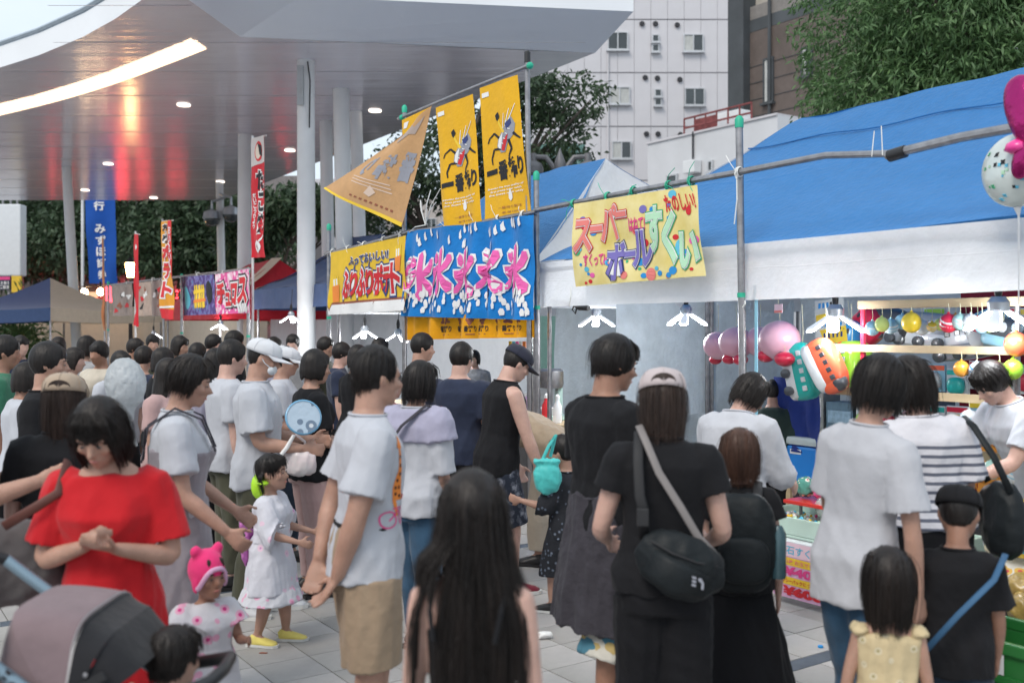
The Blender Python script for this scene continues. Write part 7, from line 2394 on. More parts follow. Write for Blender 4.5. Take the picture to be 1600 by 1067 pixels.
# ice stall: black screen, paper cards
t, h = SL(803, 565, 1.1)
sc_ = sthing('screen', 'small black screen in the ice stall behind the tank top man', 'screen', t, 1.1, h)
MB().bbox((-.17, 0, -.11), (.17, .03, .11), .008).build('panel', pm('screen_black', (.006, .006, .008), rough=.12), sc_)
MB().tube([(0, .02, -.11), (0, .03, -(h - .85))], .016, n=6).build('stand', black_plastic, sc_)
t, h = SL(810, 541, .3)
pc = sthing('price_cards', 'row of coloured menu cards hanging under the amber curtain', 'menu', t, .3, h)
for k, c in enumerate((I_YELLOW, I_CYAN, I_PINK, I_WHITE, I_ORANGE, I_WPINK)):
    MB().bbox((-.16 + .056 * k, 0, -.045), (-.11 + .056 * k, .003, .045), .001).build('card', c, pc)
for i, (px, py, c, lb) in enumerate(((1, 0, I_YELLOW, 'yellow'), (1, 1, I_CYAN, 'light blue'), (1, 2, I_LILAC, 'lilac'), (1, 3, I_WPINK, 'pale pink'), (1, 4, I_RED, 'red'), (1, 5, I_WHITE, 'white'))):
    o = sthing('syrup_bottle', lb + ' syrup bottle on the ice stall table', 'bottle', -1.3 + .17 * i, .55, .852, 'syrup bottles on the ice stall table')
    MB().lathe([(.04, 0), (.042, .02), (.042, .15), (.02, .19), (.018, .215)], n=12).build('bottle', c, o, smooth=True)
    MB().lathe([(.021, .216), (.021, .245), (.005, .26)], n=10).build('cap', I_WHITE, o, smooth=True)
im = sthing('ice_shaver', 'pale green ice shaving machine on the ice stall table', 'machine', -.75, .7, .852)
MB().bbox((-.14, -.12, 0), (.14, .14, .05), .01).build('base', plast('mint', (.36, .50, .46)), im); MB().bbox((-.03, .06, .05), (.03, .12, .42), .01).build('column', plast('mint', (.36, .50, .46)), im)
MB().lathe([(.11, .30), (.12, .34), (.12, .46), (.09, .48)], (0, 0, 0), 18).build('drum', steel, im, smooth=True)
MB().lathe([(.06, .05), (.09, .11), (.085, .115), (.05, .055)], (0, -.02, .003), 16).build('bowl', I_WHITE, im, smooth=True)

# ---- scooping stall: low tub table with the price sign
tz, _ = SL(1212, 850, .02)
tz2, _ = SL(1340, 850, .02)
tt = sthing('low_table', 'low table under the clear scooping tub', 'table', tz - .35, .05, 0)
Lw = tz2 - tz + .9
MB().bbox((0, 0, .345), (Lw, .62, .375), .005).build('top', white_paint, tt)
for x in (.08, Lw / 2, Lw - .08):
    for y in (.06, .56):
        MB().bbox((x - .025, y - .025, 0), (x + .025, y + .025, .344), .004).build('leg', dark_metal, tt)
tub = sthing('scoop_tub', 'shallow pale green tub full of small gems behind the price sign', 'tub', tz - .30, .12, .378)
mint = pm('pale_mint_plastic', (.50, .66, .58), rough=.2, var=.08, trans=.0, spec=.6)
Lt = Lw - .15
MB().bbox((0, 0, 0), (Lt, .48, .02), .008).build('base', mint, tub)
for a, b in (((0, 0, .021), (Lt, .02, .13)), ((0, .46, .021), (Lt, .48, .13)), ((0, .022, .022), (.02, .458, .129)), ((Lt - .02, .022, .022), (Lt, .458, .129))):
    MB().bbox(a, b, .006).build('side', mint, tub)
MB().bbox((.022, .022, .022), (Lt - .022, .458, .075), .004).build('water', pm('tub_water', (.52, .66, .60), rough=.05, var=.05, spec=.6), tub)
gm = MB(); rr = random.Random(5)
cols = [I_PINK, I_CYAN, I_GREEN2, I_YELLOW, I_WHITE, I_SALMON]
for i in range(220):
    gm.cm = i % 6
    gm.ell((rr.uniform(.05, Lt - .05), rr.uniform(.05, .43), .075 + rr.uniform(0, .03)), [rr.uniform(.008, .016)] * 3, 6, 4)
tag(gm.build('gems', cols, tub, smooth='all'), kind='stuff')
bag_m = pm('clear_bag', (.62, .70, .68), rough=.12, var=.06, alpha=.55, bump=.9, bscale=16)
mb = MB(); 
for k in range(5):
    mb.ell((.25 + .16 * k, .22 + .05 * (k % 2), .16), (.12, .14, .10), 14, 9)
me = remesh(mb, .02, 2); wrinkle(me, .012, 3, (22, 22, 22))
o = link(me, 'plastic_bags', bag_m); o.location = ST(tz - .1, .18, .40); o.rotation_euler = (0, 0, SROT); tag(o, 'heap of clear plastic bags lying over the scooping tub', 'plastic bag')
q = [SL(1208, 848, -.02), SL(1275, 866, -.02), SL(1206, 929, -.02), SL(1274, 946, -.02)]
sg = sthing('price_sign', 'pink price sign hung on the low scooping table', 'sign', q[0][0], -.02, 0)
x1 = q[1][0] - q[0][0]
p = Panel(sg, (0, .385), (x1 + .06, .385), (0, .045), (x1 + .06, .045), wave=lambda a, b: .004 * sin(5 * a + 3 * b))
p.sheet('board', pm('lilac_card', (.72, .42, .62), rough=.5, var=.04), 6, 6)
p.poly([(0, 0), (1, 0), (1, .25), (0, .25)], I_WPINK, .002)
p.text('宝石すくい', (.10, .05, .95, .21), I_CYAN, .015, .004)
p.poly([(.04, .27), (1, .27), (1, .41), (.04, .41)], I_YELLOW, .002); p.text('ポイ1枚 お玉でもOK', (.08, .30, .96, .38), I_SALMON, .02, .004)
p.text('¥400', (.22, .43, .96, .59), I_MAG, .05, .004)
p.poly([(.04, .62), (1, .62), (1, .76), (.04, .76)], I_YELLOW, .002); p.text('ファンシーパックに つめ放題', (.06, .65, .97, .73), I_RED, .02, .004)
p.text('¥600', (.20, .78, .97, .95), I_RED, .07, .004)
p.done()
t, h = SL(1255, 782, .35)
rtb = sthing('red_tray', 'red tray on a stand above the scooping tub', 'tray', t, .35, 0)
MB().bbox((-.10, -.08, h - .02), (.32, .22, h + .005), .006).build('tray', plast('tray_red', (.62, .04, .03)), rtb)
for x in (-.06, .28): MB().tube([(x, .05, .38), (x, .05, h - .02)], .012, n=6).build('stand', steel, rtb)
for i, (dx, c, lb) in enumerate(((-.04, I_GREEN, 'green and red candy bag on the red tray'), (.09, I_PINK, 'pink candy bag on the red tray'), (.20, I_WPINK, 'pale candy bag on the red tray'))):
    mb = MB(); superell(mb, (.06, .05, .07), .8, M=Matrix.Translation((0, 0, .078)))
    me = remesh(mb, .01, 1); wrinkle(me, .006, i, (50, 50, 50)); o = link(me, 'candy_bag', patterned('candy_print_%d' % i, 'dots', [(.10, .32, .26), (.70, .12, .32), (.72, .50, .50)][i], (.62, .10, .12), (.7, .7, .6), scale=24, width=.4, rough=.25))
    o.location = ST(t + dx, .42, h + .002); o.rotation_euler = (0, 0, SROT); tag(o, lb, 'candy')
t, h = SL(1262, 720, 1.0)
cb = sthing('cool_box', 'bright blue cool box with a pale lid behind the red tray', 'cool box', t, 1.0, 0)
MB().bbox((-.20, 0, h - .16), (.24, .32, h + .10), .02).build('body', plast('cooler_blue', (.01, .22, .68)), cb)
MB().bbox((-.205, -.01, h + .105), (.245, .33, h + .17), .025).build('lid', plast('cooler_lid', (.55, .62, .62)), cb); MB().box((-.16, -.004, h + .04), (-.06, -.001, h + .075)).build('sticker', I_WHITE, cb)
st_ = sthing('stool_stand', 'plain wooden stand holding up the blue cool box', 'stand', t, 1.0, 0)
MB().bbox((-.24, 0, h - .20), (.28, .36, h - .163), .005).build('top', wood_pale, st_)
for x in (-.2, .24):
    for y in (.04, .32): MB().bbox((x - .02, y - .02, 0), (x + .02, y + .02, h - .201), .004).build('leg', wood_pale, st_)

# ---- amber lattice crates on the right
cr_m = plast('crate_amber', (.58, .23, .02), rough=.4)
def crate(name, label, M_at, rz, w, d, h, m, group=None, cells=7, slats=True):
    th = thing(name, label, 'crate', M_at, rz, group)
    MB().bbox((-w / 2, -d / 2, 0), (w / 2, d / 2, .012), .003).build('base', m, th)
    rm = MB()
    for z0, z1, o in ((h - .045, h, .008), (.012, .05, .0)):
        rm.bbox((-w / 2 - o, -d / 2 - o, z0), (w / 2 + o, -d / 2 + .012, z1), .003); rm.bbox((-w / 2 - o, d / 2 - .012, z0), (w / 2 + o, d / 2 + o, z1), .003)
        rm.bbox((-w / 2 - o, -d / 2 + .013, z0), (-w / 2 + .012, d / 2 - .013, z1), .003); rm.bbox((w / 2 - .012, -d / 2 + .013, z0), (w / 2 + o, d / 2 - .013, z1), .003)
    tag(rm.build('rim', m, th), kind='stuff')
    for x, y in ((-1, -1), (1, -1), (1, 1), (-1, 1)):
        MB().bbox((x * w / 2 - .022, y * d / 2 - .022, .013), (x * w / 2 + .022, y * d / 2 + .022, h - .046), .004).build('corner_post', m, th)
    lt = MB()
    for sgn in (-1, 1):
        L = w; y = sgn * (d / 2 - .006)
        for k in range(cells * 2):
            x = -L / 2 + .03 + (L - .06) * k / (cells * 2 - 1)
            for dx in (-.05, .05):
                if -L / 2 + .02 < x + dx < L / 2 - .02:
                    lt.tube([(x, y, .05), (x + dx, y, h - .045)], .004, n=4)
        for k in range(cells):
            yy = -d / 2 + .03 + (d - .06) * k / (cells - 1)
            lt.tube([(sgn * (w / 2 - .006), yy, .05), (sgn * (w / 2 - .006), min(d / 2 - .02, yy + .05), h - .045)], .004, n=4)
    tag(lt.build('lattice', m, th), kind='stuff')
    for sgn in (-1, 1):
        MB().bbox((-w * .22, sgn * (d / 2 - .004) - .006, h * .32), (w * .22, sgn * (d / 2 - .004) + .006, h * .78), .003).build('side_panel', m, th)
    return th
for i, (px, py, lb) in enumerate(((1545, 740, 'amber lattice crate at the upper left of the crate stack'), (1620, 738, 'amber lattice crate at the upper right of the crate stack'), (1552, 800, 'amber lattice crate at the lower left of the crate stack'), (1626, 802, 'amber lattice crate at the lower right of the crate stack'))):
    t, h = SL(px, py, 1.0)
    crate('lattice_crate', lb, ST(t, 1.15, h), SROT, .40, .34, .225, cr_m, 'amber crates stacked in the toy stall')
sh_ = counter('low board holding up the amber crates', TPX(1500, 1.0), TPX(1800, 1.0), .9, 1.4, SL(1552, 800, 1.0)[1] - .003, table_cloth_m)
# dark red cloth and grey net behind
back_wall('back_cloth', 'dark red cloth hanging behind the lime balls', TPX(1500, 2.0), TPX(1640, 2.0), 2.0, 2.0, C('wine_cloth', (.22, .012, .03)), 22)

# ---- goods on a low bench at the right edge
gt0 = TPX(1530, -.1)
gb = counter('low bench of packed toys at the right edge', gt0, gt0 + 1.6, -.15, .45, .46, table_cloth_m, white_paint)
def pillow(name, label, cat, px, py, d, size, m, seed, rz=0.0, tilt=0.0, group=None):
    t, h = SL(px, py, d)
    mb = MB(); superell(mb, size, .75)
    me = remesh(mb, .012, 1); wrinkle(me, .006, seed, (30, 30, 30))
    o = link(me, name, m); o.location = ST(t, d, h); o.rotation_euler = (tilt, 0, SROT + rz)
    return tag(o, label, cat, group)
pk1 = patterned('packet_print_a', 'dots', (.66, .66, .64), (.62, .10, .12), (.70, .45, .12), scale=14, width=.38, rough=.25)
pk2 = patterned('packet_print_b', 'dots', (.62, .62, .66), (.20, .30, .62), (.50, .20, .5), scale=12, width=.34, rough=.25)
gol = pm('golden_packet', (.42, .28, .08), rough=.3, var=.35, scale=18, bump=.4, bscale=30, coat=.5)
for i, (px, py, d, sz, m, lb, tl) in enumerate(((1556, 905, .0, (.14, .12, .035), pk2, 'white printed packet lying at the left of the low bench', .1), (1590, 890, .1, (.15, .11, .04), pk1, 'white packet with red flowers on the low bench', .25), (1592, 860, .3, (.17, .12, .045), C('cream_cloth_pack', (.52, .46, .30)), 'folded cream cloth pack behind the printed packets', .2), (1568, 850, .32, (.10, .10, .05), pk2, 'lilac printed packet beside the cream pack', .2), (1598, 918, -.08, (.09, .08, .06), gol, 'golden crinkled packet on the low bench', .6), (1596, 950, -.2, (.08, .07, .07), gol, 'golden packet hanging over the green crate', .8))):
    pillow('toy_packet', lb, 'packet', px, py, d, sz, m, i, rz=.4 * i, tilt=tl)
yt = thing('plush_toy', 'round yellow plush toy with a blue band at the right edge', 'toy', ST(*[SL(1596, 825, .1)[0], .1, SL(1596, 825, .1)[1]]), SROT)
superell(MB(), (.13, .11, .15), .85).build('body', plast('plush_yellow', (.80, .58, .03), rough=.6), yt, smooth='all')
superell(MB(), (.132, .112, .055), .8, M=Matrix.Translation((0, 0, -.07))).build('band', plast('plush_blue', (.05, .40, .55), rough=.6), yt, smooth='all')
for x in (-.04, .04):
    MB().lathe([(.035, 0), (.040, .012), (.02, .016)], n=14, M=Matrix.Translation((x, -.10, .05)) @ Matrix.Rotation(pi / 2, 4, 'X')).build('button', V['black'], yt, smooth=True)
for i, (py, c, lb) in enumerate(((783, V['orange'], 'orange scoop handle held by the seller'), (790, plast('hot_pink', (.78, .05, .30)), 'hot pink scoop handle held by the seller'))):
    a = SP(1558, py - 4, .05); b = SP(1640, py + 8, .05)
    tag(MB().tube([a, a.lerp(b, .5), b], .007, n=8).build('scoop_net', c, smooth=True), lb, 'scoop')
# green crate with the 500 label
gz = 4.2
gp = W(1600, 515, gz); gp.z = 0
gcr = plast('crate_green', (.03, .20, .045), rough=.4)
gc = thing('green_crate', 'green plastic crate with a price label on the ground at the right edge', 'crate', gp, SROT)
w, d, h = .50, .36, .42
for a, b in (((-w / 2, -d / 2, 0), (w / 2, d / 2, .015)),): MB().bbox(a, b, .004).build('base', gcr, gc)
for a, b, nm in (((-w / 2, -d / 2, .016), (w / 2, -d / 2 + .014, h - .05), 'side'), ((-w / 2, d / 2 - .014, .016), (w / 2, d / 2, h - .05), 'side'), ((-w / 2, -d / 2 + .015, .016), (-w / 2 + .014, d / 2 - .015, h - .05), 'side'), ((w / 2 - .014, -d / 2 + .015, .016), (w / 2, d / 2 - .015, h - .05), 'side')):
    MB().bbox(a, b, .004).build(nm, gcr, gc)
for a, b in (((-w / 2 - .018, -d / 2 - .018, h - .05), (w / 2 + .018, -d / 2 + .016, h)), ((-w / 2 - .018, d / 2 - .016, h - .05), (w / 2 + .018, d / 2 + .018, h)), ((-w / 2 - .018, -d / 2 + .017, h - .05), (-w / 2 + .016, d / 2 - .017, h)), ((w / 2 - .016, -d / 2 + .017, h - .05), (w / 2 + .018, d / 2 - .017, h))):
    MB().bbox(a, b, .008).build('rim', gcr, gc)
for k in range(9):
    x = -w / 2 + .03 + (w - .06) * k / 8
    MB().bbox((x - .008, -d / 2 - .012, .02), (x + .008, -d / 2 - .001, h - .17), .003).build('rib', gcr, gc)
MB().bbox((-w / 2 - .006, -d / 2 - .014, h - .17), (w / 2 + .006, -d / 2 - .001, h - .14), .003).build('ledge', gcr, gc)
p = Panel(gc, (-.22, h - .052), (.02, h - .052), (-.22, h - .135), (.02, h - .135), y=-d / 2 - .012)
p.sheet('label', I_WHITE, 2, 2, smooth=False); p.text('500', (.45, .12, .92, .85), I_MAG, .04, .002); p.text('1回', (.05, .3, .36, .8), I_MAG, .02, .002); p.done()

# ================================================================== BAGS AND WHAT PEOPLE CARRY
def on(person, name, label, cat):
    o = thing(name, label, cat, person.o.location, person.o.rotation_euler[2])
    return o
nyl = C('black_nylon', (.008, .011, .013), var=.15, rough=.55, sheen=.02)
nyl2 = pm('black_webbing', (.014, .014, .016), rough=.7)
# waist bag on the back of the woman in black
wb_ = on(p3, 'waist_bag', 'black waist bag slung across the back of the woman in the pale cap', 'bag')
mb = MB(); H = p3.H
bp_ = [Vector((-.07, -.135, .985)), Vector((-.03, -.165, .955)), Vector((.04, -.175, .915)), Vector((.12, -.165, .885)), Vector((.19, -.12, .875))]
mb.tube(bp_, [(.035, .055), (.048, .095), (.055, .115), (.050, .105), (.03, .06)], 16, ref=(0, -1, 0))
me = remesh(mb, .010, 3); wrinkle(me, .005, 4, (18, 18, 18)); link(me, 'pouch', nyl, wb_)
MB().tube([(-.05, -.205, 1.0), (.02, -.228, .965), (.10, -.222, .935), (.17, -.18, .915)], .0045, n=6).build('zip', nyl2, wb_, smooth=True)
mb = MB()
mb.tube([(-.06, -.215, .935), (.03, -.238, .885), (.13, -.215, .85)], [(.01, .05), (.014, .06), (.01, .04)], 10, ref=(0, -1, 0)); mb.build('front_pocket', nyl, wb_, smooth='all')
pn = Panel(wb_, (.075, .90), (.125, .885), (.072, .862), (.122, .848), y=-.236)
for k in range(3):
    pn.poly([(.05, .05 + .32 * k), (.45, .05 + .32 * k), (.45, .25 + .32 * k), (.05, .25 + .32 * k)], I_GREY, .002)
pn.poly([(.55, .1), (.75, .0), (.95, .4), (.95, .95), (.8, .95), (.8, .45), (.6, .3)], I_GREY, .002)
pn.done('logo')
z_ = p3.z
mb = MB(); mb.tube([(-.07, -.13, .99), (-.075, -.155, 1.10), (-.085, -.15, z_(.72)), (-.09, -.125, z_(.79)), (-.085, -.06, z_(.852)), (-.07, .03, z_(.85)), (-.03, .13, z_(.76))], .018, n=8, ref=(1, 0, 0), flat=.22)
mb.build('strap', nyl2, wb_, smooth='all')
mb = MB(); mb.tube([(-.085, -.05, z_(.865)), (-.06, -.10, z_(.83)), (-.02, -.14, z_(.77)), (.05, -.155, z_(.70)), (.11, -.15, z_(.635)), (.16, -.14, .95), (.185, -.12, .885)], .014, n=8, ref=(1, 0, 0), flat=.25)
mb.build('light_strap', pm('taupe_webbing', (.20, .18, .175), rough=.6), wb_, smooth='all')
MB().bbox((-.095, -.172, 1.04), (-.055, -.150, 1.10), .004).build('buckle', black_plastic, wb_)

# backpack of the girl with auburn hair
bk = on(p7, 'backpack', 'black backpack on the auburn haired girl', 'bag')
mb = MB(); superell(mb, (.13, .075, .20), .7, M=Matrix.Translation((0, -.185, p7.z(.68))))
me = remesh(mb, .014, 2); wrinkle(me, .006, 7, (16, 16, 16)); link(me, 'pack', nyl, bk)
mb = MB(); superell(mb, (.10, .03, .09), .7, M=Matrix.Translation((0, -.262, p7.z(.64)))); mb.build('front_pocket', nyl, bk, smooth='all')
MB().lathe([(.028, 0), (.03, .01), (.03, .17), (.015, .20)], (.135, -.19, p7.z(.58)), 12).build('bottle', pm('bottle_teal', (.05, .10, .12), rough=.2), bk, smooth=True)
for sd in (-1, 1):
    MB().tube([(sd * .06, -.14, p7.z(.80)), (sd * .07, -.02, p7.z(.845)), (sd * .075, .08, p7.z(.77)), (sd * .085, .06, p7.z(.66))], .02, n=8, ref=(1, 0, 0), flat=.3).build('strap', nyl2, bk, smooth='all')

# shoulder bag of the striped woman
sb = on(p9, 'shoulder_bag', 'large black shoulder bag hanging from the woman in stripes', 'bag')
mb = MB(); superell(mb, (.075, .15, .16), .75, M=Matrix.Translation((.26, -.09, .92)))
me = remesh(mb, .012, 2); wrinkle(me, .010, 9, (14, 14, 10)); link(me, 'pouch', nyl, sb)
MB().tube([(.25, -.20, 1.05), (.20, -.16, p9.z(.74)), (.145, -.09, p9.z(.815)), (.14, .0, p9.z(.832)), (.17, .06, p9.z(.76)), (.25, .02, 1.06)], .015, n=8, ref=(1, 0, 0), flat=.4).build('strap', nyl, sb, smooth='all')

# tote of the woman in red
tote_m = C('taupe_canvas', (.085, .075, .075), var=.12)
to = on(p13, 'tote_bag', 'dark taupe tote bag hanging from the arm of the woman in red', 'bag')
mb = MB(); superell(mb, (.19, .09, .15), .7, M=Matrix.Translation((.31, -.04, .94)) @ Matrix.Rotation(-.25, 4, 'X'))
me = remesh(mb, .012, 2); wrinkle(me, .010, 11, (12, 12, 10)); link(me, 'pouch', tote_m, to)
MB().tube([(.30, .10, 1.08), (.20, .11, 1.14), (.135, .10, p13.z(.78)), (.13, .02, p13.z(.838)), (.15, -.09, p13.z(.76)), (.28, -.12, 1.08)], .016, n=8, ref=(1, 0, 0), flat=.35).build('strap', pm('brown_leather', (.11, .035, .025), rough=.5), to, smooth='all')

# sling strap of the boy
MB().tube([p11.bend((.13 * p11.H, -.02, p11.z(.83))), p11.bend((.09 * p11.H, -.125, p11.z(.77))), p11.bend((-.01, -.155, p11.z(.66))), p11.bend((-.13, -.15, p11.z(.52)))], .011, n=8, ref=(1, 0, 0), flat=.3).build('sling_strap', pm('blue_webbing', (.03, .10, .20), rough=.7), p11.o, smooth='all')
bt = on(p11, 'water_bottle', 'teal water bottle hanging at the left side of the boy', 'bottle')
MB().lathe([(.03, 0), (.034, .01), (.034, .15), (.02, .17)], (-.20, -.09, .36), 14).build('bottle', plast('bottle_teal', (.02, .28, .32)), bt, smooth=True)
MB().lathe([(.022, .171), (.022, .20), (.01, .205)], (-.20, -.09, .36), 12).build('cap', black_plastic, bt, smooth=True)
MB().tube([(-.20, -.09, .56), (-.17, -.13, .60), (-.145, -.15, p11.z(.52))], .006, n=5).build('cord', nyl2, bt)

# teal bag of the child in dark print
tl = thing('drawstring_bag', 'bright teal drawstring bag beside the child in dark prints', 'bag', W(855, 515, 5.85) - Vector((0, 0, EYE)))
mb = MB(); superell(mb, (.085, .06, .10), .8, M=Matrix.Translation((0, 0, .83)))
for k in range(5): mb.ell((-.06 + .03 * k, -.02, .93), (.025, .03, .022), 8, 6)
me = remesh(mb, .010, 2); wrinkle(me, .007, 12, (26, 26, 14)); link(me, 'pouch', C('teal_nylon', (.08, .52, .50), rough=.4), tl)
MB().tube([(-.03, 0, .93), (.01, -.01, 1.02), (.05, 0, 1.08), (.02, .03, .95)], .010, n=6).build('cord', C('teal_nylon', (.08, .52, .50)), tl, smooth=True)

# round fan and white bag of the masked man
fan = thing('round_fan', 'round pale blue printed fan held out by the masked man', 'fan', W(474, 652, 5.75), 0)
fm_ = patterned('fan_print', 'dots', (.42, .52, .62), (.58, .62, .66), (.16, .22, .30), scale=11, width=.36, rough=.35)
Mf = Matrix.Rotation(radians(70), 4, 'X') @ Matrix.Rotation(.35, 4, 'Y')
MB().lathe([(.002, -.004), (.10, -.004), (.10, .004), (.002, .004)], n=30, M=Mf).build('leaf', fm_, fan, smooth=True)
MB().lathe([(.096, -.008), (.105, -.006), (.105, .006), (.096, .008)], n=30, M=Mf, cap=False).build('rim', plast('rim_blue', (.15, .36, .55)), fan, smooth='all')
MB().tube([(-.05, -.02, -.10), (-.09, -.02, -.17), (-.12, -.03, -.21)], [.010, .013, .012], n=8).build('handle', I_WHITE, fan, smooth=True)
wbg = thing('carrier_bag', 'white carrier bag hanging from the hand of the masked man', 'bag', W(468, 722, 5.8), 0)
mb = MB(); superell(mb, (.10, .06, .085), .75); me = remesh(mb, .011, 1); wrinkle(me, .008, 14, (22, 22, 14)); link(me, 'pouch', pm('bag_white', (.62, .60, .60), rough=.4, var=.1, scale=14, hue2=(.66, .55, .56)), wbg)
MB().tube([(-.05, 0, .07), (-.06, 0, .12), (-.02, .0, .16), (.03, 0, .12), (.04, 0, .07)], .008, n=6).build('handle', pm('bag_white', (.6, .6, .6)), wbg, smooth=True)
# pale inflated bag among the far heads
pb_ = thing('plastic_bag', 'pale puffed up plastic bag held up among the far heads', 'bag', W(196, 600, 5.1), 0)
mb = MB(); mb.ell((0, 0, 0), (.105, .09, .14), 18, 12); mb.tube([(0, 0, -.10), (.02, 0, -.20)], [.06, .025], 10)
me = remesh(mb, .011, 2); wrinkle(me, .007, 15, (20, 20, 12)); link(me, 'pouch', pm('milky_plastic', (.66, .69, .71), rough=.3, var=.12, bump=.9, bscale=22, translucent=.5), pb_)
MB().tube([(.02, 0, -.2), (.05, .02, -.32)], [.012, .008], n=6).build('neck', pm('milky_plastic', (.58, .66, .70)), pb_)

# ---- printed giraffe riding a bicycle on the man's shirt
from mathutils.bvhtree import BVHTree
bpy.context.view_layer.update()
bvh = BVHTree.FromPolygons([p1.o.matrix_world @ v.co for v in sh1.data.vertices], [list(f.vertices) for f in sh1.data.polygons])
inv = p1.o.matrix_world.inverted()
front = p1.o.matrix_world.to_3x3() @ Vector((1.15, .85, 0)).normalized()      # the print sits on the front right of the chest
lat = Vector((front.y, -front.x, 0))
c0 = p1.o.matrix_world @ Vector((.10, .045, p1.z(.655)))
def shirt_print(mat, polys, lift=.002):
    mb = MB()
    for pts in polys:
        bm = bmesh.new(); f = bm.faces.new([bm.verts.new((a, b, 0)) for a, b in pts])
        bmesh.ops.triangulate(bm, faces=[f]); bmesh.ops.subdivide_edges(bm, edges=list(bm.edges), cuts=2, use_grid_fill=True)
        ok = True; vs = []
        bm.verts.index_update()
        for v in bm.verts:
            o = c0 + lat * (-v.co.x) + Vector((0, 0, v.co.y)) + front * .5
            hit, nrm, _, _ = bvh.ray_cast(o, -front)
            if hit is None: ok = False; break
            vs.append(inv @ (hit + nrm * lift))
        if ok: mb.add(vs, [[v.index for v in q.verts] for q in bm.faces])
        bm.free()
    if mb.f: tag(mb.build('print', mat, sh1), kind='stuff')
S = .9
sc2 = lambda pts: [(x * S, y * S) for x, y in pts]
ringp = lambda cx, cy, r, w, n=18: [sc2([(cx + r * cos(2 * pi * k / n), cy + r * sin(2 * pi * k / n)), (cx + r * cos(2 * pi * (k + 1) / n), cy + r * sin(2 * pi * (k + 1) / n)), (cx + (r - w) * cos(2 * pi * (k + 1) / n), cy + (r - w) * sin(2 * pi * (k + 1) / n)), (cx + (r - w) * cos(2 * pi * k / n), cy + (r - w) * sin(2 * pi * k / n))]) for k in range(n)]
shirt_print(I_ORANGE, [sc2(q) for q in ([(-.02, .0), (.03, .0), (.028, .06), (.012, .16), (.0, .22), (-.014, .22), (-.004, .12), (-.022, .05)], [(-.03, .215), (.012, .21), (.016, .25), (-.008, .265), (-.04, .235)], [(-.02, .0), (.0, .0), (.012, -.06), (.0, -.065)])])
shirt_print(I_BLACK, [sc2([(x, y), (x + .010, y), (x + .012, y + .012), (x, y + .013)]) for x, y in ((-.01, .02), (.008, .045), (-.006, .075), (.004, .10), (-.003, .135), (-.006, .17), (.012, .01), (-.012, .045))], .0032)
shirt_print(I_MAG, ringp(-.035, -.075, .036, .006) + ringp(.05, -.072, .036, .006) + [sc2(q) for q in ([(-.035, -.078), (.01, -.035), (.014, -.039), (-.031, -.082)], [(.01, -.035), (.05, -.074), (.046, -.078), (.006, -.039)], [(-.02, -.03), (.045, -.026), (.045, -.031), (-.02, -.035)], [(.045, -.015), (.052, -.072), (.047, -.072), (.040, -.015)])], .0028)
shirt_print(I_RED, [sc2([(.035, .0), (.05, .0), (.052, .022), (.034, .022)])], .0028)

# ================================================================== THE PUSHCHAIR
ZS = 2.7
KS = ZS / FPX
def LX(px): return (px - 800) * KS
def LH(py): return EYE - (py - HORIZON) * KS
fabric = C('mauve_canvas', (.20, .145, .155), var=.08)
black_fab = C('black_canvas', (.018, .018, .021), var=.15)
tube_m = pm('blue_grey_tube', (.20, .28, .34), rough=.35, metal=.4, var=.06)
ps = thing('pushchair', 'pushchair with a mauve hood and blue grey frame at the lower left', 'pushchair', (LX(120), ZS, 0))
X0 = LX(120)
pv_ = Vector((LX(146) - X0, 0, LH(1092)))
def hood(a0, a1, r0, r1, nm, mat, wid=.20, sgn=1):
    def fn(u, v):
        a = radians(a0 + (a1 - a0) * v); s = -1 + 2 * u
        R = (r0 + (r1 - r0) * v) * max(0.0, 1 - abs(s) ** 5) ** .2
        y = wid * (1 - (1 - abs(s)) ** 2.2 * .02) * s
        sag = 1 - .035 * sin(pi * v)
        return pv_ + Vector((cos(a) * R * sag, y, sin(a) * R * sag))
    return MB().grid(fn, 40, 10).build(nm, mat, ps, smooth='all')
hood(150, 118, .22, .32, 'hood', fabric); hood(118, 82, .32, .265, 'hood', fabric, .203); hood(82, 64, .265, .245, 'hood_band', black_fab, .204); hood(64, 36, .245, .225, 'inner_hood', black_fab, .196)
hood(83, 80.5, .269, .266, 'piping', pm('pale_piping', (.42, .40, .40), rough=.7), .206)
MB().prism([(-.05, .02), (.0, .10), (.02, .09), (-.01, .03), (.09, .03), (.10, .0), (-.02, -.02)], .006, Matrix.Translation(pv_ + Vector((.06, -.205, .06))) @ Matrix.Rotation(pi / 2, 4, 'X') @ Matrix.Rotation(-.5, 4, 'Z')).build('hinge', black_plastic, ps)
for q in ((.02, .11), (.09, .07), (.06, .025)):
    MB().lathe([(.006, 0), (.006, .004), (.001, .006)], n=8, M=Matrix.Translation(pv_ + Vector((.05 + q[0], -.212, .03 + q[1]))) @ Matrix.Rotation(pi / 2, 4, 'X')).build('rivet', steel, ps)
fpts = lambda y: [Vector((LX(-60) - X0, y, LH(905))), Vector((LX(20) - X0, y, LH(965))), Vector((LX(170) - X0, y, LH(1075))), Vector((LX(330) - X0, y, LH(1190))), Vector((LX(440) - X0, y, .13))]
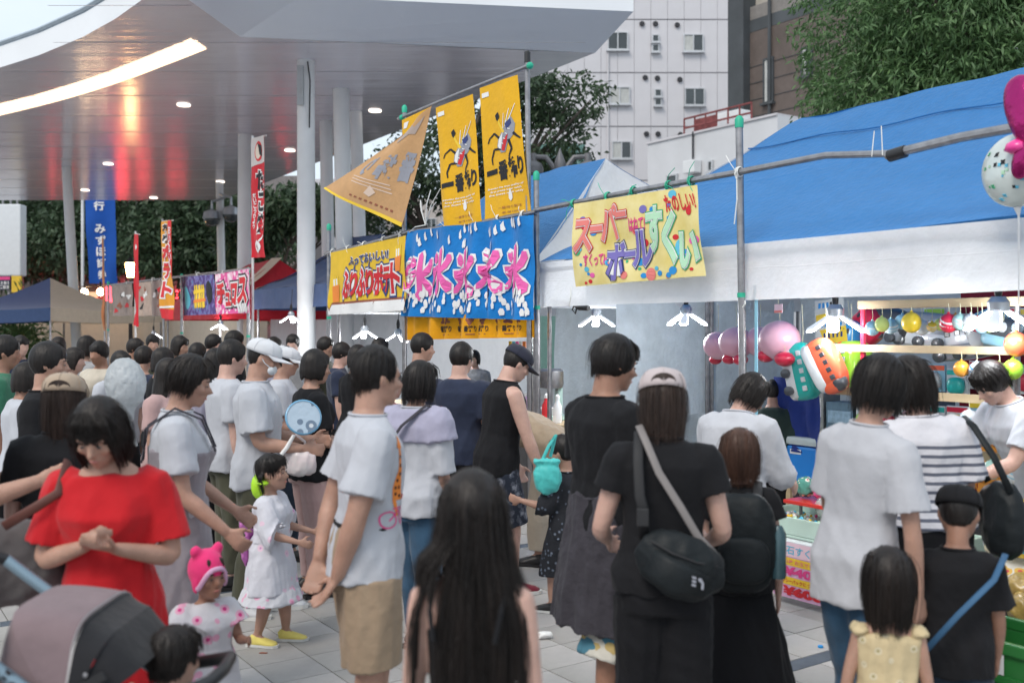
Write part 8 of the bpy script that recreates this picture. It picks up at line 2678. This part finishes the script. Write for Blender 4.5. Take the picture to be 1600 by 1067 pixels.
for y in (-.235, .235):
    fo = MB().tube(fpts(y), .017, n=12).build('frame_tube', tube_m, ps, smooth=True)
    MB().tube([Vector((LX(120) - X0, y, LH(1120))), Vector((LX(60) - X0, y, .5)), Vector((LX(20) - X0, y, .13))], .014, n=10).build('rear_tube', tube_m, ps, smooth=True)
    for px in (10, 440):
        w = MB().lathe([(.03, -.02), (.115, -.024), (.13, -.012), (.13, .012), (.115, .024), (.03, .02)], n=22, M=Matrix.Translation((LX(px) - X0, y, .131)) @ Matrix.Rotation(pi / 2, 4, 'X')).build('wheel', black_plastic, ps, smooth=True)
        MB().lathe([(.07, -.026), (.08, 0), (.07, .026)], n=18, M=Matrix.Translation((LX(px) - X0, y, .131)) @ Matrix.Rotation(pi / 2, 4, 'X')).build('rim', tube_m, w, smooth=True)
MB().tube([fpts(-.235)[0], fpts(-.235)[0] + Vector((-.05, .05, .03)), fpts(.235)[0] + Vector((-.05, -.05, .03)), fpts(.235)[0]], .018, n=10).build('handlebar', black_plastic, ps, smooth=True)
# name on the tube
a, b = fpts(-.235)[1], fpts(-.235)[2]
dv = (b - a).normalized(); nv_ = Vector((dv.z, 0, -dv.x)) * -1
bm = text2d('FlexoF3', .03).copy()
xs_ = [v.co.x for v in bm.verts]; s = .135 / (max(xs_) - min(xs_))
mb = MB(); bm.verts.index_update()
mb.add([a + dv * (.115 + v.co.x * s) + nv_ * ((v.co.y - .32) * s * 1.05) + Vector((0, -.0185 + .012 * abs((v.co.y - .32) * s / .017) ** 2, 0)) for v in bm.verts], [[v.index for v in f.verts] for f in bm.faces]); bm.free()
tag(mb.build('lettering', I_BLACK, ps), kind='stuff')
# seat and side canvas
seat = MB(); seat.tube([Vector((LX(60) - X0, 0, LH(1000))), Vector((LX(130) - X0, 0, LH(1150))), Vector((LX(185) - X0, 0, .50)), Vector((LX(290) - X0, 0, .47)), Vector((LX(330) - X0, 0, .30))], [(.03, .17), (.035, .185), (.04, .185), (.035, .175), (.02, .16)], 14, ref=(1, 0, 0))
me = remesh(seat, .014, 2); wrinkle(me, .005, 20, (14, 14, 14)); link(me, 'seat', black_fab, ps)
MB().grid(lambda u, v: Vector((LX(25 + 125 * u), -.212 + .02 * sin(pi * u) * sin(pi * v), LH(975 + 90 * u) - .02 - v * (.30 - .1 * u))) - Vector((X0, 0, 0)), 12, 8).build('side_canvas', fabric, ps, smooth='all')
MB().tube([Vector((LX(215) - X0, -.22, LH(1085))), Vector((LX(300) - X0, -.21, LH(1050))), Vector((LX(345) - X0, -.10, LH(1045))), Vector((LX(350) - X0, .0, LH(1045))), Vector((LX(345) - X0, .10, LH(1045))), Vector((LX(215) - X0, .22, LH(1085)))], .018, n=10).build('bumper_bar', black_plastic, ps, smooth=True)
cl = MB().bbox((LX(52) - X0, -.268, LH(1020)), (LX(68) - X0, -.25, LH(985)), .006).build('clip', black_plastic, ps)
MB().tube([Vector((LX(60) - X0, -.262, LH(1018))), Vector((LX(52) - X0, -.264, LH(1110)))], .016, n=8, flat=.3, ref=(1, 0, 0)).build('clip_strap', nyl2, cl)
# things hanging on it
os_ = thing('orange_strap', 'orange leather strap hanging on the pushchair handle', 'strap', (LX(12), ZS - .262, 0))
MB().tube([(0, 0, LH(1120)), (.002, 0, LH(1000)), (0, 0, LH(925)), (-.012, .02, LH(918))], [.013, .014, .012, .011], n=8, flat=.25, ref=(1, 0, 0)).build('strap', pm('orange_leather', (.48, .17, .05), rough=.5, var=.12), os_, smooth='all')
hb_ = thing('hand_bag', 'white canvas bag hanging below the orange strap', 'bag', (LX(18), ZS - .26, 0))
mb = MB(); superell(mb, (.06, .035, .13), .7, M=Matrix.Translation((0, 0, LH(1085)))); me = remesh(mb, .01, 1); wrinkle(me, .005, 3, (18, 18, 10)); link(me, 'pouch', C('white_canvas', (.58, .59, .62)), hb_)
lb2 = thing('lunch_bag', 'small pale bag with yellow spots resting on the pushchair', 'bag', (LX(26), ZS - .20, LH(975)))
mb = MB(); superell(mb, (.05, .05, .05), .7, M=Matrix.Translation((0, 0, .045))); me = remesh(mb, .009, 1); wrinkle(me, .005, 6, (30, 30, 30)); link(me, 'pouch', patterned('spotted_bag', 'dots', (.60, .62, .56), (.70, .42, .08), (.60, .62, .56), scale=22, width=.2), lb2)

# the small child riding in it
pc_ = Person(.86, 'm', hs=1.5, wide=1.1, nod=6, turn=10, vox=.0085, seed=50, armR=dict(u=(.3, .6, -.8), f=(.15, .9, .1)), armL=dict(u=(-.3, .5, -.8), f=(0, .9, .1)))
hz = pc_.z(.485)
for sd, nm in ((-1, 'LL'), (1, 'LR')):
    hip = Vector((sd * .045, 0, hz)); kn = hip + Vector((sd * .03, .19, .03)); an = kn + Vector((0, .05, -.17))
    setattr(pc_, nm, (hip, kn, an))
zoff = LH(988) + .005 - pc_.H
pc_.foot_mb = lambda mb, L, ease=0.0: mb.tube([L[2] + Vector((0, -.02, 0)), L[2] + Vector((0, .03, -.015)), L[2] + Vector((0, .08, -.02))], [.022 + ease, .024 + ease, .014 + ease], 10)
pc_.body('small child in a pale blue shirt riding in the pushchair', skin_a, Vector((LX(262), ZS + .02, zoff)), 12, hands=(dict(curl=.75), dict(curl=.75)))
pc_.tshirt(C('pale_blue_cotton', (.16, .34, .44), var=.06), ease=.016, hem=.46, sleeve=.34)
pc_.pants(dark_print, z1=.30, ease=.014)
pc_.hair(HAIRC['dark'], 'short', vol=1.04, strands=60)

# litter on the paving
lp = W(852, 993, EYE * FPX / (998 - HORIZON)); lp.z = 0
li = thing('paper_cup', 'crumpled white paper cup lying on the paving', 'litter', lp, .3)
mb = MB(); mb.tube([(-.04, 0, .022), (.0, 0, .024), (.04, .005, .022)], [.018, .022, .019], 12); me = remesh(mb, .006, 1); wrinkle(me, .004, 2, (50, 50, 50)); link(me, 'cup', I_WHITE, li)
lp = W(1282, 1010, EYE * FPX / (1011 - HORIZON)); lp.z = 0
tag(MB().lathe([(.014, 0), (.015, .004), (.013, .011), (.002, .012)], tuple(lp), 14).build('bottle_cap', I_BLUE, smooth=True), 'small blue bottle cap on the paving before the dark band', 'litter')
lp = W(411, 1020, EYE * FPX / (1020 - HORIZON)); lp.z = 0
tag(MB().prism([(-.02, -.004), (.018, -.006), (.024, .002), (-.01, .008)], .004, Matrix.Translation(lp)).build('dry_leaf', I_BROWN), 'tiny dark leaf lying below the yellow shoes', 'leaf')
